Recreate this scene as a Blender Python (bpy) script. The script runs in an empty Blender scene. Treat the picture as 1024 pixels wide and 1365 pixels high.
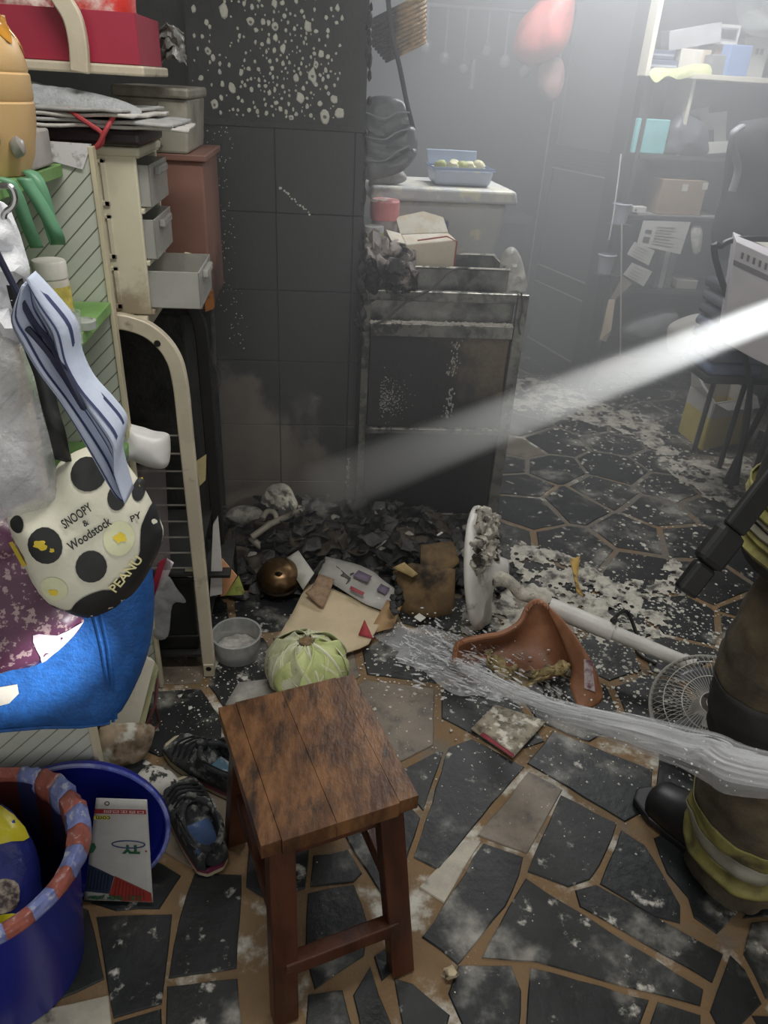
import bpy, bmesh, math, random
from mathutils import Vector, Matrix, noise
from mathutils.geometry import delaunay_2d_cdt, intersect_point_line
random.seed(7)
S = bpy.context.scene
COL = S.collection

# ------------------------------------------------------------------ camera
CAMH, PITCH, YAW, ROLL, FPX = 1.5, math.radians(30.0), math.radians(6.5), math.radians(3.46), 986.0
_f = Vector((math.sin(YAW)*math.cos(PITCH), math.cos(YAW)*math.cos(PITCH), -math.sin(PITCH)))
_r = Vector((math.cos(YAW), -math.sin(YAW), 0)); _u = _r.cross(_f)
_ix = _r*math.cos(ROLL) + _u*math.sin(ROLL); _iy = -_r*math.sin(ROLL) + _u*math.cos(ROLL)
CAM = Vector((0, 0, CAMH))
cd = bpy.data.cameras.new('camera'); cam = bpy.data.objects.new('camera', cd); COL.objects.link(cam)
cd.sensor_fit = 'VERTICAL'; cd.sensor_height = 36; cd.sensor_width = 27; cd.lens = 36*FPX/1365
cd.clip_start = 0.02
m = Matrix((( _ix.x, _iy.x, -_f.x, CAM.x), (_ix.y, _iy.y, -_f.y, CAM.y), (_ix.z, _iy.z, -_f.z, CAM.z), (0, 0, 0, 1)))
cam.matrix_world = m
S.camera = cam

# ------------------------------------------------------------------ world, lamps, exposure
S.view_settings.view_transform = 'Standard'; S.view_settings.look = 'None'
S.view_settings.gamma = 1.0; S.view_settings.use_curve_mapping = False
S.view_settings.exposure = 0.0
w = bpy.data.worlds.new('World'); S.world = w; w.use_nodes = True
w.node_tree.nodes['Background'].inputs[0].default_value = (1.0, .985, .96, 1)
w.node_tree.nodes['Background'].inputs[1].default_value = 0.62

def lamp(name, kind, loc, target, power, size=.3, size_y=None, color=(1, 1, 1), spot=None, blend=.4):
    ld = bpy.data.lights.new(name, kind); ld.energy = power; ld.color = color
    if kind == 'AREA':
        ld.size = size
        if size_y: ld.shape = 'RECTANGLE'; ld.size_y = size_y
    else:
        ld.shadow_soft_size = size
    if spot: ld.spot_size = math.radians(spot); ld.spot_blend = blend
    o = bpy.data.objects.new(name, ld); COL.objects.link(o); o.location = loc
    d = Vector(target) - Vector(loc)
    o.rotation_euler = d.to_track_quat('-Z', 'Y').to_euler()
    return o
lamp('ceiling_lamp_front', 'AREA', (0.1, 0.95, 2.58), (0.1, 0.95, 0), 22, 1.2, .25, (1, .97, .92))
lamp('haze_fill_rear', 'AREA', (1.3, 3.5, 2.58), (1.3, 3.5, 0), 75, 1.2, .25, (.95, .97, 1))  # unseen area light without a fixture, added to make the smoke glow
lamp('torch_near', 'SPOT', (0.75, 0.15, 1.25), (-.385, .90, .70), 300, .012, spot=7.6, blend=1.0)
BEAM0, BEAM1 = Vector((2.23, 1.66, 1.60)), Vector((0.02, 2.45, 0.16))
lamp('torch_far', 'SPOT', BEAM0, BEAM1, 11000, .01, spot=4.8, blend=.45, color=(.93, .98, 1))

# ------------------------------------------------------------------ helpers
def ray(px, py): return _f + _ix*((px-512)/FPX) - _iy*((py-682.5)/FPX)
def atY(px, py, y): d = ray(px, py); return CAM + d*(y/d.y)
def atX(px, py, x): d = ray(px, py); return CAM + d*(x/d.x)
def atZ(px, py, z): d = ray(px, py); return CAM + d*((z-CAMH)/d.z)
def V(*a): return Vector(a)

def lin(c):
    return tuple(((x/255)/12.92 if x/255 <= .04045 else ((x/255+.055)/1.055)**2.4) for x in c) + (1,)
MATS = {}
def mat(name, c=(128, 128, 128), rough=.6, metal=0, var=.12, scale=9, c2=None, cover=None, cscale=6, cthr=.5, cwid=.12, bump=0, bscale=40,
        alpha=1, sheen=0, up=None, upthr=.55, upscale=14, bias=None, stretch=(1, 1, 1), spec=.5, detail=6, trans=0, coat=0):
    """c: own colour; c2: second mottling colour; cover: deposit (soot) by noise; up: powder lying on upward faces by noise"""
    if name in MATS: return MATS[name]
    m = bpy.data.materials.new(name); m.use_nodes = True; nt = m.node_tree; N = nt.nodes; L = nt.links
    b = N['Principled BSDF']; b.inputs['Roughness'].default_value = rough; b.inputs['Metallic'].default_value = metal
    b.inputs['Alpha'].default_value = alpha; b.inputs['Specular IOR Level'].default_value = spec
    b.inputs['Transmission Weight'].default_value = trans
    b.inputs['Coat Weight'].default_value = coat
    if sheen: b.inputs['Sheen Weight'].default_value = sheen
    g = N.new('ShaderNodeNewGeometry'); mp = N.new('ShaderNodeMapping'); mp.inputs['Scale'].default_value = stretch
    L.new(g.outputs['Position'], mp.inputs[0]); P = mp.outputs[0]
    def nz(sc, off=0, det=detail):
        n = N.new('ShaderNodeTexNoise'); n.inputs['Scale'].default_value = sc; n.inputs['Detail'].default_value = det
        n.inputs['Roughness'].default_value = .62
        if off:
            a = N.new('ShaderNodeVectorMath'); a.operation = 'ADD'; a.inputs[1].default_value = (off, off*1.7, off*.6)
            L.new(P, a.inputs[0]); L.new(a.outputs[0], n.inputs['Vector'])
        else: L.new(P, n.inputs['Vector'])
        return n.outputs['Fac']
    def ramp(src, lo, hi):
        r = N.new('ShaderNodeMapRange'); r.inputs[1].default_value = lo; r.inputs[2].default_value = hi; r.interpolation_type = 'SMOOTHSTEP'
        L.new(src, r.inputs[0]); return r.outputs[0]
    def mix(f, A, B):
        x = N.new('ShaderNodeMix'); x.data_type = 'RGBA'
        if hasattr(f, 'links'): L.new(f, x.inputs[0])
        else: x.inputs[0].default_value = f
        for k, q in ((6, A), (7, B)):
            if hasattr(q, 'links'): L.new(q, x.inputs[k])
            else: x.inputs[k].default_value = q
        return x.outputs[2]
    base = lin(c); lo = tuple(v*(1-var) for v in base[:3]) + (1,); hi = lin(c2) if c2 else tuple(min(1, v*(1+var)) for v in base[:3]) + (1,)
    out = mix(ramp(nz(scale), .35, .65), lo, hi)
    if cover:
        s = nz(cscale, 3.1)
        if bias:      # (axis vector, offset, gain): deposit thicker along an axis
            for ax, off, gain in bias:
                d = N.new('ShaderNodeVectorMath'); d.operation = 'DOT_PRODUCT'; d.inputs[1].default_value = ax; L.new(g.outputs['Position'], d.inputs[0])
                q = N.new('ShaderNodeMath'); q.operation = 'SUBTRACT'; q.inputs[1].default_value = off; L.new(d.outputs['Value'], q.inputs[0])
                q2 = N.new('ShaderNodeMath'); q2.operation = 'MULTIPLY_ADD'; q2.inputs[1].default_value = gain; L.new(q.outputs[0], q2.inputs[0]); L.new(s, q2.inputs[2]); s = q2.outputs[0]
        out = mix(ramp(s, cthr-cwid, cthr+cwid), out, lin(cover))
    if up:
        s = nz(upscale, 7.7, 8)
        sx = N.new('ShaderNodeSeparateXYZ'); L.new(g.outputs['Normal'], sx.inputs[0])
        u = N.new('ShaderNodeMath'); u.operation = 'MULTIPLY'; L.new(ramp(s, upthr-.05, upthr+.07), u.inputs[0]); L.new(ramp(sx.outputs[2], -.2, .5), u.inputs[1])
        out = mix(u.outputs[0], out, lin(up))
    L.new(out, b.inputs['Base Color'])
    if bump:
        bp = N.new('ShaderNodeBump'); bp.inputs['Strength'].default_value = bump; bp.inputs['Distance'].default_value = .01
        L.new(nz(bscale, 1.3), bp.inputs['Height']); L.new(bp.outputs[0], b.inputs['Normal'])
    MATS[name] = m
    return m

WL = {}
def tag(o, label=None, cat=None, group=None, kind=None):
    if label: o['label'] = label
    if cat: o['category'] = cat
    if group: o['group'] = group
    if kind: o['kind'] = kind
    return o
def thing(name, loc, label, cat, group=None):
    o = bpy.data.objects.new(name, None); COL.objects.link(o); o.location = loc; o.empty_display_size = .05
    WL[o] = Vector(loc); return tag(o, label, cat, group)

class MB:
    def __init__(s): s.v = []; s.f = []
    def add(s, vs, fs, M=None):
        b = len(s.v); s.v += [(M @ Vector(q)) if M else Vector(q) for q in vs]; s.f += [tuple(i+b for i in f) for f in fs]; return s
    def box(s, lo, hi, M=None):
        x0, y0, z0 = lo; x1, y1, z1 = hi
        return s.add([(x0,y0,z0),(x1,y0,z0),(x1,y1,z0),(x0,y1,z0),(x0,y0,z1),(x1,y0,z1),(x1,y1,z1),(x0,y1,z1)],
                     [(0,3,2,1),(4,5,6,7),(0,1,5,4),(1,2,6,5),(2,3,7,6),(3,0,4,7)], M)
    def hexa(s, bot, top):
        return s.add(list(bot)+list(top), [(0,3,2,1),(4,5,6,7),(0,1,5,4),(1,2,6,5),(2,3,7,6),(3,0,4,7)])
    def bar(s, a, b, wx, wy, up=V(0,0,1)):
        a = Vector(a); b = Vector(b); d = (b-a).normalized()
        if abs(d.dot(up)) > .98: up = V(1,0,0)
        x = d.cross(up).normalized(); y = x.cross(d).normalized()
        q = [x*wx/2*i + y*wy/2*j for i, j in ((-1,-1),(1,-1),(1,1),(-1,1))]
        return s.hexa([a+k for k in q], [b+k for k in q])
    def tube(s, pts, r, n=7, cap=True, flat=1.0, closed=False):
        pts = [Vector(p) for p in pts]; k = len(pts); rs = r if isinstance(r, (list, tuple)) else [r]*k
        vs = []; fs = []; nx = None
        for i, p in enumerate(pts):
            d = (pts[(i+1) % k if closed else min(i+1, k-1)] - pts[(i-1) % k if closed else max(i-1, 0)])
            d = d.normalized() if d.length > 1e-9 else V(0,0,1)
            if nx is None:
                nx = d.orthogonal().normalized() if abs(d.z) > .95 else d.cross(V(0,0,1)).normalized()
            nx = (nx - d*nx.dot(d)); nx = nx.normalized() if nx.length > 1e-6 else d.orthogonal().normalized()
            ny = d.cross(nx)
            vs += [p + nx*(rs[i]*math.cos(2*math.pi*j/n)) + ny*(rs[i]*flat*math.sin(2*math.pi*j/n)) for j in range(n)]
        for i in range(k if closed else k-1):
            for j in range(n):
                a = i*n+j; b_ = i*n+(j+1) % n; c = ((i+1) % k)*n
                fs.append((a, b_, c+(j+1) % n, c+j))
        if cap and not closed: fs += [tuple(range(n-1, -1, -1)), tuple((k-1)*n+j for j in range(n))]
        return s.add(vs, fs)
    def lathe(s, prof, n=28, M=None, capb=True, capt=False):
        vs = []; fs = []
        for r, z in prof: vs += [(r*math.cos(2*math.pi*j/n), r*math.sin(2*math.pi*j/n), z) for j in range(n)]
        for i in range(len(prof)-1):
            for j in range(n): fs.append((i*n+j, i*n+(j+1) % n, (i+1)*n+(j+1) % n, (i+1)*n+j))
        if capb: fs.append(tuple(range(n-1, -1, -1)))
        if capt: fs.append(tuple((len(prof)-1)*n+j for j in range(n)))
        return s.add(vs, fs, M)
    def prism(s, pts, d):
        pts = [Vector(p) for p in pts]; k = len(pts); d = Vector(d)
        nrm = V(0,0,0)
        for i in range(k): nrm += pts[i].cross(pts[(i+1) % k])
        if nrm.dot(d) < 0: pts = pts[::-1]
        return s.add(pts + [p+d for p in pts], [tuple(range(k-1, -1, -1)), tuple(range(k, 2*k))] + [(i, (i+1) % k, k+(i+1) % k, k+i) for i in range(k)])
    def grid(s, fn, nu, nv):
        vs = [fn(i/nu, j/nv) for j in range(nv+1) for i in range(nu+1)]
        fs = [(j*(nu+1)+i, j*(nu+1)+i+1, (j+1)*(nu+1)+i+1, (j+1)*(nu+1)+i) for j in range(nv) for i in range(nu)]
        return s.add(vs, fs)
    def blob(s, c, rx, ry, rz, rough=.3, sub=1, seed=0, M=None):
        bm = bmesh.new(); bmesh.ops.create_icosphere(bm, subdivisions=sub, radius=1)
        vs = []
        for q in bm.verts:
            k = 1 + rough*noise.noise(q.co*1.7 + V(seed*3.1, seed, -seed*.7)) + rough*.5*noise.noise(q.co*4 + V(seed, 0, seed))
            p = V(q.co.x*rx, q.co.y*ry, q.co.z*rz)*k
            vs.append((M @ p if M else p) + Vector(c))
        fs = [tuple(x.index for x in f.verts) for f in bm.faces]; bm.free()
        return s.add(vs, fs)
    def build(s, name, m, parent=None, smooth=False, bevel=0, solid=0, sub=0, seg=2, ang=40):
        vs = s.v; lo = Vector([min(q[i] for q in vs) for i in range(3)]); hi = Vector([max(q[i] for q in vs) for i in range(3)])
        org = (lo+hi)/2
        if parent is None: org.z = lo.z
        me = bpy.data.meshes.new(name); me.from_pydata([tuple(q-org) for q in vs], [], s.f); me.update()
        o = bpy.data.objects.new(name, me); COL.objects.link(o)
        me.materials.append(m)
        if smooth:
            me.polygons.foreach_set('use_smooth', [True]*len(me.polygons))
            try: me.set_sharp_from_angle(angle=math.radians(ang))
            except Exception: pass
        if parent is not None: o.parent = parent; o.location = org - WL[parent]
        else: o.location = org
        WL[o] = org
        if solid: md = o.modifiers.new('solid', 'SOLIDIFY'); md.thickness = solid; md.offset = 0
        if bevel: md = o.modifiers.new('bevel', 'BEVEL'); md.width = bevel; md.segments = seg; md.limit_method = 'ANGLE'; md.angle_limit = math.radians(35)
        if sub: md = o.modifiers.new('sub', 'SUBSURF'); md.levels = sub; md.render_levels = sub
        return o

def basis(o, x, y, z): return Matrix(((x[0], y[0], z[0], o[0]), (x[1], y[1], z[1], o[1]), (x[2], y[2], z[2], o[2]), (0, 0, 0, 1)))
def rotz(loc, a): return Matrix.Translation(loc) @ Matrix.Rotation(math.radians(a), 4, 'Z')

def smooth_path(pts, n=6, closed=False):
    pts = [Vector(p) for p in pts]; k = len(pts); out = []
    for i in range(k if closed else k-1):
        g = (lambda j: pts[j % k]) if closed else (lambda j: pts[max(0, min(k-1, j))])
        p0, p1, p2, p3 = g(i-1), g(i), g(i+1), g(i+2)
        for t in range(n):
            t /= n
            out.append(.5*((2*p1) + (p2-p0)*t + (2*p0-5*p1+4*p2-p3)*t*t + (3*p1-p0-3*p2+p3)*t**3))
    if not closed: out.append(pts[-1])
    return out
def smooth2(poly, n=4, closed=True): return [(p.x, p.y) for p in smooth_path([V(x, y, 0) for x, y in poly], n, closed)]

class Plane:
    """a plane through point o with normal n: pixels of the photo are only used to measure sizes on it"""
    def __init__(s, o, n, up=V(0,0,1)):
        s.o = Vector(o); s.n = Vector(n).normalized(); s.x = up.cross(s.n).normalized(); s.y = s.n.cross(s.x).normalized()
    def hit(s, px, py):
        d = ray(px, py); t = (s.o-CAM).dot(s.n)/d.dot(s.n); p = CAM + d*t - s.o; return (p.dot(s.x), p.dot(s.y))
    def pt(s, u, v, h=0): return s.o + s.x*u + s.y*v + s.n*h

def inside(poly, x, y):
    r = False; k = len(poly)
    for i in range(k):
        (x1, y1), (x2, y2) = poly[i], poly[(i+1) % k]
        if (y1 > y) != (y2 > y) and x < (x2-x1)*(y-y1)/(y2-y1)+x1: r = not r
    return r
def bdist(poly, x, y):
    d = 1e9; k = len(poly)
    for i in range(k):
        (x1, y1), (x2, y2) = poly[i], poly[(i+1) % k]; dx, dy = x2-x1, y2-y1; L = dx*dx+dy*dy
        t = 0 if L < 1e-14 else max(0, min(1, ((x-x1)*dx+(y-y1)*dy)/L))
        d = min(d, math.hypot(x-x1-dx*t, y-y1-dy*t))
    return d
def resample(poly, step):
    out = []; k = len(poly)
    for i in range(k):
        (x1, y1), (x2, y2) = poly[i], poly[(i+1) % k]; n = max(1, int(math.hypot(x2-x1, y2-y1)/step+.5))
        out += [(x1+(x2-x1)*t/n, y1+(y2-y1)*t/n) for t in range(n)]
    return out
def tri_region(poly, step):
    """boundary + interior points of a polygon, triangulated"""
    B = resample(poly, step); xs = [p[0] for p in B]; ys = [p[1] for p in B]
    pts = list(B); y = min(ys)+step*.5; row = 0
    while y < max(ys):
        x = min(xs) + (step*.5 if row % 2 else step)
        while x < max(xs):
            if inside(B, x, y) and bdist(B, x, y) > step*.45: pts.append((x, y))
            x += step
        y += step*.87; row += 1
    nb = len(B)
    r = delaunay_2d_cdt([Vector(p) for p in pts], [(i, (i+1) % nb) for i in range(nb)], [], 1, 1e-7)
    vv = [(p.x, p.y) for p in r[0]]; ff = [tuple(f) for f in r[2]]
    ff = [f for f in ff if inside(B, sum(vv[i][0] for i in f)/3, sum(vv[i][1] for i in f)/3)]
    return vv, ff

class Pillow:
    """soft body: an outline on a plane, swelling to both sides, with folds"""
    def __init__(s, plane, poly, front=.05, back=.03, wid=None, folds=(0, 8, 1), px=True, seed=0, sm=4):
        s.pl = plane; P = [plane.hit(*q) for q in poly] if px else poly
        s.poly = smooth2(P, sm) if sm else P
        s.front, s.back, s.folds, s.seed = front, back, folds, seed
        xs = [p[0] for p in s.poly]; ys = [p[1] for p in s.poly]
        s.w = wid or .5*min(max(xs)-min(xs), max(ys)-min(ys))
    def h(s, u, v, side=1):
        d = min(1, bdist(s.poly, u, v)/s.w) if inside(s.poly, u, v) else 0
        q = math.sqrt(max(0, 1-(1-d)**2))
        a, f, asp = s.folds
        fo = a*noise.noise(V(u*f, v*f*asp, s.seed*2.3 + side)) + a*.5*noise.noise(V(u*f*2.3, v*f*2.3*asp, s.seed + 5*side))
        return (s.front if side > 0 else -s.back)*q + fo*min(1, d*4)
    def mesh(s, step):
        vv, ff = tri_region(s.poly, step); n = len(vv); mb = MB()
        mb.add([s.pl.pt(u, v, s.h(u, v, 1)) for u, v in vv], ff)
        mb.add([s.pl.pt(u, v, s.h(u, v, -1) - .001) for u, v in vv], [f[::-1] for f in ff])
        # join the rim
        cnt = {}
        for f in ff:
            for i in range(3):
                e = (f[i], f[(i+1) % 3])
                if (e[1], e[0]) in cnt: del cnt[(e[1], e[0])]
                else: cnt[e] = 1
        mb.f += [(b, a, a+n, b+n) for a, b in cnt]
        return mb
    def patch(s, poly, step, off=.002, px=True, sm=3, th=.0012):
        P = [s.pl.hit(*q) for q in poly] if px else poly
        if sm: P = smooth2(P, sm)
        vv, ff = tri_region(P, step); mb = MB()
        mb.add([s.pl.pt(u, v, s.h(u, v, 1)+off) for u, v in vv], ff)
        return mb
    def on(s, px, py, off=.003):
        u, v = s.pl.hit(px, py); return s.pl.pt(u, v, s.h(u, v, 1)+off)

_fc = None
def text2d(txt, size=1, bold=0):
    cu = bpy.data.curves.new('lettering', 'FONT'); cu.body = txt; cu.size = size; cu.align_x = 'CENTER'; cu.align_y = 'CENTER'; cu.offset = bold; cu.resolution_u = 3
    o = bpy.data.objects.new('lettering', cu); COL.objects.link(o)
    dg = bpy.context.evaluated_depsgraph_get(); me = bpy.data.meshes.new_from_object(o.evaluated_get(dg))
    vs = [(q.co.x, q.co.y) for q in me.vertices]; fs = [tuple(p.vertices) for p in me.polygons]
    bpy.data.objects.remove(o); bpy.data.curves.remove(cu); bpy.data.meshes.remove(me)
    return vs, fs
def text_on(txt, fn, size, m, parent, name='lettering', bold=0):
    """fn maps the flat letter coordinates to world points"""
    vs, fs = text2d(txt, size, bold)
    if not fs: return None
    mb = MB(); mb.add([fn(x, y) for x, y in vs], fs); return mb.build(name, m, parent)

# ------------------------------------------------------------------ the room
POW = (205, 203, 192)
def struct(o): o['kind'] = 'structure'; return o
m_soot = mat('soot_wall', (52, 54, 53), .75, var=.25, scale=3, c2=(66, 67, 66), bump=.25, bscale=60)
m_sootp = mat('soot_plaster', (56, 58, 57), .8, var=.2, scale=4, c2=(68, 69, 67), bump=.4, bscale=70)
m_grout = mat('grout', (152, 122, 86), .8, var=.3, scale=14, c2=(122, 100, 72), cover=(112, 106, 96), cscale=5, cthr=.60, cwid=.10, up=POW, upthr=.60, upscale=6,
              bias=[((0, 1, 0), 1.5, .14)], bump=.4, bscale=90)
floor = struct(MB().box((-1.6, -.6, -.06), (3.6, 6.0, -.004)).build('floor', m_grout)); 
struct(MB().box((-1.6, 2.66, 0), (.168, 2.72, 2.7)).build('wall_back_left', m_soot))
struct(MB().box((-1.6, 5.30, 0), (3.6, 5.38, 2.7)).build('wall_back', mat('far_wall', (70, 72, 78), .8, var=.2, scale=2)))
struct(MB().box((1.66, 4.50, 0), (3.6, 4.56, 2.7)).build('wall_shelf_side', mat('alcove_wall', (92, 92, 92), .8, var=.15, scale=2)))
struct(MB().box((-1.66, -.6, 0), (-1.6, 2.72, 2.7)).build('wall_left', mat('left_wall', (120, 118, 112), .8, scale=2)))
struct(MB().box((3.6, -.6, 0), (3.66, 5.38, 2.7)).build('wall_right', mat('right_wall', (105, 105, 106), .8, scale=2)))
struct(MB().box((-1.66, -.6, 2.7), (3.66, 5.38, 2.76)).build('ceiling', mat('ceiling_paint', (120, 118, 114), .9, scale=2)))

# pillar body, blackened plaster above, tiled below
PX0, PX1, PY = -.34, .168, 2.60
pillar = struct(MB().box((PX0-.03, PY+.012, 0), (PX1-.004, 2.66, 2.7)).box((-.02, 2.66, 0), (PX1-.004, 3.0, 2.7)).build('wall_pillar', m_sootp))
m_tile = mat('sooty_tile', (122, 116, 106), .42, var=.15, scale=6, cover=(54, 56, 55), cscale=5.5, cthr=.52, cwid=.10, stretch=(1.2, 1, .8),
             bias=[((0, 0, 1), .56, 1.15), ((1, 0, 0), -.26, .95)], bump=.12, bscale=40)
xs = [PX0, -.118, .134, PX1]; zs = [.0, .130, .368, .616, .868, 1.118, 1.366]
for i in range(3):
    for j in range(6):
        d = random.uniform(0, .002)
        MB().box((xs[i]+.0012, PY-d, zs[j]+.0012), (xs[i+1]-.0012, PY+.014, zs[j+1]-.0012)).build('tile', m_tile, pillar, bevel=.0015, seg=1)
for j in range(6):     # the narrow return on the pillar's right side
    MB().box((PX1-.008, PY+.016, zs[j]+.0015), (PX1+.004, 2.80, zs[j+1]-.0015)).build('tile', m_tile, pillar, bevel=.0015, seg=1)
mb = MB()              # ragged plaster lip above the tiles
n = 46
for i in range(n):
    x0 = PX0-.02+(PX1-PX0+.02)*i/n; x1 = PX0-.02+(PX1-PX0+.02)*(i+1)/n; a = noise.noise(V(i*.4, 0, 0))
    mb.box((x0, PY-.006-.004*abs(a), 1.366+.003*a), (x1, PY+.014, 1.382+.008*noise.noise(V(i*.7, 3, 0))))
mb.build('plaster_lip', m_sootp, pillar)
# pale blisters where the soot has burst
m_blis = mat('pale_blister', (222, 222, 208), .7, var=.06, scale=60); m_blis2 = mat('grey_blister', (120, 120, 114), .8)
def pebble(mb, x, z, r, seed, y=PY+.012, asp=1.0, h=.0035):
    k = 9; ring = []
    for j in range(k):
        a = 2*math.pi*j/k; q = r*(1+.45*noise.noise(V(math.cos(a)*1.3+seed*1.7, math.sin(a)*1.3, seed*.9)))
        ring.append((x+q*math.cos(a), z+q*asp*math.sin(a)))
    b = len(mb.v)
    mb.v += [V(u, y, v) for u, v in ring] + [V(x+(u-x)*.8, y-h, z+(v-z)*.8) for u, v in ring]
    mb.f += [(b+j, b+(j+1) % k, b+k+(j+1) % k, b+k+j) for j in range(k)] + [tuple(b+k+j for j in range(k))]
R = random.Random(3); mb = MB(); mg = MB(); done = []
tries = 0
while len(done) < 430 and tries < 9000:
    tries += 1
    u = R.gauss(-.09, .14); z = 1.395 + abs(R.random()**1.25)*.55
    if not (-.36 < u < .085): continue
    if u < -.22 and R.random() < .45: continue
    big = R.random() < .16
    r = R.uniform(.0075, .0145) if big else R.choice([R.uniform(.0018, .0040), R.uniform(.0035, .0072)])
    if any((u-a)**2+(z-c)**2 < (r+q+.0025)**2 for a, c, q in done): continue
    done.append((u, z, r)); pebble(mb, u, z, r, len(done), asp=R.uniform(.9, 1.6))
    if big and R.random() < .35: pebble(mg, u, z-.001, r*.45, len(done)+.5, h=.0045)
o = mb.build('paint_blister', m_blis, pillar); o['kind'] = 'stuff'
if mg.v: o = mg.build('blister_core', m_blis2, pillar); o['kind'] = 'stuff'
mb = MB()              # chips in the soot down the tiles
for i in range(110):
    u = -.285 + R.gauss(0, .02); z = R.uniform(.66, 1.36)
    pebble(mb, u+(.02 if z < .8 else 0), z, R.uniform(.0010, .0024), i, y=PY-.001, h=.001)
for i in range(30): pebble(mb, .145+R.gauss(0, .003), R.uniform(.1, .24), R.uniform(.0015, .004), i+200, y=PY-.001, h=.001, asp=2)
for k in range(16): t = k/15; pebble(mb, -.105+.1*t+R.gauss(0, .002), 1.195-.075*t+R.gauss(0, .002), R.uniform(.002, .0042), k+300, y=PY-.001, h=.001)
o = mb.build('soot_chip', m_blis, pillar); o['kind'] = 'stuff'

# ---- paving: irregular slabs, the near ones measured one by one
def C1(x, y): return (540+x*.4727, 960+y*.4727)
def C2(x, y): return (x*.293, 1000+y*.293)
def C3(x, y): return (260+x*.3774, 850+y*.3774)
TR = []
for k, q in (('s', [(125,75),(190,50),(335,130),(185,310),(95,420),(25,385),(45,320)]), ('t', [(350,145),(445,195),(345,375),(205,325)]),
             ('w', [(165,340),(215,340),(110,515),(40,470)]), ('s', [(222,345),(335,385),(325,435),(285,520),(210,615),(150,690),(50,610),(110,520)]),
             ('s', [(440,210),(600,290),(550,410),(520,450),(460,470),(345,425)]), ('s', [(610,310),(680,350),(775,520),(775,570),(700,550),(550,460)]),
             ('s', [(480,480),(540,462),(900,660),(870,738),(490,522)]), ('s', [(340,445),(842,760),(835,800),(700,770),(370,680),(215,670),(290,530)]),
             ('s', [(150,690),(300,690),(330,760),(320,900),(170,880),(120,770)]), ('s', [(355,695),(690,790),(600,1000),(335,950)]),
             ('s', [(715,790),(835,830),(830,1000),(640,1000)]), ('s', [(700,330),(780,300),(960,520),(880,600),(815,555),(800,500),(740,430)]),
             ('s', [(920,660),(960,700),(1010,800),(900,900),(860,820)]), ('s', [(955,655),(980,570),(1200,560),(1200,850),(1020,780)]),
             ('s', [(345,120),(420,30),(700,140),(690,250),(620,285),(455,185)])):
    TR.append((k, [C1(*p) for p in q]))
for k, q in (('s', [(440,755),(785,745),(735,1150),(515,1220)]), ('s', [(330,700),(400,720),(475,1040),(240,1140)]), ('w', [(180,1180),(495,1110),(510,1300),(80,1300)]),
             ('s', [(815,760),(880,560),(1100,560),(1080,990),(765,1035)]), ('s', [(765,1070),(1080,1035),(1110,1320),(755,1330)]), ('s', [(520,1240),(735,1170),(740,1330),(525,1340)])):
    TR.append((k, [C2(*p) for p in q]))
for k, q in (('s', [(400,900),(560,870),(610,1010),(600,1120),(420,1240),(390,1100)]), ('s', [(400,1260),(520,1240),(560,1400),(390,1420)]), ('s', [(560,1260),(620,1160),(690,1360),(720,1420),(590,1420)]),
             ('s', [(700,1200),(770,1220),(900,1330),(880,1420),(740,1390)]), ('s', [(420,770),(540,750),(590,830),(560,860),(410,880)])):
    TR.append((k, [C3(*p) for p in q]))
def area(p): return .5*sum(p[i][0]*p[(i+1) % len(p)][1]-p[(i+1) % len(p)][0]*p[i][1] for i in range(len(p)))
def hull(p):
    p = sorted(set(p))
    def half(s):
        o = []
        for q in s:
            while len(o) > 1 and (o[-1][0]-o[-2][0])*(q[1]-o[-2][1])-(o[-1][1]-o[-2][1])*(q[0]-o[-2][0]) <= 0: o.pop()
            o.append(q)
        return o[:-1]
    return half(p)+half(p[::-1])
def clip(poly, a, b, c):          # keep a*x+b*y <= c
    out = []; k = len(poly)
    for i in range(k):
        p, q = poly[i], poly[(i+1) % k]; dp = a*p[0]+b*p[1]-c; dq = a*q[0]+b*q[1]-c
        if dp <= 0: out.append(p)
        if (dp < 0 < dq) or (dq < 0 < dp): t = dp/(dp-dq); out.append((p[0]+(q[0]-p[0])*t, p[1]+(q[1]-p[1])*t))
    return out
PB = [((0, 1, 0), 1.55, .0)]
def stone_mat(i, c, rough):
    return mat('slate_%d' % i, c, rough, var=.22, scale=7, cover=(178, 175, 166), cscale=5.2, cthr=.68, cwid=.14, up=(196, 194, 184), upthr=.645, upscale=20,
               bump=.22, bscale=38, spec=.3, bias=[((0, 1, 0), .9, .012)])
m_st = [stone_mat(0, (40, 42, 42), .42), stone_mat(1, (46, 48, 47), .46), stone_mat(2, (35, 38, 38), .40)]
m_tan = mat('tan_slab', (118, 108, 94), .5, var=.2, scale=10, cover=(70, 66, 60), cscale=14, cthr=.62, bump=.2)
m_pale = mat('pale_slab', (172, 166, 150), .5, var=.15, scale=12, cover=(90, 84, 74), cscale=22, cthr=.64, bump=.2)
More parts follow.
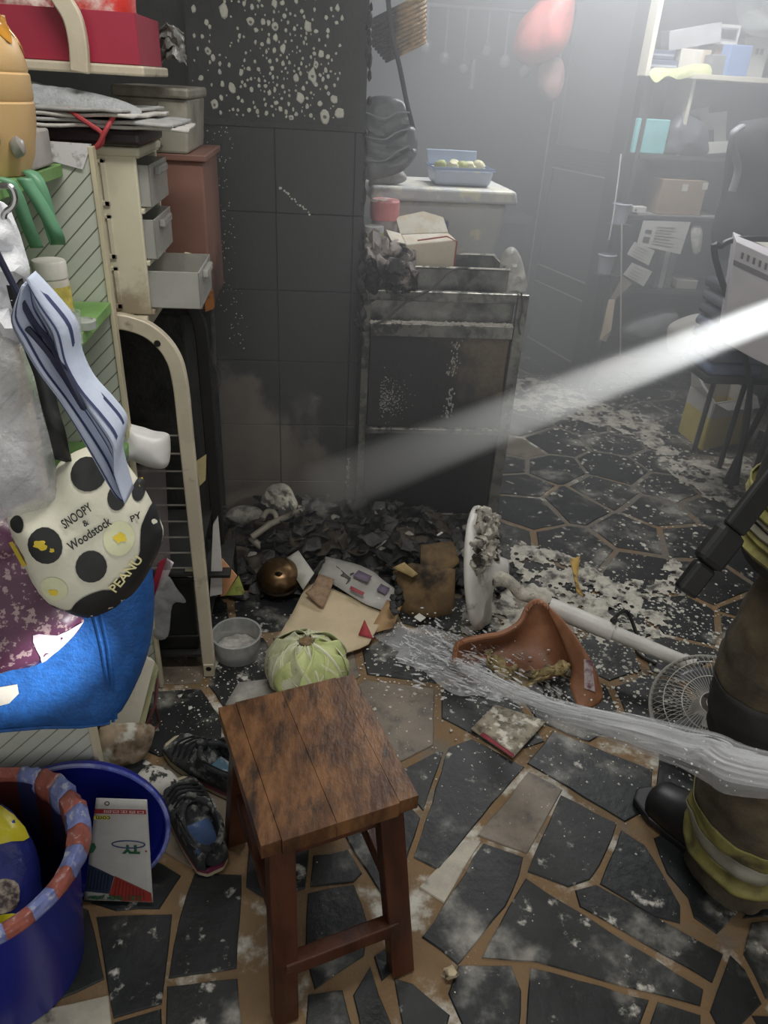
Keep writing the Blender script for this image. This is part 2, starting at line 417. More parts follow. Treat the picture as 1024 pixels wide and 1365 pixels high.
def slab(P, m, top=.0, seed=0):
    if area(P) < 0: P = P[::-1]
    Q = resample(P, .05); Q = [(x+.004*noise.noise(V(x*25, y*25, seed)), y+.004*noise.noise(V(x*25, y*25, seed+9))) for x, y in Q]
    k = len(Q); cx = sum(p[0] for p in Q)/k; cy = sum(p[1] for p in Q)/k
    mb = MB(); ins = .0025
    def inn(p):
        d = math.hypot(p[0]-cx, p[1]-cy) or 1; return (p[0]-(p[0]-cx)/d*ins, p[1]-(p[1]-cy)/d*ins)
    vs = [V(x, y, -.02) for x, y in Q] + [V(x, y, top-.0025) for x, y in Q] + [V(*inn(p), top) for p in Q]
    fs = [tuple(2*k+j for j in range(k))] + [(r*k+j, r*k+(j+1) % k, (r+1)*k+(j+1) % k, (r+1)*k+j) for r in (0, 1) for j in range(k)]
    mb.add(vs, fs); return mb.build('paving_slab', m, floor)
traced = []
for i, (k, q) in enumerate(TR):
    P = [tuple(atZ(*p, 0))[:2] for p in q]; traced.append(hull(P))
    slab(P, {'s': m_st[i % 3], 't': m_tan, 'w': m_pale}[k], 0, i)
R = random.Random(11); seeds = []
for gy in range(23):
    for gx in range(20):
        st = .20 if gy < 22 else .28
        seeds.append((-1.6+gx*.275+(gy % 2)*.11+R.uniform(-.085, .085), -.1+gy*.225+R.uniform(-.07, .07)))
for i, (sx, sy) in enumerate(seeds):
    if not (-.95 < sx < 3.3 and .35 < sy < 4.9): continue
    if not ((sx < 1.9+sy*.45) and sx > -.35-sy*.22 - .3): continue
    P = [(sx-.4, sy-.4), (sx+.4, sy-.4), (sx+.4, sy+.4), (sx-.4, sy+.4)]
    for j, (tx, ty) in enumerate(seeds):
        if j == i or abs(tx-sx) > .8 or abs(ty-sy) > .8: continue
        a, b = tx-sx, ty-sy; L = math.hypot(a, b); a /= L; b /= L
        P = clip(P, a, b, a*(sx+tx)/2+b*(sy+ty)/2-R.uniform(.008, .016))
        if len(P) < 3: break
    if len(P) < 3: continue
    ok = True
    for H in traced:
        cx = sum(p[0] for p in P)/len(P); cy = sum(p[1] for p in P)/len(P)
        I = P
        for e in range(len(H)):
            p, q = H[e], H[(e+1) % len(H)]; a, b = q[1]-p[1], p[0]-q[0]; I = clip(I, a, b, a*p[0]+b*p[1])
            if len(I) < 3: break
        if len(I) < 3 or abs(area(I)) < 1e-5: continue
        best = None
        for e in range(len(H)):
            p, q = H[e], H[(e+1) % len(H)]; a, b = q[1]-p[1], p[0]-q[0]; L = math.hypot(a, b); a /= L; b /= L
            O = clip(P, -a, -b, -(a*p[0]+b*p[1])-.012)
            if len(O) >= 3 and (best is None or abs(area(O)) > abs(area(best))): best = O
        if best is None or abs(area(best)) < .002: ok = False; break
        P = best
    if not ok or abs(area(P)) < .003: continue
    if sy > 4.6 and sx < 1.2: continue
    slab(P, R.choice(m_st*5+[m_tan]), R.uniform(-.001, .001), i)

# ---- the open panelled door
dA, dB = V(1.40, 4.76, 0), V(1.60, 4.06, 0)
du = (dB-dA).normalized(); dn = V(du.y, -du.x, 0)
if dn.dot(CAM-dA) < 0: dn = -dn
DW = (dB-dA).length
m_door = mat('dark_door', (46, 47, 50), .5, var=.15, scale=5, bump=.1); m_doorg = mat('door_pane', (78, 79, 82), .35, var=.1, scale=3)
m_edge = mat('door_edge', (150, 150, 150), .4)
dM = basis(dA, du, dn, V(0, 0, 1))
door = bpy.data.objects.new('door_1', None); COL.objects.link(door); door.location = dA; WL[door] = dA.copy(); struct(door)
st = .085
MB().box((0, -.02, 0), (st, .02, 2.25), dM).build('stile', m_door, door, bevel=.003)
MB().box((DW-st-.04, -.02, 0), (DW, .02, 2.25), dM).build('stile', m_door, door, bevel=.003)
for z0, z1 in ((0, .12), (.48, .58), (1.13, 1.25), (2.12, 2.25)):
    MB().box((st, -.018, z0), (DW-st-.04, .018, z1), dM).build('rail', m_door, door, bevel=.003)
for z0, z1 in ((.12, .48), (.58, 1.13), (1.25, 2.12)):
    MB().box((st, -.004, z0), (DW-st-.04, .004, z1), dM).build('pane', m_doorg, door)
    mb = MB()
    for a, b in (((st, z0), (DW-st-.04, z0)), ((st, z1), (DW-st-.04, z1))): mb.bar(dM @ V(a[0], .022, a[1]), dM @ V(b[0], .022, b[1]), .006, .006)
    mb.build('moulding', m_edge if z0 < 1 else m_door, door)
for z in (1.15, 1.17, 1.19, 1.21): MB().bar(dM @ V(st, .02, z), dM @ V(DW-st-.04, .02, z), .008, .008).build('moulding', m_door, door)
MB().box((-.006, -.022, 0), (.004, .024, 2.25), dM).build('edge_strip', m_edge, door)
# door frame jamb
struct(MB().box((1.56, 4.30, 0), (1.66, 4.56, 2.7)).build('trim_1', m_door, bevel=.003))

# ------------------------------------------------------------------ wooden stool
m_wood = mat('stool_wood', (98, 62, 36), .34, var=.45, scale=9, c2=(124, 86, 52), cover=(44, 30, 20), cscale=9, cthr=.60, cwid=.10, stretch=(2.6, 1.1, 1), bump=.16, bscale=40)
m_woodl = mat('stool_leg_wood', (66, 36, 24), .3, var=.3, scale=8, c2=(80, 44, 28), stretch=(2, 2, .5), bump=.1)
sc = V(.005, .95, 0); sM = rotz(sc, 18.1)
stool = thing('wooden_stool', sc, 'worn dark brown wooden stool standing on the slate floor', 'stool')
hw, hl = .1385, .1625
xs_ = [-hw, -hw+.034, -.012, hw-.037, hw]
for i in range(4):
    e0 = .004 if i in (0, 3) else 0
    MB().box((xs_[i]+.0001, -hl+e0, .416), (xs_[i+1]-.0001, hl-e0*.5, .450-(.0012 if i in (0, 3) else 0)), sM).build('seat_plank', m_wood, stool, smooth=True, bevel=.0007, seg=1)
for (sx, sy) in ((1,-1),(-1,-1),(1,1),(-1,1)):
    t = [sM @ V(sx*.098+dx, sy*.120+dy, .418) for dx, dy in ((-.023,-.018),(.023,-.018),(.023,.018),(-.023,.018))]
    b = [sM @ V(sx*.118+dx, sy*.196+dy, 0) for dx, dy in ((-.023,-.018),(.023,-.018),(.023,.018),(-.023,.018))]
    MB().hexa(b, t).build('leg', m_woodl, stool, bevel=.003)
for sy in (-1, 1):
    MB().bar(sM @ V(-.10, sy*.122, .388), sM @ V(.10, sy*.122, .388), .02, .055).build('apron', m_woodl, stool, bevel=.002)
    MB().bar(sM @ V(-.112, sy*.178, .125), sM @ V(.112, sy*.178, .125), .028, .036).build('stretcher', m_woodl, stool, bevel=.003)
for sx in (-1, 1):
    MB().bar(sM @ V(sx*.10, -.12, .388), sM @ V(sx*.10, .12, .388), .02, .055).build('apron', m_woodl, stool, bevel=.002)
    MB().bar(sM @ V(sx*.110, -.165, .20), sM @ V(sx*.110, .165, .20), .022, .036).build('stretcher', m_woodl, stool, bevel=.003)

# ------------------------------------------------------------------ scorched steel cabinet
m_steel = mat('scorched_steel', (150, 150, 145), .38, .75, var=.2, scale=8, cover=(40, 42, 42), cscale=4.2, cthr=.46, cwid=.14, up=POW, upthr=.52, upscale=16, bump=.15)
m_frame = mat('sooty_frame', (112, 112, 106), .42, .6, var=.2, scale=9, cover=(48, 49, 47), cscale=5, cthr=.47, cwid=.12, up=(215, 213, 203), upthr=.47, upscale=24,
              bias=[((-1, 0, 0), -.5, .35)])
m_panel = mat('scorched_panel', (104, 92, 76), .5, .3, var=.2, scale=60, cover=(42, 44, 44), cscale=7, cthr=.50, cwid=.14, bump=.2, bscale=70,
              bias=[((-1, 0, 0), -.62, 1.4), ((0, 0, -1), -.55, .9)])
cab = thing('steel_cabinet', V(.45, 2.87, 0), 'scorched steel kitchen cabinet with soot black doors beside the pillar', 'cabinet')
cx0, cx1, cy0, cy1, ct = .176, .738, 2.50, 3.26, .885
MB().box((cx0+.01, cy0+.035, .015), (cx1-.005, cy1, ct-.1)).build('body', m_steel, cab)
MB().box((cx0, cy0+.01, ct-.012), (cx1, cy1, ct)).build('deck', m_steel, cab, bevel=.003)
MB().box((cx0-.004, cy0-.006, 0), (cx0+.022, cy0+.02, ct+.02)).build('post', m_frame, cab, bevel=.002)
MB().hexa([V(.694,2.494,0),V(.738,2.494,0),V(.738,2.52,0),V(.694,2.52,0)], [V(.700,2.494,ct+.02),V(.738,2.494,ct+.02),V(.738,2.52,ct+.02),V(.700,2.52,ct+.02)]).build('post', m_frame, cab, bevel=.003)
for z0, z1, dy in ((.872, .905, -.004), (.752, .797, -.014), (.385, .405, -.006), (.015, .040, -.002)):
    MB().box((cx0+.022, cy0+dy, z0), (.696, cy0+.025, z1)).build('rail', m_frame, cab, bevel=.002)
MB().box((cx0+.02, cy0+.03, .795), (.70, cy0+.037, .875)).build('back_strip', m_steel, cab)
for z0, z1 in ((.409, .749), (.043, .382)):
    MB().box((cx0+.025, cy0+.004, z0), (.692, cy0+.022, z1)).build('door', m_panel, cab, bevel=.003)
R = random.Random(5); mb = MB()
for i in range(260):     # powder crust along the ledge and door
    x = R.uniform(cx0+.025, .69); mb.blob((x, cy0-.008+R.uniform(0, .018), .798), R.uniform(.004, .011), R.uniform(.004, .010), R.uniform(.003, .008), .3, 1, i)
o = mb.build('powder_crust', mat('powder', (214, 212, 202), .9, var=.1, scale=80, c2=(184, 182, 172)), cab); o['kind'] = 'stuff'
m_pow = MATS['powder']
mb = MB()
for i in range(90):
    x = .50+R.gauss(0, .010); z = R.choice([R.uniform(.45, .56), R.uniform(.60, .74)]); mb.blob((x, cy0+.003, z), R.uniform(.0012, .004), .002, R.uniform(.002, .007), .4, 1, i)
for i in range(260):
    x = .245+abs(R.gauss(0, .045)); z = .52+R.gauss(0, .035); mb.blob((x, cy0+.0035, z), R.uniform(.0008, .0028), .0012, R.uniform(.001, .003), .4, 1, i)
o = mb.build('powder_speckle', mat('powder_grey', (165, 164, 158), .9), cab); o['kind'] = 'stuff'

# things standing on the cabinet
pan = thing('steel_pan', V(.475, 2.68, ct), 'open rectangular steel pan on the scorched cabinet', 'pan')
x0, x1, y0, y1, z1 = .292, .672, 2.555, 2.80, ct+.088; t = .006
MB().box((x0, y0, ct+.001), (x1, y1, ct+.006)).build('bottom', m_steel, pan)
for a, b in (((x0,y0),(x1,y0+t)),((x0,y1-t),(x1,y1)),((x0,y0+t),(x0+t,y1-t)),((x1-t,y0+t),(x1,y1-t))):
    MB().box((a[0], a[1], ct+.006), (b[0], b[1], z1)).build('side', m_steel, pan)
mb = MB(); q = [V(x0,y0,z1),V(x1,y0,z1),V(x1,y1,z1),V(x0,y1,z1)]; mb.tube(q, .005, 6, closed=True); mb.build('rim', m_frame, pan)

m_tub = mat('grey_white_plastic', (196, 198, 200), .45, var=.05, scale=6, cover=(226, 222, 200), cscale=9, cthr=.60, cwid=.05, up=(226, 224, 210), upthr=.5, upscale=12)
bx = thing('storage_box', V(.47, 3.08, ct), 'large white plastic storage box with powder covered lid on the cabinet', 'storage box')
bM_ = rotz(V(.47, 3.08, 0), 3)
MB().hexa([bM_ @ V(*q) for q in ((-.215,-.14,ct+.001),(.225,-.14,ct+.001),(.225,.14,ct+.001),(-.215,.14,ct+.001))], [bM_ @ V(*q) for q in ((-.245,-.165,1.135),(.255,-.165,1.135),(.255,.165,1.135),(-.245,.165,1.135))]).build('body', m_tub, bx, bevel=.02, seg=3, smooth=True)
MB().hexa([bM_ @ V(*q) for q in ((-.275,-.195,1.135),(.285,-.195,1.135),(.285,.195,1.135),(-.275,.195,1.135))], [bM_ @ V(*q) for q in ((-.265,-.185,1.182),(.275,-.185,1.182),(.275,.185,1.182),(-.265,.185,1.182))]).build('lid', m_tub, bx, bevel=.012, seg=3, smooth=True)
MB().box((-.03, -.178, 1.02), (.03, -.160, 1.07), bM_ ).build('latch', mat('blue_latch', (110, 118, 160), .4), bx, bevel=.005)
# food box
m_bluep = mat('pale_blue_plastic', (188, 198, 216), .4, var=.05, up=(226, 222, 205), upthr=.58, upscale=20)
fb = thing('food_container', V(.56, 3.06, 1.183), 'pale blue lunch container with food standing on the storage box lid', 'container')
fM = rotz(V(.56, 3.06, 0), 2); x, y, z = .115, .085, 1.184
MB().hexa([fM @ V(a*x*.9, b*y*.9, z) for a, b in ((-1,-1),(1,-1),(1,1),(-1,1))], [fM @ V(a*x, b*y, z+.055) for a, b in ((-1,-1),(1,-1),(1,1),(-1,1))]).build('tray', m_bluep, fb, bevel=.012, seg=3, smooth=True)
mb = MB(); mb.tube([fM @ V(a*x, b*y, z+.058) for a, b in ((-1,-1),(1,-1),(1,1),(-1,1))], .006, 6, closed=True); mb.build('rim', mat('blue_rim', (150, 165, 195), .4), fb)
MB().hexa([fM @ V(*q) for q in ((-.11,.07,z+.06),(.075,.07,z+.06),(.075,.078,z+.06),(-.11,.078,z+.06))], [fM @ V(*q) for q in ((-.12,.085,z+.11),(.08,.085,z+.11),(.08,.092,z+.11),(-.12,.092,z+.11))]).build('lid', mat('sky_lid', (176, 192, 220), .4), fb, bevel=.003)
m_food = mat('pale_dumpling', (216, 212, 176), .6, var=.1, scale=30)
FD = ['greenish bun at the left end of the lunch container', 'pale dumpling at the back middle of the lunch container', 'pale dumpling right of the middle in the lunch container', 'pale dumpling at the right end of the lunch container', 'pale dumpling at the front left of the lunch container', 'greenish bun at the front middle of the lunch container']
for i, (dx, dy, c) in enumerate(((-.08,-.02,0),(-.02,.02,1),(.03,-.02,1),(.075,.02,1),(-.04,-.045,1),(.0,-.03,0))):
    o = MB().blob(fM @ V(dx, dy, z+.063), .024, .022, .02, .25, 2, i).build('dumpling', m_food if c else mat('green_bun', (178, 184, 120), .6), smooth=True)
    tag(o, FD[i], 'food', 'food in the lunch container')
# scorched cardboard carton, jar, tin, plastic bag
m_card = mat('powdered_card', (212, 202, 180), .8, var=.08, scale=10, up=(222, 218, 204), upthr=.5, cover=(150, 134, 112), cscale=9, cthr=.68)
cb = thing('cardboard_carton', V(.40, 2.66, ct+.006), 'pale open cardboard carton slumped inside the steel pan', 'carton')
cM = rotz(V(.40, 2.66, 0), 4)
mb = MB()
MB().hexa([cM @ V(*q) for q in ((-.088,-.05,ct+.008),(.085,-.05,ct+.008),(.085,.05,ct+.008),(-.088,.05,ct+.008))], [cM @ V(*q) for q in ((-.088,-.055,1.035),(.085,-.055,1.055),(.082,.05,1.06),(-.088,.05,1.05))]).build('body', m_card, cb, bevel=.004)
MB().prism([cM @ V(*q) for q in ((-.09,.05,1.05),(.08,.05,1.06),(.07,.10,1.10),(.0,.12,1.115),(-.10,.10,1.095))], V(0, .002, .003)).build('flap', m_card, cb)
MB().prism([cM @ V(*q) for q in ((-.09,-.05,1.035),(-.09,.05,1.05),(-.14,.06,1.06),(-.135,-.03,1.04))], V(0, 0, .003)).build('flap', m_card, cb)
MB().tube([cM @ V(*q) for q in ((.085,-.055,.93),(.087,-.058,1.05),(.05,-.06,1.066),(-.05,-.058,1.05))], .0025, 5).build('red_edge', mat('red_line', (170, 60, 60), .6), cb)
pj = thing('pink_lidded_jar', V(.255, 2.78, ct), 'clear plastic jar with pink lid beside the white storage box', 'jar')
jM = Matrix.Translation(V(.255, 2.78, 0)) @ Matrix.Rotation(.12, 4, 'Y')
MB().lathe([(.045, ct+.002),(.047, 1.0),(.045, 1.085)], 24, Matrix.Translation(V(.255,2.78,0)), True, True).build('body', mat('milky_plastic', (190, 180, 178), .4, alpha=.8), pj, smooth=True)
MB().lathe([(.050, 1.086),(.052, 1.10),(.052, 1.145),(.046, 1.152)], 24, Matrix.Translation(V(.255,2.78,0)), True, True).build('lid', mat('pink_plastic', (206, 128, 132), .5, up=(228, 214, 206), upthr=.47, upscale=20), pj, smooth=True)
gt = thing('green_label_tin', V(.215, 2.70, ct), 'small tin with yellow green label behind the burnt cloth', 'tin')
MB().lathe([(.035, ct+.002),(.035, 1.075)], 20, Matrix.Translation(V(.212,2.70,0)), True, True).build('body', m_tub, gt, smooth=True)
MB().lathe([(.0355, 1.02),(.0355, 1.055)], 20, Matrix.Translation(V(.212,2.70,0)), False, False).build('paper_label', mat('lime_label', (176, 190, 90), .6), gt, smooth=True)
pl = Plane(V(.70, 2.63, ct), V(0, -1, .1))
m_film = mat('clear_film', (215, 214, 208), .25, alpha=.55, var=.1, scale=30, bump=.5, bscale=50)
o = Pillow(pl, [(664,390),(668,345),(678,330),(688,332),(697,350),(703,385),(690,389)], .03, .025, folds=(.02, 30, 1)).mesh(.012).build('plastic_bag', m_film, smooth=True)
tag(o, 'crumpled clear plastic bag at the right end of the cabinet top', 'plastic bag')
# burnt cloth slumped over the left corner
m_cloth = mat('burnt_cloth', (150, 142, 138), .9, var=.25, scale=14, cover=(38, 38, 38), cscale=14, cthr=.50, cwid=.06, bump=.6, bscale=40, bias=[((0, 0, -1), -1.0, 1.6)])
def bc(u, v):
    x = .178+.17*u; z = 1.07-.17*v - .05*u*(1-v); y = 2.62-.13*math.sin(v*2.0)+.04*noise.noise(V(u*5, v*5, 1))
    return V(x+.025*noise.noise(V(u*7, v*7, 4)), y+.02*noise.noise(V(u*14, v*14, 2)), max(ct+.002, z+.03*noise.noise(V(u*9, v*9, 9))))
o = MB().grid(bc, 26, 26).build('burnt_cloth', m_cloth, smooth=True, solid=.004); tag(o, 'half burnt pinkish cloth slumped on the left cabinet corner', 'cloth')
m_char = mat('char', (30, 31, 31), .55, var=.3, scale=25, c2=(54, 54, 53), bump=.6, bscale=50)
mb = MB()
for i in range(26): mb.blob((.182+R.gauss(0, .012), 2.505+R.uniform(-.012, .02), R.uniform(.72, .97)), R.uniform(.010, .022), .014, R.uniform(.015, .035), .6, 1, i)
o = mb.build('melted_plastic', m_char, smooth=True); tag(o, 'black melted plastic clinging to the cabinet corner by the pillar', 'melted plastic')
# cords on the cabinet top
m_cord = mat('sooty_cord', (70, 70, 68), .6)
o = MB().tube(smooth_path([atY(620,357,2.54), atY(600,362,2.52), atY(575,385,2.49), atY(545,400,2.487), atY(515,425,2.485), atY(500,432,2.48)]), .004, 6).build('power_cord', m_cord, smooth=True); tag(o, 'sooty black cord hanging over the front of the steel pan', 'cord')
o = MB().tube(smooth_path([atY(515,370,2.53), atY(535,392,2.49), atY(550,398,2.485), atY(545,402,2.487)]), .0035, 6).build('power_cord', m_cord, smooth=True); tag(o, 'short charred cord drooping from the burnt cloth', 'cord')
o = MB().tube(smooth_path([atY(695,390,2.488), atY(697,410,2.485), atY(692,430,2.486), atY(694,446,2.488)]), .003, 6).build('power_cord', m_cord, smooth=True); tag(o, 'thin dark cord hanging down the cabinet right post', 'cord')

# ------------------------------------------------------------------ toppled standing fan
m_fan = mat('heat_stained_plastic', (208, 206, 200), .42, var=.08, scale=8, cover=(120, 112, 102), cscale=9, cthr=.66, cwid=.07, bump=.3, bscale=22)
m_crust = mat('charred_crust', (186, 180, 168), .8, var=.2, scale=30, cover=(46, 42, 38), cscale=16, cthr=.54, cwid=.06, bump=1, bscale=50)
fan0 = V(.515, 1.885, .198); fan1 = V(1.075, 1.525, .115)
az_ = (fan1-fan0).normalized(); ax_ = az_.cross(V(0,0,1)).normalized(); ay_ = ax_.cross(az_)
bz_ = (_ix*.94 - _f*.30 + _iy*.02).normalized(); bx_ = bz_.cross(V(0,0,1)).normalized(); by_ = bx_.cross(bz_)   # the base plate hangs askew on its melted neck
FM = basis(fan0 + V(.005, .01, .0), bx_, by_, bz_)
fan = thing('standing_fan', V(.8, 1.7, 0), 'toppled white standing fan with melted round base lying on the floor', 'fan')
mb = MB(); mb.lathe([(.0, -.004),(.185, -.004),(.194, .0),(.196, .010),(.190, .020),(.165, .028),(.12, .036),(.07, .05),(.04, .07),(.026, .10)], 60, FM, False, True)
for i, p in enumerate(mb.v):
    q = FM.inverted() @ p; rr = math.hypot(q.x, q.y)
    if q.z > .015:
        k = noise.noise(V(q.x*14, q.y*5, 3))*.022 + noise.noise(V(q.x*45, q.y*14, 1))*.007
        q.z += k*min(1, rr/.08); q.y -= .02*max(0, noise.noise(V(q.x*20, 0, 2)))*min(1, rr/.1)
    q.y *= 1.0; p2 = FM @ q; p2.z = max(.002, p2.z); mb.v[i] = p2
mb.build('base', m_fan, fan, smooth=True, ang=70)
mb = MB(); R = random.Random(8)
for i in range(60):
    a = R.uniform(-.2, 2.2); r_ = R.uniform(.05, .185) if i > 15 else R.uniform(.15, .19)
    c = FM @ V(r_*math.cos(a+.6), r_*math.sin(a+.6), .035+R.uniform(0, .035)*(1-r_/.2))
    mb.blob(c, R.uniform(.010, .026), R.uniform(.010, .022), R.uniform(.010, .028), .7, 2, i)
mb.build('charred_crust', m_crust, fan, smooth=True)
mb = MB()   # melted drips down the base
for i in range(16):
    a = R.uniform(-.12, .12); z0 = R.uniform(0, .10)
    P = [FM @ V(a+.008*noise.noise(V(i, k*.8, 0)), z0-.02*k*R.uniform(.8, 1.2), .040+.006*noise.noise(V(k, i, 2))-.002*k) for k in range(7)]
    P = [V(p.x, p.y, max(.01, p.z)) for p in P]
    mb.tube(P, [.004, .006, .007, .006, .006, .008, .005], 6)
mb.build('melted_drip', m_fan, fan, smooth=True)
neck = []
for k in range(12):
    t = k/11; neck.append(fan0 + az_*(.06+.19*t) + V(0, 0, .018*math.sin(t*9)*(1-t) - .012*t) + ax_*.008*math.sin(t*13))
MB().tube(neck, [.035, .03, .024, .02, .019, .021, .018, .017, .019, .022, .024, .025], 12).build('melted_neck', m_crust, fan, smooth=True)
P0 = neck[-1]
MB().tube([P0, P0+(fan1-P0)*.06, P0+(fan1-P0)*.44], [.027, .029, .028], 18).build('outer_pole', m_fan, fan, smooth=True)
MB().tube([P0+(fan1-P0)*.44, P0+(fan1-P0)*.47, P0+(fan1-P0)*.47, P0+(fan1-P0)*.97], [.029, .029, .022, .021], 18).build('inner_pole', m_fan, fan, smooth=True)
q = P0+(fan1-P0)*.46
MB().tube([q+ax_*-.03+V(0,0,.026), q+V(0,0,.04)], .008, 8).build('height_knob', mat('black_plastic', (28, 28, 28), .4), fan, smooth=True)
MB().tube([P0+(fan1-P0)*.95, fan1+(fan1-P0)*.03], [.024, .026], 12).build('collar', m_fan, fan, smooth=True)
cz = V(-.30, -.42, .85).normalized(); cx_ = cz.cross(V(0,1,0)).normalized(); cy_ = cz.cross(cx_); gc = V(1.06, 1.36, .105); GM = basis(gc, cx_, cy_, cz)
mb = MB()
for k in range(64):
    a = 2*math.pi*k/64; P = []
    for r_, z in ((.030, .050),(.07, .048),(.11, .040),(.135, .026),(.148, .006),(.150, -.01)):
        P.append(GM @ V(r_*math.cos(a+.25*r_/.15), r_*math.sin(a+.25*r_/.15), z))
    mb.tube(P, .0011, 4)
for r_, z in ((.075, .049),(.12, .036),(.030, .051)):
    mb.tube([GM @ V(r_*math.cos(2*math.pi*k/40), r_*math.sin(2*math.pi*k/40), z) for k in range(40)], .0014, 4, closed=True)
mb.build('front_grille', mat('grille_wire', (176, 174, 166), .4, .3), fan, smooth=True)
MB().tube([GM @ V(.150*math.cos(2*math.pi*k/48), .150*math.sin(2*math.pi*k/48), -.004) for k in range(48)], .0055, 7, closed=True).build('grille_ring', mat('grille_ring', (150, 148, 142), .4), fan, smooth=True)
mb = MB()
for k in range(48):
    a = 2*math.pi*k/48; mb.tube([GM @ V(r_*math.cos(a), r_*math.sin(a), z) for r_, z in ((.150, -.01),(.13, -.035),(.05, -.05))], .0011, 4)
mb.build('rear_grille', MATS['grille_wire'], fan, smooth=True)
MB().lathe([(.016, .049),(.016, .054),(.0, .055)], 20, GM, False, False).build('hub_cap', MATS['grille_ring'], fan, smooth=True)
for k in range(3):
    a = 2*math.pi*k/3
    MB().grid(lambda u, v: GM @ V((.03+.09*u)*math.cos(a+1.0*v*(.6+.4*u)), (.03+.09*u)*math.sin(a+1.0*v*(.6+.4*u)), .012*(v-.5)*2), 6, 6).build('blade', mat('smoky_blade', (90, 92, 95), .3), fan, smooth=True, solid=.002)
MB().lathe([(.045, -.02),(.05, -.06),(.035, -.08)], 16, GM, False, True).build('motor_housing', m_fan, fan, smooth=True)
o = MB().tube(smooth_path([P0+(fan1-P0)*.40+V(.02,.0,.03), atZ(835,815,.08), atZ(850,850,.02), atZ(850,870,.006), atZ(875,885,.006)]), .006, 7).build('power_cord', mat('black_rubber', (22, 22, 22), .5), smooth=True); tag(o, 'black cord curling on the floor beside the fan pole', 'cord')

# ------------------------------------------------------------------ half melted terracotta tub
m_terra = mat('terracotta', (160, 108, 76), .5, var=.12, scale=7, c2=(176, 124, 92), cover=(88, 56, 40), cscale=4, cthr=.60, cwid=.2, bump=.15)
tub = thing('terracotta_tub', V(.62, 1.6, 0), 'half melted terracotta brown plastic tub lying broken on the floor', 'tub')
def curve3(pts, n_=24):
    P = smooth_path([atZ(x, y, z) for x, y, z in pts], 8); return lambda t: P[min(len(P)-1, int(round(t*(len(P)-1))))]
rimc = curve3([(606,884,.028),(611,860,.075),(640,851,.10),(668,846,.105),(692,832,.13),(703,812,.17),(716,803,.19),(730,811,.187)])
botc = curve3([(628,892,.012),(640,884,.012),(662,892,.008),(690,902,.006),(715,906,.006),(738,904,.010),(755,895,.04),(763,880,.085)])
cutc = curve3([(730,811,.187),(740,833,.162),(752,862,.125),(763,892,.085),(760,915,.045),(772,946,.006)])
silc = curve3([(731,812,.186),(752,836,.165),(775,868,.13),(794,898,.085),(803,930,.03),(790,942,.006)])
def inn(u, v):
    p = rimc(u).lerp(botc(u), v) + V(.02, .055, -.015)*math.sin(math.pi*v)*(.4+.6*math.sin(math.pi*u)) ; p.z = max(.004, p.z); return p
def outp(u, v, off=0):
    d = (silc(u)-cutc(u)); p = cutc(u).lerp(silc(u), v) + V(.010, -.022, .030)*math.sin(math.pi*v)*(.2+.8*math.sin(math.pi*min(1, u*1.1))) + V(.1, -.5, .7).normalized()*off; p.z = max(.004, p.z); return p
mb = MB(); mb.grid(inn, 56, 14); mb.grid(outp, 40, 10); mb.build('shell', m_terra, tub, smooth=True, solid=.006)
MB().tube([rimc(k/50)+V(0, 0, .004) for k in range(51)], .0085, 8).build('rolled_rim', m_terra, tub, smooth=True)
for k in range(12): MB().blob(rimc(.70+.025*k)+V(0, -.006, .006), .006, .008, .009, .2, 1, k).build('rim_rib', m_terra, tub, smooth=True)
for k in range(5): MB().blob(rimc(.02+.04*k)+V(-.004, -.006, .004), .006, .008, .009, .2, 1, k).build('rim_rib', m_terra, tub, smooth=True)
shr = curve3([(648,866,.07),(662,874,.06),(680,888,.05),(700,898,.045),(722,892,.05),(745,884,.065),(764,886,.08)])
def shred(u, v): return shr(u) + V(.02*noise.noise(V(u*9, v*4, 0)), -.035*v+.015*noise.noise(V(u*14, v*6, 3)), .022*noise.noise(V(u*12, v*5, 6)) - .045*v*(.6+.6*math.sin(u*7)))
mb = MB(); mb.grid(shred, 50, 10); mb.v = [V(p.x, p.y, max(.006, p.z)) for p in mb.v]
mb.build('melted_edge', mat('burnt_resin', (168, 150, 108), .35, var=.3, scale=30, cover=(66, 56, 40), cscale=14, cthr=.56, bump=.9), tub, smooth=True, solid=.004)
lb = [outp(.52, .30, .010), outp(.80, .30, .010), outp(.80, .62, .010), outp(.52, .62, .010)]
MB().prism(lb, (lb[1]-lb[0]).cross(lb[2]-lb[0]).normalized()*.0015).build('sticker', mat('sticker', (190, 178, 178), .5, cover=(110, 60, 80), cscale=60, cthr=.55), tub)

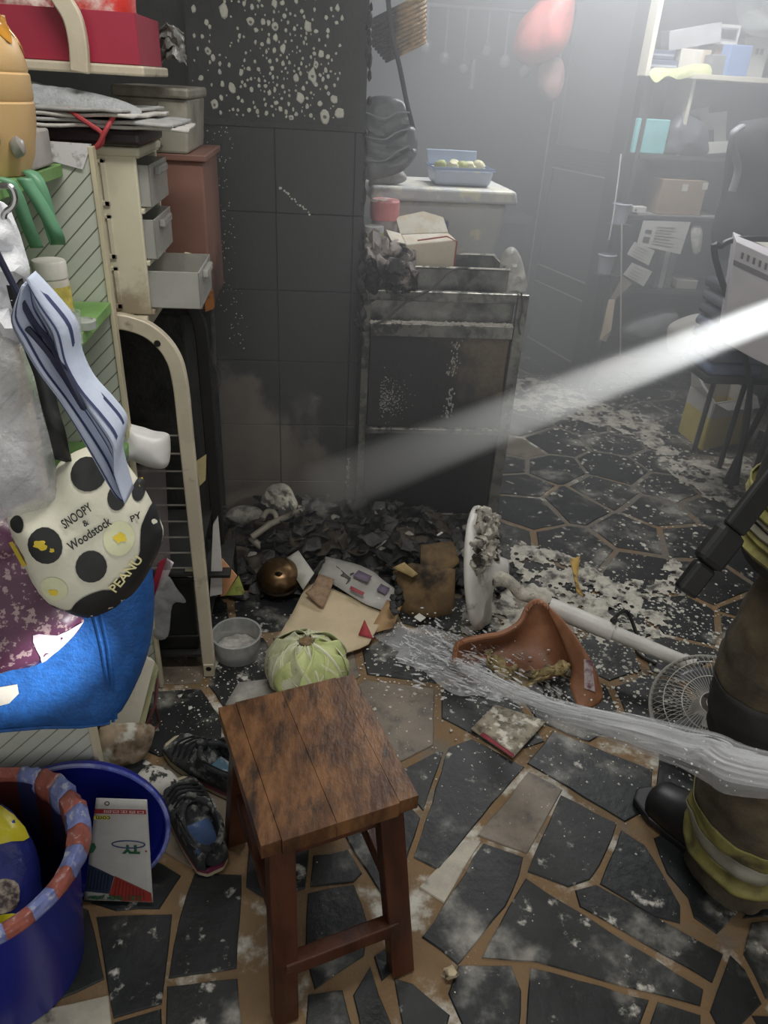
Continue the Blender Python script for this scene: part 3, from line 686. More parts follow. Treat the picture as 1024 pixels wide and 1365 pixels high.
# ------------------------------------------------------------------ green shelf unit with slatted end panels
m_green = mat('green_board', (112, 156, 84), .5, var=.12, scale=14, c2=(126, 166, 100))
m_slat = mat('pale_slat', (196, 200, 188), .55, var=.06, scale=5); m_slatb = mat('panel_backing', (150, 150, 138), .7)
m_cream = mat('cream_edge', (206, 196, 168), .5, var=.06)
UX0, UX1, UYN, UYF, UH = -1.02, -.42, 1.06, 1.60, 1.365
unit = thing('shelf_unit', V(-.72, 1.33, 0), 'green shelf unit with pale diagonal slatted end panels', 'shelf')
for yy in (UYN, UYF):
    pn = MB().box((UX0, yy, 0), (UX1-.003, yy+.016, UH)).build('end_panel', m_slatb, unit)
    MB().box((UX1-.003, yy-.006, 0), (UX1+.006, yy+.018, UH+.004)).build('edge_strip', m_cream, pn, bevel=.001, seg=1)
    pitch = .0235; wv = .0208; k = -60
    a, b = -math.sqrt(.5), math.sqrt(.5)     # strips rise to the right
    lo_, hi_ = a*UX1+b*0, a*UX0+b*UH
    c0 = lo_
    while c0 < hi_:
        P = clip(clip([(UX0, 0), (UX1-.004, 0), (UX1-.004, UH), (UX0, UH)], a, b, c0+wv), -a, -b, -c0)
        c0 += pitch
        if len(P) < 3 or abs(area(P)) < 1e-5: continue
        if min(p[0] for p in P) < -.99 and max(p[0] for p in P) < -.75: continue
        MB().prism([V(x, yy-.0018, z) for x, z in P], V(0, .0025, 0)).build('slat', m_slat, pn)
for z, xe in ((1.055, UX1+.002), (.735, UX1+.002), (.40, -.56), (.06, -.56)):
    MB().box((UX0, UYN+.017, z), (xe, UYF-.005, z+.022)).build('shelf_board', m_green, unit, bevel=.002)
MB().box((UX0, UYN+.017, 1.315), (-.475, UYF-.005, 1.337)).build('shelf_board', m_green, unit, bevel=.002)

# jar shaped like a barrel with glaze running down
m_clay = mat('tan_stoneware', (206, 172, 122), .4, var=.08, scale=5)
bc_ = V(-.535, 1.40, 1.338)
br = thing('stoneware_jar', bc_, 'tan barrel shaped jar with amber glaze running from the top', 'jar')
prof = [(.062,.0),(.075,.03),(.084,.075),(.0865,.105),(.084,.108),(.0865,.112),(.086,.145),(.083,.148),(.085,.152),(.078,.19),(.060,.215),(.040,.222)]
MB().lathe(prof, 40, Matrix.Translation(bc_), True, True).build('body', m_clay, br, smooth=True)
mb = MB(); n = 48; vs = []; fs = []
for j in range(n):
    a = 2*math.pi*j/n; drop = .022+.05*max(0, noise.noise(V(math.cos(a)*2.2, math.sin(a)*2.2, 3)))*1.6
    for i in range(7):
        t = i/6; s_ = t*(.03+drop)
        z = .2235 - max(0, s_-.03); r_ = (.02+s_*1.5 if s_ < .03 else 0)
        if s_ >= .03:
            zz = .2225-(s_-.03); r_ = [q for q in ((.060+(.078-.060)*((.215-zz)/.025) if zz > .19 else .078+(.085-.078)*((.19-zz)/.038)),)][0]
            if zz > .215: r_ = .060
            z = zz
        vs.append(bc_ + V((r_+.002)*math.cos(a), (r_+.002)*math.sin(a), z))
for j in range(n):
    for i in range(6): fs.append((j*7+i, ((j+1) % n)*7+i, ((j+1) % n)*7+i+1, j*7+i+1))
mb.add(vs, fs); mb.build('glaze', mat('amber_glaze', (196, 138, 50), .15, var=.2, scale=12), br, smooth=True)
for i, (a, z) in enumerate(((-60, .055), (-35, .045))):
    a = math.radians(a); MB().blob(bc_ + V(.083*math.cos(a), .083*math.sin(a), z), .012, .012, .016, .3, 2, i).build('flower_boss', mat('grey_glaze', (150, 146, 138), .3), br, smooth=True)
# green ribbons
m_rib = mat('green_ribbon', (104, 156, 122), .4, var=.1)
def ribbon(name, pts, wdt, m, label, cat, wd=V(1, 0, 0), th=.001):
    P = smooth_path(pts, 6); mb = MB(); vs = []
    for i, p in enumerate(P):
        a = wd.normalized(); vs += [p - a*wdt/2, p + a*wdt/2]
    mb.add(vs, [(2*i, 2*i+1, 2*i+3, 2*i+2) for i in range(len(P)-1)])
    o = mb.build(name, m, smooth=True, solid=th); tag(o, label, cat); return o
RB = V(.95, .3, 0)
ribbon('ribbon', [V(-.505, 1.40, 1.345), V(-.465, 1.38, 1.345), V(-.448, 1.37, 1.32), V(-.442, 1.37, 1.27), V(-.432, 1.36, 1.235), V(-.425, 1.34, 1.255), V(-.44, 1.335, 1.30), V(-.46, 1.335, 1.34)], .023, m_rib, 'loop of green ribbon hanging from the top green shelf board', 'ribbon', RB)
ribbon('ribbon', [V(-.56, 1.27, 1.345), V(-.475, 1.27, 1.347), V(-.455, 1.27, 1.33), V(-.448, 1.28, 1.28), V(-.446, 1.30, 1.24)], .020, m_rib, 'straight green ribbon end hanging below the barrel jar', 'ribbon', RB)
# jar and lid on the middle board
jp = atY(72, 395, 1.44); jz = 1.0775
jr = thing('supplement_jar', V(jp.x, 1.44, jz), 'white lidded jar with yellow label on the green shelf', 'jar')
JM = Matrix.Translation(V(jp.x, 1.44, jz))
MB().lathe([(.026,.001),(.030,.006),(.031,.075),(.028,.084)], 26, JM, True, True).build('body', mat('jar_white', (210, 205, 190), .3), jr, smooth=True)
MB().lathe([(.0315,.02),(.0315,.070)], 26, JM, False, False).build('paper_label', mat('jar_yellow', (205, 188, 96), .5, var=.2, scale=60), jr, smooth=True)
MB().lathe([(.030,.084),(.0305,.110),(.028,.114)], 26, JM, True, True).build('lid', mat('lid_white', (226, 222, 214), .4), jr, smooth=True)
q = atZ(112, 428, 1.09); o = MB().lathe([(.021, 0),(.022,.014),(.016,.016),(.015,.013),(.0,.013)], 26, Matrix.Translation(V(q.x, min(q.y, 1.55), 1.0775)), True, False).build('jar_lid', mat('clear_lid', (200, 205, 200), .2, alpha=.75), smooth=True); tag(o, 'small clear plastic lid lying on the green shelf', 'lid')
q = atZ(103, 448, 1.09); gl = V(q.x-.01, min(q.y, 1.46), 1.0775)
o = MB().lathe([(.018, .0),(.021,.055),(.0195,.055),(.017,.004)], 24, Matrix.Translation(gl), True, False).build('drinking_glass', mat('clear_glass', (225, 230, 228), .08, alpha=.28, var=.02), smooth=True); tag(o, 'small clear glass standing in front of the white lidded jar', 'glass')

# ------------------------------------------------------------------ cream metal rack
m_rack = mat('cream_metal', (204, 194, 172), .42, .1, var=.08, scale=9, cover=(118, 108, 94), cscale=12, cthr=.66, cwid=.08, bump=.08)
rack = thing('metal_rack', V(-.45, 1.85, 0), 'cream bent metal rack with wire rungs beside the blackened wall', 'rack')
def strip(pts, wd, th, n3):      # flat bar bent in its own plane
    P = smooth_path(pts, 7); mb = MB(); vs = []; k = len(P); n3 = Vector(n3)
    for i, p in enumerate(P):
        d = (P[min(i+1, k-1)]-P[max(i-1, 0)]).normalized(); s_ = d.cross(n3).normalized()
        vs += [p - s_*wd/2 - n3*th/2, p + s_*wd/2 - n3*th/2, p + s_*wd/2 + n3*th/2, p - s_*wd/2 + n3*th/2]
    fs = [(4*i+j, 4*i+(j+1) % 4, 4*i+4+(j+1) % 4, 4*i+4+j) for i in range(k-1) for j in range(4)] + [(3, 2, 1, 0), tuple(4*(k-1)+j for j in range(4))]
    return mb.add(vs, fs)
for yy, m_rk in ((1.648, m_rack), (2.02, mat('charred_rack', (34, 34, 34), .6))):
    pts = [V(-.60, yy, 1.022), V(-.45, yy, 1.023), V(-.40, yy, 1.020), V(-.352, yy, 1.00), V(-.315, yy, .955), V(-.300, yy, .89), V(-.297, yy, .75), V(-.293, yy, .4), V(-.290, yy, .04)]
    strip(pts, .034, .022, (0, 1, 0)).build('end_frame', m_rk, rack, smooth=True, bevel=.003)
    strip([V(-.62, yy, .0), V(-.62, yy, .5), V(-.62, yy, 1.0)], .034, .022, (0, 1, 0)).build('end_frame', m_rk, rack, smooth=True, bevel=.003)
    MB().box((-.305, yy-.014, .0), (-.275, yy+.014, .045)).build('foot', m_rk, rack, bevel=.002)
    MB().tube([V(-.29, yy-.0145, .03), V(-.29, yy-.010, .03)], .008, 12).build('foot_hole', mat('black_hole', (20, 20, 20), .6), rack)
    MB().tube([V(-.340, yy-.0125, .978), V(-.340, yy-.011, .978)], .0075, 12).build('bolt_hole', MATS['black_hole'], rack)
m_wire = mat('rack_wire', (150, 146, 138), .35, .6)
for k in range(9): MB().tube([V(-.62, 1.662, .36+k*.048), V(-.30, 1.662, .36+k*.048)], .0025, 6).build('rung', m_wire, rack, smooth=True)
MB().box((-.62, 1.655, 1.0), (-.36, 2.02, 1.03)).build('top_board', m_rack, rack, bevel=.003)
for z in (.33, .05):
    MB().box((-.62, 1.665, z), (-.305, 2.01, z+.008)).build('wire_shelf', mat('dark_shelf', (44, 44, 44), .5), rack)
bb = thing('black_storage_crate', V(-.42, 1.82, .06), 'black plastic crate on the bottom shelf of the cream rack', 'crate')
MB().box((-.57, 1.685, .0585), (-.318, 1.98, .325)).build('body', mat('black_crate', (32, 33, 33), .35, var=.2), bb, bevel=.01)
for z in (.10, .30): MB().box((-.575, 1.679, z), (-.313, 1.985, z+.014)).build('rib', MATS['black_crate'], bb, bevel=.003)
MB().prism([atY(x, y, 1.678) for x, y in ((247,757),(257,756),(261,765),(255,770),(246,768))], V(0, .001, 0)).build('torn_label', mat('torn_paper', (196, 188, 160), .8), bb)

# cream drawer tower
m_dr = mat('cream_plastic', (208, 202, 178), .45, var=.05, scale=6, cover=(150, 138, 116), cscale=6, cthr=.66, cwid=.1, bias=[((0, 0, -1), -1.15, .9)])
m_clear = mat('frosted_plastic', (186, 186, 180), .25, alpha=.62, var=.06, bump=.15, bscale=20)
tw = thing('drawer_tower', V(-.46, 1.77, 1.035), 'cream plastic drawer tower with three frosted drawers on the cream rack', 'drawer unit')
dx0, dx1, dy0, dy1, dz0, dz1 = -.58, -.352, 1.668, 1.90, 1.0315, 1.352
MB().box((dx0, dy1-.012, dz0), (dx1, dy1, dz1)).build('side_panel', m_dr, tw, bevel=.004)
sp = MB().box((dx0, dy0, dz0), (dx1, dy0+.012, dz1)).build('side_panel', m_dr, tw, bevel=.004)
MB().box((dx0-.004, dy0-.006, dz1-.004), (dx1+.010, dy1+.004, dz1+.014)).build('top', m_dr, tw, bevel=.006, seg=3)
for i in range(4):
    z = dz0 + i*.1045
    MB().box((dx0, dy0+.004, z), (dx1+.006, dy1-.004, z+.010)).build('divider', m_dr, tw, bevel=.002)
for i in range(3):
    z = dz0 + i*.1045
    for xx0, xx1 in ((-.55, -.412), (-.405, dx1-.004)):      # raised frame around recessed fields
        mb = MB()
        for lo, hi in (((xx0, z+.014), (xx1, z+.024)), ((xx0, z+.094), (xx1, z+.102)), ((xx1-.010, z+.014), (xx1, z+.102)), ((xx0, z+.014), (xx0+.008, z+.102))):
            mb.box((lo[0], dy0-.004, lo[1]), (hi[0], dy0+.001, hi[1]))
        if xx0 == -.55: mb.build('panel_frame', m_dr, sp, bevel=.001, seg=1)
    out = .0 if i else .085
    d = MB(); x0_, x1_ = dx1-.18+out, dx1+.022+out; y0_, y1_ = dy0+.016, dy1-.016; z0_, z1_ = z+.012, z+.092
    d.box((x1_-.004, y0_, z0_), (x1_, y1_, z1_)); d.box((x0_, y0_, z0_), (x1_, y0_+.003, z1_)); d.box((x0_, y1_-.003, z0_), (x1_, y1_, z1_)); d.box((x0_, y0_, z0_), (x1_, y1_, z0_+.003)); d.box((x0_, y0_, z0_), (x0_+.003, y1_, z1_))
    dr = d.build('drawer', m_clear, tw, bevel=.001, seg=1)
    MB().box((x1_, y0_+.05, z1_-.022), (x1_+.012, y1_-.05, z1_-.006)).build('pull', m_clear, dr, bevel=.003)

# stack of papers on the tower
m_news = mat('newsprint', (200, 196, 190), .85, var=.08, scale=30, cover=(140, 128, 126), cscale=24, cthr=.66)
m_newg = mat('grey_newsprint', (168, 168, 166), .85, var=.15, scale=26)
o = MB().box((-.60, 1.645, dz1+.016), (-.335, 1.90, dz1+.044)).build('dark_tray', mat('maroon_black', (40, 26, 32), .35), bevel=.008); tag(o, 'flat black maroon tray lying on the cream drawer tower', 'tray')
R = random.Random(2); names = ['lowest folded white newspaper in the stack on the drawer tower', 'second folded newspaper from the bottom of the stack', 'middle newspaper with greyish print in the stack', 'upper folded newspaper in the stack on the drawer tower']
for i in range(4):
    z = dz1+.047+i*.0085; dxx = R.uniform(-.02, .02); hx = .205-.018*i; rot = rotz(V(-.475+dxx, 1.76, z), 4-5*i)
    def sh(u, v, w=0, i=i, hx=hx):
        p = V((u-.5)*2*hx, (v-.5)*.25, .006*noise.noise(V(u*4, v*4, i)) + .010*(u-.5)**2*(1 if i > 1 else -1) + .003); return rot @ p
    mb = MB(); mb.grid(lambda u, v: sh(u, v), 14, 8)
    o = mb.build('newspaper', m_news if i % 2 == 0 else m_newg, smooth=True, solid=.006); tag(o, names[i], 'newspaper', 'newspapers stacked on the drawer tower')
o = Pillow(Plane(V(-.47, 1.72, 1.455), V(0, -.6, .8)), [(-.24,-.03),(-.1,-.035),(.05,-.05),(.125,-.055),(.13,-.035),(.06,-.005),(-.08,.02),(-.24,.03)], .012, .008, px=False, folds=(.006, 30, 2)).mesh(.014).build('bubble_wrap', mat('bubble_wrap', (176, 180, 182), .3, var=.1, scale=60, bump=.6, bscale=120), smooth=True)
tag(o, 'flattened grey bubble wrap roll on top of the newspapers', 'bubble wrap')
m_red = mat('red_cord', (176, 66, 72), .6)
o = MB().tube(smooth_path([atY(92,146,1.64), atY(105,156,1.625), atY(120,166,1.62), atY(135,177,1.62), atY(136,190,1.62), atY(127,197,1.62), atY(133,190,1.616), atY(142,172,1.616), atY(152,155,1.63)]), .0045, 8).build('red_rope', m_red, smooth=True); tag(o, 'red twisted rope loop hanging over the newspapers', 'rope')
o = MB().prism([atY(64,188,1.596), atY(122,192,1.596), atY(110,226,1.594), atY(66,214,1.594)], V(0, .001, 0)).build('printed_note', mat('note_paper', (214, 210, 212), .8, var=.05, cover=(90, 88, 94), cscale=45, cthr=.66), None); tag(o, 'white printed note stuck on the slatted panel top corner', 'note')
o = MB().box((-.62, 1.40, 1.34), (-.475, 1.55, 1.40)).build('grey_carton', mat('grey_card', (170, 165, 160), .8), bevel=.004); tag(o, 'small grey carton behind the barrel jar', 'carton')

# cream upper rack with red box
up = thing('upper_tray_rack', V(-.55, 1.85, 0), 'cream plastic tray rack with curved arm holding the red box', 'rack')
MB().box((-.72, 1.70, 1.488), (-.325, 1.98, 1.506)).build('tray', m_rack, up, bevel=.004)
strip([atY(58,-40,1.685), atY(78,-8,1.685), atY(97,24,1.685), atY(105,60,1.685), atY(107,97,1.685)], .034, .02, (0, 1, 0)).build('curved_arm', m_rack, up, smooth=True, bevel=.003)
for yy in (1.71, 1.97): MB().box((-.71, yy-.012, 0), (-.686, yy+.012, 1.488)).build('post', m_rack, up, bevel=.002)
rb = thing('red_box', V(-.5, 1.84, 1.507), 'crimson red open box on the cream tray', 'box')
m_crim = mat('crimson_card', (158, 44, 66), .45, var=.08, scale=5)
for lo, hi in (((-.70,1.715,1.507),(-.335,1.721,1.592)), ((-.70,1.955,1.507),(-.335,1.961,1.592)), ((-.341,1.721,1.507),(-.335,1.955,1.592)), ((-.70,1.721,1.507),(-.694,1.955,1.592)), ((-.694,1.721,1.507),(-.341,1.955,1.511))):
    MB().box(lo, hi).build('side', m_crim, rb, bevel=.001, seg=1)
o = Pillow(Plane(V(-.42, 1.80, 1.60), V(0, -1, .2)), [(-.06,-.06),(.045,-.06),(.07,-.02),(.065,.06),(.02,.09),(-.05,.08)], .05, .04, px=False, folds=(.014, 25, 1)).mesh(.014).build('red_plastic_bag', mat('red_film', (206, 64, 58), .2, var=.15, scale=14, cover=(222, 205, 198), cscale=16, cthr=.60), smooth=True); tag(o, 'glossy red and white plastic bag inside the red box', 'plastic bag')
o = Pillow(Plane(V(-.57, 1.78, 1.60), V(0, -1, .2)), [(-.06,-.05),(.05,-.05),(.07,.0),(.03,.05),(-.05,.05)], .04, .04, px=False, folds=(.012, 25, 1)).mesh(.014).build('striped_packet', mat('packet_stripe', (200, 180, 172), .4, var=.1, cover=(150, 60, 60), cscale=30, cthr=.56), smooth=True); tag(o, 'pale pink striped packet at the left inside the red box', 'packet')

# boxes further back, heat stained
m_greyp = mat('stained_grey_plastic', (164, 160, 146), .45, var=.1, scale=8, cover=(96, 90, 80), cscale=5, cthr=.60, cwid=.12)
gb = thing('grey_storage_box', V(-.37, 2.17, 1.33), 'heat stained grey plastic box with lid behind the newspapers', 'storage box')
MB().hexa([V(-.45,2.02,1.328),V(-.300,2.02,1.328),V(-.300,2.32,1.328),V(-.45,2.32,1.328)], [V(-.455,2.01,1.445),V(-.292,2.01,1.445),V(-.292,2.33,1.445),V(-.455,2.33,1.445)]).build('body', m_greyp, gb, bevel=.006)
MB().box((-.462, 2.0, 1.445), (-.286, 2.34, 1.468)).build('lid', m_greyp, gb, bevel=.006)
mb = MB()
for lo, hi in (((-.435,1.345),(-.36,1.350)), ((-.435,1.43),(-.36,1.435)), ((-.362,1.345),(-.357,1.435))): mb.box((lo[0], 2.008, lo[1]), (hi[0], 2.02, hi[1]))
mb.build('panel_frame', m_greyp, gb)
pc = thing('brown_cabinet', V(-.35, 2.17, .94), 'reddish brown plastic cabinet with scorched edge below the grey box', 'cabinet')
m_pink = mat('scorched_brown', (134, 98, 86), .5, var=.1, scale=5, cover=(56, 46, 42), cscale=4, cthr=.58, cwid=.12, bias=[((0, 0, -1), -1.05, .9)])
MB().box((-.45, 2.03, .945), (-.268, 2.34, 1.312)).build('body', m_pink, pc, bevel=.006)
MB().box((-.458, 2.02, 1.312), (-.258, 2.35, 1.3275)).build('top', m_pink, pc, bevel=.003)
MB().prism([V(-.285,2.022,.945), V(-.262,2.022,.955), V(-.262,2.022,1.00), V(-.285,2.022,1.02)], V(0, .02, 0)).build('burnt_corner', mat('burnt_orange', (150, 96, 52), .4, cover=(40, 30, 24), cscale=20, cthr=.5), pc)
m_blackc = mat('charred_cabinet', (36, 37, 37), .6, var=.3, scale=10, c2=(52, 52, 50), bump=.5, bscale=40)
cc = thing('charred_cabinet', V(-.36, 2.2, 0), 'completely blackened cabinet standing between the rack and the pillar', 'cabinet')
MB().box((-.60, 2.05, 0), (-.350, 2.60, .93)).build('body', m_blackc, cc, bevel=.006)
for z in (.3, .6): MB().box((-.60, 2.045, z), (-.350, 2.052, z+.012)).build('seam', m_blackc, cc)
MB().box((-.61, 2.04, .93), (-.30, 2.6, .944)).build('top', m_blackc, cc, bevel=.003)
o = MB().grid(lambda u, v: atY(246+22*u, 336+70*v+8*u, 1.93) + V(.01*noise.noise(V(u*3, v*3, 1)), .02*u+.02*noise.noise(V(u*2, v*4, 3)), 0), 6, 12).build('curled_paper', mat('cream_paper', (206, 198, 168), .8, var=.1, scale=20), smooth=True, solid=.001); tag(o, 'curled cream paper hanging beside the open drawer', 'paper')
# crumpled smoky plastic cone
o = MB().grid(lambda u, v: atY(205+40*u+4*v, 45+45*v-12*math.sin(u*3), 2.05-.05*math.sin(u*3.1)) + V(0, .03*noise.noise(V(u*5, v*5, 2)), .01*noise.noise(V(u*6, v*6, 7))), 16, 12).build('smoky_plastic_sheet', mat('smoky_film', (150, 148, 142), .25, alpha=.8, var=.2, scale=12, bump=.4), smooth=True, solid=.002); tag(o, 'curled smoke stained plastic sheet above the grey box', 'plastic sheet')

# ------------------------------------------------------------------ bags hanging at the near end
m_blue = mat('blue_nonwoven', (24, 84, 152), .6, var=.16, scale=60, bump=.35, bscale=160)
pl = Plane(V(-.42, .985, .7), V(.18, -1, .12))
blue = Pillow(pl, [(-40,700),(60,700),(160,715),(198,745),(206,800),(200,860),(180,915),(150,958),(90,962),(20,962),(-40,962)], .045, .03, wid=.05, folds=(.008, 9, .5), sm=3)
bo = thing('blue_cooler_bag', pl.pt(0, -.2, 0), 'bright blue fabric bag hanging on the shelf end panel', 'bag')
blue.mesh(.016).build('body', m_blue, bo, smooth=True, ang=80)
MB().tube([blue.on(x, y, .001) for x, y in ((118,770),(128,800),(138,840),(146,890),(152,950))], .003, 6).build('seam', m_blue, bo, smooth=True)
MB().tube([blue.on(x, y, .001) for x, y in ((128,770),(137,800),(146,840),(152,890),(156,945))], .003, 6).build('seam', m_blue, bo, smooth=True)
MB().tube([blue.on(x, y, .0) for x, y in ((4,952),(60,955),(110,953),(148,948))], .004, 6).build('piping', m_blue, bo, smooth=True)
MB().prism([blue.on(x, y, .002) for x, y in ((-10,895),(30,888),(32,900),(20,912),(-10,920))], V(0, -.001, 0)).build('patch', mat('pale_patch', (190, 184, 172), .7), bo)

m_purple = mat('purple_print', (92, 54, 78), .35, var=.12, scale=10, cover=(168, 144, 146), cscale=80, cthr=.575, cwid=.03, detail=3)
pl = Plane(V(-.42, .90, .75), V(.12, -1, .2))
pur = Pillow(pl, [(-40,690),(30,690),(60,730),(75,790),(112,828),(60,880),(20,892),(-40,890)], .03, .02, wid=.06, folds=(.012, 14, 1))
po = thing('purple_print_bag', pl.pt(0, -.1, 0), 'shiny dark purple printed bag hanging left of the white tote', 'bag')
pur.mesh(.013).build('body', m_purple, po, smooth=True)
pur.patch([(50,835),(80,838),(112,828),(62,880),(58,866)], .012, .002).build('torch_lit_corner', mat('pinkish_white', (222, 208, 220), .5), po, smooth=True)  # brightness of the torch spot painted into the bag corner

m_canvas = mat('ivory_canvas', (222, 220, 200), .6, var=.04, scale=10, bump=.12, bscale=60)
m_blk = mat('black_fabric', (34, 36, 36), .5, var=.2, scale=30)
pl = Plane(V(-.33, .845, .88), V(.20, -1, .25))
tote = Pillow(pl, [(8,684),(30,672),(60,655),(78,618),(110,598),(150,590),(172,622),(192,650),(212,690),(218,712),(205,748),(182,785),(152,808),(118,820),(86,812),(60,798),(40,770),(24,735)], .055, .03, wid=.075, folds=(.010, 11, .7))
to = thing('printed_tote_bag', pl.pt(0, -.12, 0), 'ivory tote bag with black discs and lettering hanging at left', 'bag')
tote.mesh(.011).build('body', m_canvas, to, smooth=True, ang=80)
tote.patch([(46,782),(60,790),(78,800),(95,802),(106,786),(122,775),(150,770),(163,790),(150,807),(118,818),(86,811),(62,798)], .010, .002).build('black_hem', m_blk, to, smooth=True)
tote.patch([(190,688),(204,668),(213,692),(217,712),(205,748),(182,783),(165,790),(152,772),(150,762),(170,748),(186,728),(188,708)], .009, .002).build('black_hem', m_blk, to, smooth=True)
def disc(cx, cy, rx, ry, m, name='printed_disc', off=.0012, rot=0, n=18):
    return tote.patch([(cx+rx*math.cos(2*math.pi*k/n)*math.cos(rot)-ry*math.sin(2*math.pi*k/n)*math.sin(rot), cy+rx*math.cos(2*math.pi*k/n)*math.sin(rot)+ry*math.sin(2*math.pi*k/n)*math.cos(rot)) for k in range(n)], .008, off, sm=0).build(name, m, to, smooth=True)
m_yel = mat('print_yellow', (226, 200, 60), .6); m_pale = mat('print_pale', (214, 216, 178), .6)
def blotch(cx, cy, r_, m, seed, asp=1.0):
    P = []
    for k in range(16):
        a = 2*math.pi*k/16; q = r_*(1+.75*noise.noise(V(math.cos(a)*1.6+seed*3, math.sin(a)*1.6, seed))); P.append((cx+q*math.cos(a), cy+q*asp*math.sin(a)))
    return tote.patch(P, .006, .002, sm=2).build('printed_blotch', m, to, smooth=True)
disc(121, 623, 23, 20, m_blk);
disc(67, 712, 23, 23, m_blk); blotch(62, 710, 9, m_yel, 3, .7); blotch(77, 716, 3, m_yel, 4)
disc(161, 703, 20, 22, m_pale); blotch(163, 702, 7, m_yel, 5, .9)
disc(126, 738, 20, 21, m_blk);
disc(158, 652, 12, 16, m_blk); disc(186, 648, 9, 12, m_blk); blotch(188, 641, 4, m_yel, 8)
disc(78, 768, 18, 16, m_pale); blotch(76, 773, 6, m_yel, 9, .8)
disc(28, 690, 10, 10, m_blk)
def tote_text(txt, a, b, hpx, m, bold=0, off=.0035):
    vs, fs = text2d(txt, 1, bold); x0 = min(q[0] for q in vs); x1 = max(q[0] for q in vs); y0 = min(q[1] for q in vs); y1 = max(q[1] for q in vs)
    ax, ay = b[0]-a[0], b[1]-a[1]; L_ = math.hypot(ax, ay); nx, ny = ay/L_, -ax/L_
    def fn(x, y):
        u = (x-x0)/(x1-x0); v = (y-y0)/(y1-y0); return tote.on(a[0]+ax*u+nx*hpx*v, a[1]+ay*u+ny*hpx*v, off)
    mb = MB(); mb.add([fn(*q) for q in vs], fs); return mb.build('lettering', m, to)
tote_text('SNOOPY', (93, 690), (129, 665), 12, m_blk, .02); tote_text('&', (118, 687), (124, 683), 8, m_blk, .02)
tote_text('Woodstock', (101, 717), (153, 684), 12, m_blk, .02); tote_text('PY', (177, 683), (190, 679), 8, m_blk, .02)
tote_text('PEANU', (157, 774), (192, 734), 13, mat('print_cream', (232, 226, 170), .6), .02)
MB().prism([tote.on(*q, .003) for q in ((13,722),(20,716),(40,742),(33,748))], V(0, -.0015, 0)).build('yellow_tag', m_yel, to)
# black carrying strap
vs = smooth_path([tote.on(86, 612, .002), atY(76, 575, .85), atY(66, 540, .86), atY(58, 505, .87), atY(45, 470, .88), atY(25, 400, .90), atY(10, 330, .93)], 5)
mb = MB(); mb.add([p + d for p in vs for d in (V(-.010, 0, .003), V(.010, 0, -.003))], [(2*i, 2*i+1, 2*i+3, 2*i+2) for i in range(len(vs)-1)]); mb.build('strap', m_blk, to, smooth=True, solid=.002)

# blue and white striped cloth: each stripe runs the length of the cloth
m_cl = mat('pale_blue_cloth', (198, 208, 228), .75, var=.06, scale=12, bump=.2); m_nav = mat('navy_stripe', (58, 66, 104), .75)
Lc = [(36,380),(18,420),(30,450),(55,490),(85,530),(115,580),(140,625),(158,655),(168,662)]; Rc = [(46,362),(75,395),(100,430),(106,470),(122,505),(148,535),(166,562),(160,600),(175,655)]
def edge(P, t):
    t *= len(P)-1; i = min(int(t), len(P)-2); f = t-i; return (P[i][0]*(1-f)+P[i+1][0]*f, P[i][1]*(1-f)+P[i+1][1]*f)
Lc = smooth2(Lc, 4, False); Rc = smooth2(Rc, 4, False)
def stripec(u, v, off=0):
    a, b = edge(Lc, v), edge(Rc, v); p = atY(a[0]+(b[0]-a[0])*u, a[1]+(b[1]-a[1])*u, .815-.02*v)
    return p + V(0, -.012*math.sin(u*math.pi*3+v*2) - .012*math.sin(u*math.pi) - off, 0)
sc_ = MB().grid(lambda u, v: stripec(u, v), 28, 40).build('striped_cloth', m_cl, smooth=True, solid=.003); tag(sc_, 'pale blue cloth with navy stripes draped over the white tote', 'cloth')
for k in range(7):
    u0 = .05+.145*k; MB().grid(lambda u, v: stripec(u0+.034*u, v, .0048), 3, 40).build('stripe', m_nav, sc_, smooth=True)
MB().tube(smooth_path([atY(-5, 335, .80), stripec(.4, .17, .008), stripec(.55, .3, .008), stripec(.72, .5, .008), stripec(.62, .55, .008), stripec(.42, .35, .008), stripec(.3, .2, .008)]), .0035, 6).build('drawstring', mat('navy_cord', (40, 44, 66), .6), sc_, smooth=True)
# white crinkled bag with blue print
o = Pillow(Plane(V(-.42, .90, 1.25), V(.15, -1, .3)), [(-30,280),(5,270),(22,300),(32,330),(40,365),(30,395),(40,420),(25,460),(0,450),(-30,440)], .02, .02, folds=(.018, 40, 1)).mesh(.009).build('white_crinkled_bag', mat('white_film', (222, 224, 228), .4, var=.06, cover=(110, 120, 170), cscale=34, cthr=.68, cwid=.03, bump=.4), smooth=True); tag(o, 'white crinkled bag with blue print hanging from the metal hook', 'bag')
# clear plastic bag in front
m_cling = mat('clear_bag_film', (200, 200, 202), .12, alpha=.46, var=.25, scale=14, bump=1.0, bscale=34)
o = Pillow(Plane(V(-.42, .83, .95), V(.12, -1, .25)), [(-30,420),(5,410),(30,455),(48,500),(55,545),(70,600),(80,650),(88,668),(50,682),(10,690),(-30,690)], .028, .02, folds=(.016, 24, .6)).mesh(.010).build('clear_plastic_bag', m_cling, smooth=True); tag(o, 'crumpled clear plastic bag in front of the purple bag', 'plastic bag')
# metal hook
o = MB().tube(smooth_path([atY(-14,250,.94), atY(12,248,.93), atY(20,262,.93), atY(17,275,.93), atY(6,285,.93), atY(5,305,.93), atY(-4,318,.93)]), .0035, 8).build('metal_hook', mat('bright_metal', (190, 190, 188), .25, .9), smooth=True); tag(o, 'bent bright metal hook at the left edge holding the bags', 'hook')

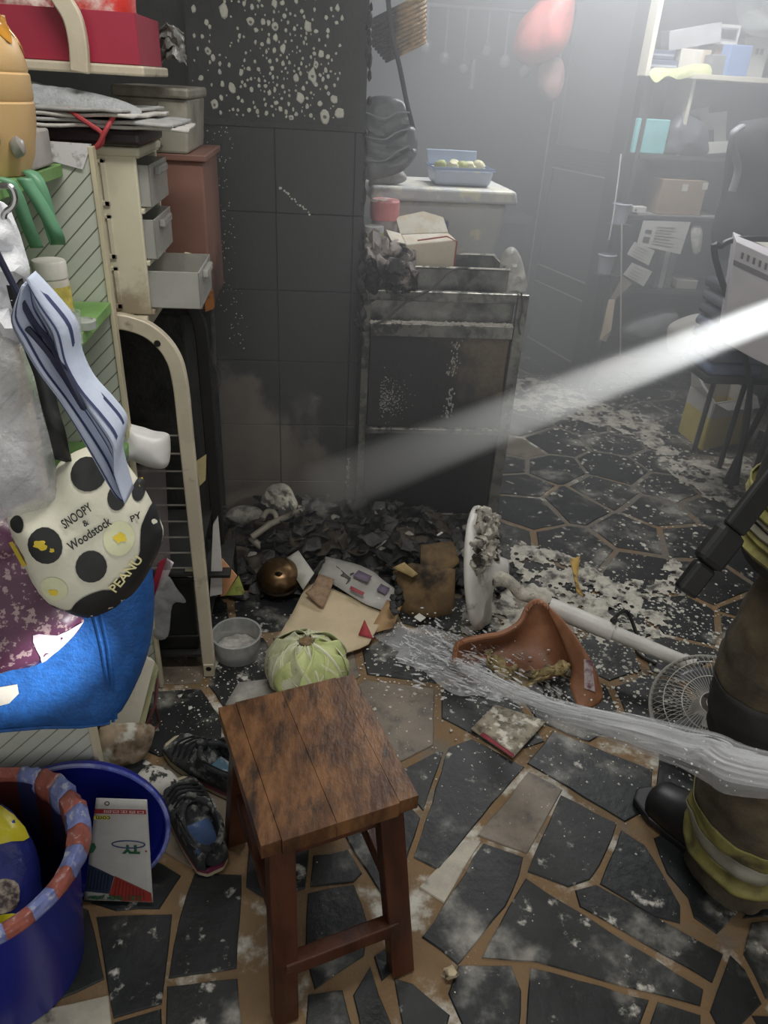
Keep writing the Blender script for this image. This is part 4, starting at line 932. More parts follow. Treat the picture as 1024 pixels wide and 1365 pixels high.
# ------------------------------------------------------------------ things in and under the rack
o = Pillow(Plane(V(-.38, 1.615, .74), V(.1, -1, .3)), [(165,568),(185,568),(205,574),(222,577),(227,585),(226,615),(216,625),(195,622),(178,615),(165,612)], .035, .01, folds=(.004, 16, 1)).mesh(.009).build('white_plastic_pouch', mat('pouch_white', (226, 224, 222), .35, var=.03), smooth=True); tag(o, 'smooth white plastic pouch sticking out of the cream rack', 'pouch')
m_sheet = mat('hanging_film', (150, 140, 140), .2, alpha=.33, var=.1, bump=.3)
o = MB().grid(lambda u, v: atY(178+(42+8*v)*u, 620+140*v, 1.640-.008*math.sin(u*6)), 10, 12).build('plastic_sheet', m_sheet, smooth=True, solid=.001); tag(o, 'thin smoky plastic sheet hanging over the rack rungs', 'plastic sheet')
o = Pillow(Plane(V(-.36, 1.632, .36), V(.1, -1, .2)), [(205,800),(222,768),(236,785),(248,803),(230,806),(224,848),(205,848)], .006, .004, folds=(.010, 24, 1)).mesh(.010).build('small_plastic_bag', mat('grey_film', (150, 150, 150), .25, alpha=.6, var=.15, bump=.5), smooth=True); tag(o, 'grey translucent plastic bag hanging low on the rack', 'plastic bag')
for i, (pts, c, lb) in enumerate(((((198,790),(212,750),(222,745),(206,795)), (150, 40, 60), 'crimson folded leaflet tucked in behind the blue bag'), (((203,792),(222,746),(231,752),(210,800)), (208, 196, 204), 'pale pink folded leaflet tucked in beside the crimson one'))):
    o = MB().prism([atY(x, y, 1.642+.009*i) for x, y in pts], V(0, .008, 0)).build('leaflet', mat('leaflet_%d' % i, c, .5), None); tag(o, lb, 'leaflet')
# papers between rack and pillar
for i, (pts, c, lb, yy, dep) in enumerate(((((284,700),(290,690),(296,760),(296,792),(280,795)), (214, 210, 206), 'white folder standing upright behind the rack leg', 1.86, .012),
        (((296,745),(316,768),(300,794),(294,795)), (226, 168, 122), 'orange note sheet sticking out behind the rack leg', 1.88, .004), (((300,794),(318,768),(326,790),(322,793)), (176, 186, 96), 'striped colourful sheet corner beside the orange note', 1.895, .004),
        (((262,615),(275,606),(274,640),(266,648)), (206, 190, 140), 'scorched cream paper scrap behind the rack leg', 1.95, .004))):
    o = MB().prism([atY(x, y, yy) for x, y in pts], V(0, dep, 0)).build('paper_sheet', mat('sheet_%d' % i, c, .8, var=.06, scale=20, cover=(70, 64, 58), cscale=16, cthr=.72), None); tag(o, lb, 'paper')
sh = thing('side_ledge', V(-.27, 1.9, .30), 'narrow scorched ledge carrying the folders behind the rack leg', 'ledge')
MB().box((-.34, 1.84, .2), (-.24, 2.04, .212)).build('board', m_blackc, sh, bevel=.002)
MB().box((-.345, 1.845, 0), (-.335, 2.04, .2)).build('support', m_blackc, sh); MB().box((-.25, 2.03, 0), (-.24, 2.04, .2)).build('support', m_blackc, sh)

# leaning pads and paper bag under the blue bag
pad = [atY(199, 880, 1.50), atY(206, 882, 1.50), atY(180, 968, 1.42), atY(142, 966, 1.42)]
o = MB().prism([atZ(142, 968, .03), atZ(185, 968, .03), atY(207, 882, 1.52), atY(196, 878, 1.52)], V(-.012, .012, .004)).build('writing_pad', mat('pad_paper', (214, 208, 190), .8, var=.05, cover=(170, 166, 120), cscale=8, cthr=.66), bevel=.001, seg=1); tag(o, 'off white writing pad leaning below the blue bag', 'pad')
o = MB().prism([atZ(150, 972, .02), atZ(192, 972, .02), atY(212, 890, 1.56), atY(206, 884, 1.56)], V(-.008, .012, .004)).build('writing_pad', mat('pad_green', (160, 160, 124), .8), bevel=.001, seg=1); tag(o, 'greenish cardboard backed pad leaning behind the white pad', 'pad')
kb = thing('kraft_paper_bag', atZ(170, 1005, 0), 'stained kraft paper bag with dark cord handle on the floor', 'paper bag')
kp = Plane(atZ(165, 1020, .02), V(.15, -.8, .6))
kpl = Pillow(kp, [(133,970),(200,965),(204,985),(192,1010),(170,1020),(136,1020)], .02, .01, folds=(.012, 22, 1), sm=3); kpl.mesh(.011).build('body', mat('stained_kraft', (170, 150, 126), .8, var=.15, scale=20, cover=(74, 56, 44), cscale=11, cthr=.54, up=POW, upthr=.56), kb, smooth=True)
MB().tube(smooth_path([atZ(196, 965, .10), atZ(208, 935, .14), atZ(210, 905, .16), atZ(207, 940, .11), atZ(212, 962, .05), atZ(205, 972, .04), atZ(200, 962, .06), atZ(203, 945, .1)]), .0035, 6).build('cord_handle', mat('maroon_cord', (84, 46, 46), .7), kb, smooth=True)

# sneakers
m_sole = mat('sole_rubber', (176, 166, 140), .6, var=.1); m_upper = mat('dusty_black_mesh', (40, 42, 44), .85, var=.3, scale=40, up=(130, 130, 126), upthr=.55, upscale=26, bump=.5, bscale=90)
m_dark = mat('shoe_inside', (20, 21, 24), .9); m_bluei = mat('blue_insole', (62, 84, 124), .8, var=.15, scale=40, up=(170, 172, 172), upthr=.6); m_mag = mat('magenta_band', (110, 42, 66), .5)
def shoe(loc, ang, label, lift=0, insole=m_bluei):
    M_ = rotz(Vector(loc), ang); s_ = thing('sneaker', loc, label, 'shoe', 'sneakers beside the stool')
    def wd(t): return .032+.012*math.sin(min(1, t*1.5)*math.pi*.5)+.006*math.sin(t*math.pi) - .030*max(0, t-.8)**1.0*2.2
    def outl(n=34, k=1.0):
        return [V((wd(t))*k*sx*(1 if 0 < t < 1 else .55), -.135+.27*t, 0) for sx, ts in ((1, [i/(n/2) for i in range(n//2+1)]), (-1, [1-i/(n/2) for i in range(n//2+1)])) for t in ts]
    O = outl()
    MB().prism([M_ @ (p+V(0, 0, .001)) for p in O], V(0, 0, .026)).build('sole', m_sole, s_, bevel=.006, seg=3, smooth=True)
    MB().prism([M_ @ V(p.x*1.015, p.y*1.005, .017) for p in O if p.y < .02], V(0, 0, .010)).build('heel_band', m_mag, s_)
    def upf(u, v):
        t = v; a = math.pi*(1-u); w = wd(t)*(.98 if 0 < t < 1 else .6)
        top = .085 if t < .35 else .085-.045*min(1, (t-.35)/.45)
        if t > .9: top -= .022*(t-.9)/.1
        y = -.132+.264*t
        x = w*math.cos(a); z = .026 + (top-.026)*math.sin(a)**.6
        if .05 < t < .52:
            f = min(1, (t-.05)/.05)*min(1, (.52-t)/.06)
            c = abs(u-.5)
            if c < .34: z = z*(1-f) + (.034 + (.060 if c > .30 else .0)*f)*f ; x = x*(1-.0*f)
        return M_ @ V(x, y, z)
    MB().grid(upf, 30, 30).build('upper', m_upper, s_, smooth=True, solid=.003)
    MB().grid(lambda u, v: M_ @ V((u-.5)*1.25*wd(.1+.4*v), -.11+.115*v, .0365), 6, 8).build('insole', insole, s_, smooth=True)
    rim = [M_ @ V(.86*wd(.27)*math.cos(a)*(1.0), -.058+.072*math.sin(a), .083-.004*math.sin(a)) for a in [2*math.pi*k/28 for k in range(28)]]
    MB().tube(rim, .007, 8, closed=True).build('collar', m_upper, s_, smooth=True)
    for i in range(4):
        y = .022+.020*i; w = .75*wd(.6+.05*i); z = .079-.009*i
        MB().tube(smooth_path([M_ @ V(-w, y, z-.014), M_ @ V(-w*.4, y+.004, z+.004), M_ @ V(w*.4, y-.004, z+.004), M_ @ V(w, y, z-.014)], 4), .003, 6).build('lace', m_dark, s_, smooth=True)
    MB().blob(M_ @ V(0, -.120, .046), .027, .012, .036, .05, 2, 1).build('heel_counter', m_upper, s_, smooth=True)
    MB().blob(M_ @ V(0, .015, .082), .016, .006, .022, .1, 2, 3).build('tongue', m_upper, s_, smooth=True)
    MB().tube(smooth_path([M_ @ V(0, -.131, .075), M_ @ V(0, -.142, .09), M_ @ V(0, -.128, .098)], 4), .004, 6).build('pull_tab', m_dark, s_, smooth=True)
    return s_
shoe(V(-.262, 1.135, 0), 26, 'dusty black sneaker with magenta heel band nearest the stool leg')
shoe(V(-.252, 1.295, 0), 52, 'dusty black sneaker with pale blue insole behind the other one', insole=mat('teal_insole', (84, 116, 136), .8, up=(180, 186, 186), upthr=.58))
o = Pillow(Plane(atZ(210, 1035, .03), V(0, -.35, .9)), [(178,1045),(190,1025),(205,1020),(228,1028),(243,1050),(222,1062),(200,1068)], .03, .02, folds=(.006, 30, 1)).mesh(.010).build('speckled_cap', mat('dusty_speckle', (190, 188, 180), .8, var=.1, cover=(46, 46, 46), cscale=38, cthr=.56, cwid=.04), smooth=True); tag(o, 'white dusted dark cap lying behind the blue basin', 'cap')

# ------------------------------------------------------------------ blue bucket with striped bag
m_bkt = mat('deep_blue_plastic', (28, 38, 140), .28, var=.1, scale=4)
bk = V(-.565, .845, 0); H_, r1, r0 = .345, .172, .125
bu = thing('blue_bucket', bk, 'deep blue plastic bucket lined with a red and blue striped bag', 'bucket')
BM = Matrix.Translation(bk)
MB().lathe([(r0, .0),(r0+.003,.01),(r1-.012,.30),(r1-.004,.325),(r1, H_),(r1-.008, H_),(r1-.016,.30),(r0-.004,.012),(.0,.012)], 56, BM, True, False).build('body', m_bkt, bu, smooth=True)
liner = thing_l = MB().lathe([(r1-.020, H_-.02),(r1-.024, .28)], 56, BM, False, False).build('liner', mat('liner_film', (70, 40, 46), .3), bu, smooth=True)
m_ls = [mat('liner_red', (164, 96, 84), .3, var=.15, scale=40, up=(196, 160, 156), upthr=.60, upscale=60), mat('liner_blue', (128, 138, 192), .3, var=.15, scale=40, up=(190, 194, 210), upthr=.56, upscale=60)]
m_li = [mat('liner_shade_red', (74, 34, 34), .35), mat('liner_shade_blue', (44, 46, 84), .35)]  # darker copies of the stripes: shade inside the bucket put into the colour
NS = 26
for k in range(NS):
    a0, a1 = 2*math.pi*k/NS, 2*math.pi*(k+1)/NS
    def lip(u, v):
        a = a0+(a1-a0)*u; wob = .006*noise.noise(V(math.cos(a)*4, math.sin(a)*4, v)); big = max(0, math.cos(a-.55))**4; wd_ = .026+.030*big
        prof_ = [(-.019-.012*big, -.016-.03*big), (-.016-.010*big, -.002), (-.007, .004+.006*big), (.002, .004+.006*big), (.005+.006*big, -.006), (.006+.004*big, -.7*wd_)]; wob += .004*noise.noise(V(a*16, v*6, 2))
        t_ = v*5; i_ = min(4, int(t_)); f_ = t_-i_; rr = r1 + prof_[i_][0]*(1-f_)+prof_[i_+1][0]*f_ + wob*.8; zz = H_ + prof_[i_][1]*(1-f_)+prof_[i_+1][1]*f_ + wob
        return bk + V(rr*math.cos(a), rr*math.sin(a), zz)
    MB().grid(lip, 4, 15).build('liner_fold', m_ls[k % 2], bu, smooth=True, solid=.001)
    MB().grid(lambda u, v: bk + V((r1-.022-.036*v)*math.cos(a0+(a1-a0)*u), (r1-.022-.036*v)*math.sin(a0+(a1-a0)*u), H_-.01-.28*v), 3, 4).build('liner_stripe', m_li[k % 2], bu, smooth=True)
# snack packet in the bucket
sp_ = Plane(V(-.555, .835, .275), V(.15, -.62, .75), V(0, 0, 1))
spk = Pillow(sp_, [(-.095,-.10),(.07,-.10),(.085,-.02),(.075,.05),(.03,.12),(-.03,.125),(-.095,.12)], .04, .03, px=False, folds=(.010, 20, 1))
so = thing('snack_packet', V(-.555, .835, .2), 'yellow and blue crumpled snack packet inside the blue bucket', 'packet')
spk.mesh(.011).build('body', mat('packet_blue', (40, 48, 122), .25, var=.2, scale=14, bump=.3), so, smooth=True)
spk.patch([(-.093,.0),(-.03,.02),(.03,.055),(.072,.055),(.03,.118),(-.03,.122),(-.092,.117)], .010, .0015, px=False).build('yellow_print', mat('packet_yellow', (220, 206, 46), .3, var=.08, cover=(90, 60, 40), cscale=20, cthr=.72), so, smooth=True)
spk.patch([(.02,-.05),(.05,-.05),(.055,-.015),(.03,.0),(.012,-.02)], .008, .0018, px=False).build('picture_print', mat('packet_pic', (190, 176, 160), .4, cover=(70, 60, 60), cscale=60, cthr=.5), so, smooth=True)
spk.patch([(.0,-.075),(.03,-.07),(.05,-.06),(.02,-.055)], .008, .0018, px=False).build('yellow_print', MATS['packet_yellow'], so, smooth=True)
# leaning blue lid
lM = basis(V(-.455, 1.012, .172), V(1, .08, 0).normalized(), V(-.01, .14, .99).normalized(), V(.08, -.985, .14).normalized())
ld = thing('blue_basin', V(-.455, 1.02, 0), 'round shallow deep blue basin leaning on edge behind the bucket', 'basin')
MB().lathe([(.0, -.012),(.14, -.012),(.155, -.004),(.160, .010),(.166, .012),(.170, .008),(.170, .0),(.160,-.014),(.14,-.018),(.0,-.018)], 64, lM, False, False).build('dish', m_bkt, ld, smooth=True)
MB().tube([lM @ V(.1665*math.cos(a), .1665*math.sin(a), .010) for a in [2*math.pi*k/64 for k in range(64)]], .0045, 7, closed=True).build('rim', mat('worn_blue', (86, 98, 176), .4, var=.3, scale=60, up=(150, 156, 200), upthr=.5), ld, smooth=True)
# leaflet standing upside down against the lid
lf0 = [atY(128, 1065, .975), atY(196, 1067, .985), atZ(204, 1203, .012), atZ(112, 1200, .012)]
lo_ = thing('printed_calendar', (lf0[2]+lf0[3])/2, 'upside down printed calendar sheet with hose picture against the blue basin', 'calendar')
def bil(u, v, off=0):
    p = lf0[0]*(1-u)*(1-v)+lf0[1]*u*(1-v)+lf0[2]*u*v+lf0[3]*(1-u)*v; return p + lfn*off
lfn = (lf0[1]-lf0[0]).cross(lf0[3]-lf0[0]).normalized()
if lfn.dot(CAM-lf0[0]) < 0: lfn = -lfn
MB().grid(lambda u, v: bil(u, v, -.0015), 12, 16).build('sheet', mat('calendar_paper', (186, 186, 180), .5, var=.06, scale=20), lo_, smooth=True, solid=.0024)
def quad(name, pts, m, off=.0006): return MB().prism([bil(*p, off) for p in pts], lfn*.0004).build(name, m, lo_)
m_ink = mat('ink_black', (36, 36, 38), .6); m_inkg = mat('ink_green', (38, 92, 58), .6); m_inkr = mat('ink_red', (150, 42, 46), .6)
quad('red_band', [(.0,.09),(.97,.085),(.97,.125),(.0,.13)], m_inkr)
quad('hose_print', [(.0,.62),(.42,.74),(.36,.92),(.0,.90)], mat('navy_hose', (40, 52, 74), .5, var=.2))
for k in range(7): quad('hose_rib', [(.02+.05*k,.64+.014*k),(.045+.05*k,.647+.014*k),(.03+.05*k,.88),(.008+.05*k,.88)], mat('hose_dark', (26, 34, 52), .5), .0012)
quad('hose_print', [(.43,.735),(.98,.90),(.99,.99),(.55,.99),(.36,.93)], mat('red_hose', (150, 52, 44), .5, var=.15))
for k in range(9): quad('hose_rib', [(.46+.05*k,.755+.0145*k),(.475+.05*k,.76+.0145*k),(.44+.055*k,.975),(.425+.055*k,.975)], mat('hose_dred', (116, 36, 32), .5), .0012)
def lf_text(txt, c, w_, h_, m, off=.0010):
    vs, fs = text2d(txt, 1, .06 if txt == 'TY' else .015); 
    if not fs: return
    x0 = min(q[0] for q in vs); x1 = max(q[0] for q in vs); y0 = min(q[1] for q in vs); y1 = max(q[1] for q in vs)
    mb = MB(); mb.add([bil(c[0]+w_/2-w_*(x-x0)/(x1-x0), c[1]-h_/2+h_*(y-y0)/(y1-y0), off) for x, y in vs], fs); mb.build('lettering', m, lo_)
lf_text('TY', (.68, .465), .30, .085, m_inkg); lf_text('O', (.22, .035), .10, .04, m_ink); lf_text('\u53e3\u767e\u6b63\u5df1\u56de', (.55, .107), .75, .026, mat('ink_white', (214, 196, 190), .6))
lf_text('com', (.17, .165), .26, .028, m_ink, .0014); quad('yellow_strip', [(.0,.15),(.28,.148),(.28,.182),(.0,.184)], mat('ink_yellow', (206, 196, 84), .6), .0008)
lf_text('\u6b63\u7ba1\u7522', (.45, .955), .80, .055, m_inkg, .0018)
MB().tube([bil(.64+.28*math.cos(a), .415+.035*math.sin(a), .001) for a in [2*math.pi*k/36 for k in range(36)]], .0012, 5, closed=True).build('logo_ring', mat('ink_blue', (50, 62, 100), .6), lo_)
quad('logo_dot', [(.92,.47),(.95,.47),(.95,.485),(.92,.485)], m_inkr, .0008)
quad('green_spot', [(.0,.42),(.06,.41),(.10,.45),(.06,.50),(.0,.51)], m_inkg, .0008)

# ------------------------------------------------------------------ behind the pillar: basket, straps, folded mats
m_wick = mat('wicker', (186, 158, 120), .6, var=.25, scale=40, cover=(60, 52, 46), cscale=7, cthr=.55, cwid=.12, bias=[((-1, 0, 0), -.30, 3)])
wb = thing('wicker_basket', V(.33, 2.93, 1.6), 'woven wicker basket hanging beside the top of the pillar', 'basket')
wM = basis(V(.315, 2.95, 1.60), V(.86, 0, .42).normalized(), V(0, 1, 0), V(-.42, 0, .86).normalized())
def wk(a, t, off=0): r_ = .060+.040*t+off; return wM @ V(r_*1.15*math.cos(a), r_*.8*math.sin(a), .115*t)
for k in range(10):
    t = k/10; MB().tube([wk(2*math.pi*j/48, t, .003*(1 if (j//2+k) % 2 else -1)) for j in range(48)], .0055, 6, closed=True).build('strand', m_wick, wb, smooth=True)
for k in range(24): MB().tube([wk(2*math.pi*k/24, t/5) for t in range(6)], .003, 5).build('stake', m_wick, wb, smooth=True)
MB().tube([wk(2*math.pi*j/48, 1.05) for j in range(48)], .009, 7, closed=True).build('rim', m_wick, wb, smooth=True)
MB().lathe([(.0, .004),(.055, .004)], 24, wM, False, False).build('bottom', m_wick, wb, solid=.004)
MB().tube(smooth_path([wk(math.pi, 1.0), wM @ V(-.07, 0, .24), wM @ V(0, 0, .29), wM @ V(.07, 0, .24), wk(0, 1.0)]), .006, 6).build('handle', m_wick, wb, smooth=True)
m_strap = mat('dark_strap', (60, 62, 64), .5, var=.1)
sb = thing('folded_mat_bag', V(.27, 2.88, 1.2), 'dark grey folded plastic bag hanging by a strap beside the pillar', 'bag')
def sheet_strap(pts, w_, m, name):
    P = smooth_path(pts, 6); mb = MB(); mb.add([p+d for p in P for d in (V(-w_/2, 0, 0), V(w_/2, 0, 0))], [(2*i, 2*i+1, 2*i+3, 2*i+2) for i in range(len(P)-1)]); return mb.build(name, m, sb, smooth=True, solid=.003)
sheet_strap([atY(514,-40,2.84), atY(522,40,2.84), atY(533,90,2.84), atY(542,135,2.845), atY(552,175,2.85)], .016, m_strap, 'strap')
m_mat = mat('grey_rubber_sheet', (100, 103, 106), .4, var=.15, scale=10, c2=(120, 123, 126))
for i, (pts, yy) in enumerate((([(486,135),(520,128),(542,140),(550,165),(538,178),(516,190),(486,186)], 2.86), ([(486,178),(518,186),(540,168),(554,172),(556,200),(540,220),(486,222)], 2.84), ([(486,205),(520,212),(548,198),(556,204),(540,226),(515,236),(486,238)], 2.82))):
    Pillow(Plane(V(.27, yy, 1.35), V(0, -1, .15)), pts, .03, .02, folds=(.012, 22, 2), seed=i).mesh(.011).build('fold', m_mat, sb, smooth=True)
    MB().tube(smooth_path([atY(488, 150+32*i, yy-.035), atY(512, 158+28*i, yy-.045), atY(530, 150+26*i, yy-.04), atY(546, 150+22*i, yy-.03)]), .003, 6).build('edge_piping', mat('pale_piping', (150, 154, 158), .3), sb, smooth=True)
o = Pillow(Plane(V(.28, 2.96, 1.22), V(0, -1, .6)), [(492,248),(498,228),(515,222),(535,226),(542,240),(520,247)], .03, .02, folds=(.012, 30, 1)).mesh(.010).build('crumpled_bag', mat('dusty_grey_film', (150, 150, 150), .5, var=.15, up=POW, upthr=.5), smooth=True); tag(o, 'crumpled dusty grey bag on the storage box lid', 'bag')

# ------------------------------------------------------------------ far kitchen wall
m_far = mat('dull_metal', (150, 150, 154), .4, .5)
ut = thing('utensil_rail', V(.95, 5.28, 1.7), 'dim utensil rail with hanging ladles on the far wall', 'utensil rail')
MB().tube([V(.55, 5.25, 1.92), V(1.55, 5.25, 1.92)], .010, 8).build('rail', m_far, ut, smooth=True)
for i, x in enumerate((.68, .80, .92, 1.05, 1.17, 1.30)):
    l_ = .18+.05*(i % 3); MB().tube([V(x, 5.24, 1.91), V(x, 5.235, 1.91-l_)], .006, 6).build('handle', m_far, ut, smooth=True)
    MB().blob(V(x, 5.225, 1.89-l_), .035, .018, .035, .05, 2, i).build('ladle_bowl', m_far, ut, smooth=True)
kc = thing('kitchen_counter', V(.6, 5.0, 0), 'dark kitchen counter in the smoke against the far wall', 'counter')
MB().box((.2, 4.75, .80), (1.35, 5.29, .84)).build('worktop', mat('dull_worktop', (84, 84, 88), .5), kc, bevel=.004)
for i in range(2): MB().box((.22+.56*i, 4.80, 0), (.77+.56*i, 5.29, .80)).build('unit', mat('dark_unit', (56, 57, 60), .6), kc, bevel=.004)
lt = thing('bracket_plate', V(.98, 5.28, 1.4), 'small pale vertical bracket on the far wall', 'bracket')
MB().box((.975, 5.26, 1.50), (1.0, 5.30, 1.66)).build('plate', m_far, lt, bevel=.003)
# red bag hanging in front of the door
pl = Plane(V(1.05, 4.25, 1.8), V(-.2, -1, .1))
rbg = thing('red_mesh_bag', pl.pt(0, -.1, 0), 'bulging red plastic bag hanging high beside the dark door', 'bag')
Pillow(pl, [(765,-30),(735,-15),(708,12),(692,32),(684,60),(688,78),(705,86),(730,80),(752,66),(764,30)], .10, .07, folds=(.03, 9, .5)).mesh(.028).build('body', mat('red_bag_film', (172, 92, 84), .5, var=.15, scale=12, cover=(116, 54, 50), cscale=22, cthr=.66), rbg, smooth=True)
MB().tube([atY(765, -20, 4.25), V(1.30, 4.25, 2.3), V(1.30, 4.25, 2.7)], [.02, .008, .006], 8).build('tied_neck', MATS['red_bag_film'], rbg, smooth=True)
Pillow(Plane(V(1.12, 4.29, 1.55), V(-.2, -1, .1)), [(718,82),(748,78),(752,110),(740,134),(724,128),(716,110)], .04, .03, folds=(.02, 14, 1)).mesh(.02).build('pink_cloth', mat('dull_pink', (140, 112, 108), .8), rbg, smooth=True)  # separate pinkish cloth hanging below, only grouped with the bag

# ------------------------------------------------------------------ shelving at the right
SY = 4.0
m_shd = mat('dark_shelf_board', (54, 54, 56), .55, var=.15); m_shw = mat('pale_shelf_board', (206, 202, 186), .5, var=.05)
su = thing('bookcase', V(2.1, 4.2, 0), 'tall dark shelf filled with boxes and papers at the right', 'shelf')
for z in (1.243, .955, .575, .21): MB().box((1.64, SY, z), (2.9, 4.36, z+.022)).build('shelf_board', m_shd, su, bevel=.002)
for x in (1.62, 2.88): MB().box((x, SY+.01, 0), (x+.022, 4.36, 1.6)).build('side_board', m_shd, su)
MB().box((1.64, 4.36, 0), (2.9, 4.372, 1.6)).build('back_board', mat('dark_back', (50, 50, 52), .7), su)
uc = thing('upper_wall_cabinet', V(2.2, 4.2, 1.6), 'pale open wall cabinet crammed with boxes above the dark shelf', 'cabinet')
MB().box((1.585, SY-.02, 1.600), (2.9, 4.40, 1.622)).build('bottom_board', m_shw, uc, bevel=.002)
MB().box((1.575, SY-.025, 1.600), (1.597, 4.40, 2.35)).build('side_board', m_shw, uc, bevel=.002)
MB().box((1.597, 4.39, 1.622), (2.9, 4.40, 2.35)).build('back_board', mat('grey_back', (120, 118, 112), .7), uc)
MB().box((1.597, SY, 2.0), (2.9, 4.39, 2.018)).build('shelf_board', m_shw, uc)
MB().box((1.84, SY+.02, 1.265), (1.856, 4.3, 1.6)).build('divider', m_shw, uc)
def pbox(name, cat, label, x0, x1, z0, h, y, dep, c, tilt=0, face=None):
    """a carton standing on a shelf at height z0, its front measured between two photo columns"""
    a = atY(x0, 300, y); g = thing(name, V(0, 0, 0), label, cat)
    def colx(px, z):     # world x on plane y at height z for a photo column
        lo, hi = -50, 1400
        for _ in range(40):
            mid = (lo+hi)/2
            if atY(px, mid, y).z > z: lo = mid
            else: hi = mid
        return atY(px, lo, y).x
    X0, X1 = colx(x0, z0+h/2), colx(x1, z0+h/2); g.location = V((X0+X1)/2, y+dep/2, z0); WL[g] = g.location.copy()
    M_ = Matrix.Translation(V((X0+X1)/2, y+dep/2, z0)) @ Matrix.Rotation(math.radians(tilt), 4, 'Z'); w_ = (X1-X0)/2
    MB().box((-w_, -dep/2, .001), (w_, dep/2, h), M_).build('body', mat(name+'_%d_%d_%d' % c, c, .65, var=.08, scale=12), g, bevel=.003, seg=1)
    if face:
        for (u0, v0, u1, v1, fc) in face:
            MB().box((-w_+2*w_*u0, -dep/2-.0015, h*v0), (-w_+2*w_*u1, -dep/2+.001, h*v1), M_).build('printed_panel', mat('print_%d_%d_%d' % fc, fc, .6), g)
    return g
zt = 1.6225
pbox('book_pack', 'book', 'dark blue book with pale band lying in the upper cabinet', 864, 904, zt, .05, 4.08, .2, (74, 84, 112), 0, [(.05, .4, .95, .6, (170, 176, 190))])
pbox('book_pack', 'book', 'second dark blue book on top of the first one', 866, 900, zt+.051, .04, 4.09, .2, (66, 74, 100), 0, [(.05, .4, .95, .6, (160, 166, 182))])
pbox('white_carton', 'box', 'white box with beige end beside the dark blue books', 906, 945, zt, .105, 4.12, .2, (206, 202, 192), 0, [(.75, 0, 1, 1, (190, 172, 150))])
pbox('brown_carton', 'box', 'brown box under the framed label carton', 950, 984, zt, .13, 4.16, .2, (136, 110, 92))
pbox('grey_pouch_box', 'box', 'dark grey box in front of the brown one', 946, 972, zt, .085, 4.05, .08, (112, 112, 112))
pbox('label_carton', 'box', 'white carton with framed grey label stacked on the brown box', 956, 986, zt+.131, .085, 4.14, .2, (206, 206, 202), 0, [(.1, .2, .9, .85, (140, 142, 146)), (.16, .28, .84, .77, (205, 206, 204))])
pbox('blue_carton', 'box', 'bright blue box at the front of the upper cabinet', 970, 1000, zt, .13, 4.03, .08, (112, 138, 186), 4)
pbox('white_document_box', 'box', 'white document box behind the bright blue box', 988, 1022, zt, .175, 4.22, .15, (188, 188, 186), 0, [(.5, .6, .62, .75, (80, 82, 86)), (.68, .6, .8, .75, (80, 82, 86))])
o = Pillow(Plane(V(1.8, 3.99, 1.63), V(0, -1, .6)), [(866,96),(874,90),(900,91),(922,86),(945,86),(948,100),(925,101),(905,106),(890,101),(876,110),(868,104)], .008, .012, folds=(.010, 20, 1)).mesh(.014).build('yellow_green_cloth', mat('lime_cloth', (186, 190, 142), .8), smooth=True); tag(o, 'yellow green cloth draped along the upper cabinet edge', 'cloth')
ct_ = MB().box((-.13, -.05, 0), (.13, .05, .085), Matrix.Translation(V(1.86, 4.18, zt+.115)) @ Matrix.Rotation(-.20, 4, 'Y')).build('clear_tray', mat('tray_clear', (180, 182, 184), .3, alpha=.75), bevel=.004); tag(ct_, 'tilted translucent tray lying over the books', 'tray')
o = Pillow(Plane(V(2.25, 4.15, 1.85), V(0, -1, .2)), [(985,0),(1020,-10),(1050,20),(1040,48),(1000,46),(985,30)], .05, .04, folds=(.02, 16, 1)).mesh(.02).build('bundled_bag', mat('grey_green_film', (150, 156, 150), .4), smooth=True); tag(o, 'grey green plastic bundle at the top right of the cabinet', 'bag')
z2 = 1.2655
pbox('teal_book', 'book', 'bright teal book standing on the dark shelf', 846, 890, z2, .155, 4.02, .03, (128, 196, 200), 3)
pbox('grey_folder', 'folder', 'dark grey folder leaning beside the teal book', 833, 848, z2, .15, 4.10, .05, (96, 96, 98))
o = Pillow(Plane(V(1.95, 4.06, 1.36), V(0, -1, .1)), [(888,208),(886,178),(896,160),(912,150),(930,158),(944,172),(940,208)], .06, .05, folds=(.02, 14, 1)).mesh(.02).build('charcoal_bag', mat('charcoal_film', (86, 90, 98), .4), smooth=True); tag(o, 'charcoal plastic bag slumped beside the teal book', 'bag')
for i, (pts, yy, c, lb) in enumerate((([(912,148),(945,142),(946,170),(914,175)], 4.2, (206, 206, 202), 'white sheet propped behind the charcoal bag'), ([(934,152),(970,148),(968,172),(936,174)], 4.14, (200, 198, 192), 'white card with small print right of the charcoal bag'), ([(934,206),(936,190),(972,188),(972,203)], 4.03, (210, 208, 200), 'low white paper stack at the shelf edge'), ([(952,172),(968,172),(968,196),(952,196)], 4.12, (196, 196, 192), 'narrow white packet below the printed card'))):
    o = MB().prism([atY(x, y, yy) for x, y in pts], V(0, .006, 0)).build('paper_card', mat('shelfpaper', (206, 205, 200), .7, var=.06), None); tag(o, lb, 'paper')
z3 = .984
pbox('brown_parcel', 'box', 'brown cardboard parcel with two white round labels', 878, 938, z3, .17, 4.02, .2, (156, 134, 110), 3, [(.45, .68, .58, .88, (206, 204, 196)), (.90, .75, 1.02, .95, (206, 204, 196))])
pbox('small_white_box', 'box', 'tiny white box left of the brown parcel', 844, 862, z3, .032, 4.02, .05, (206, 206, 204), 0, [(.15, .3, .3, .6, (60, 60, 62))])
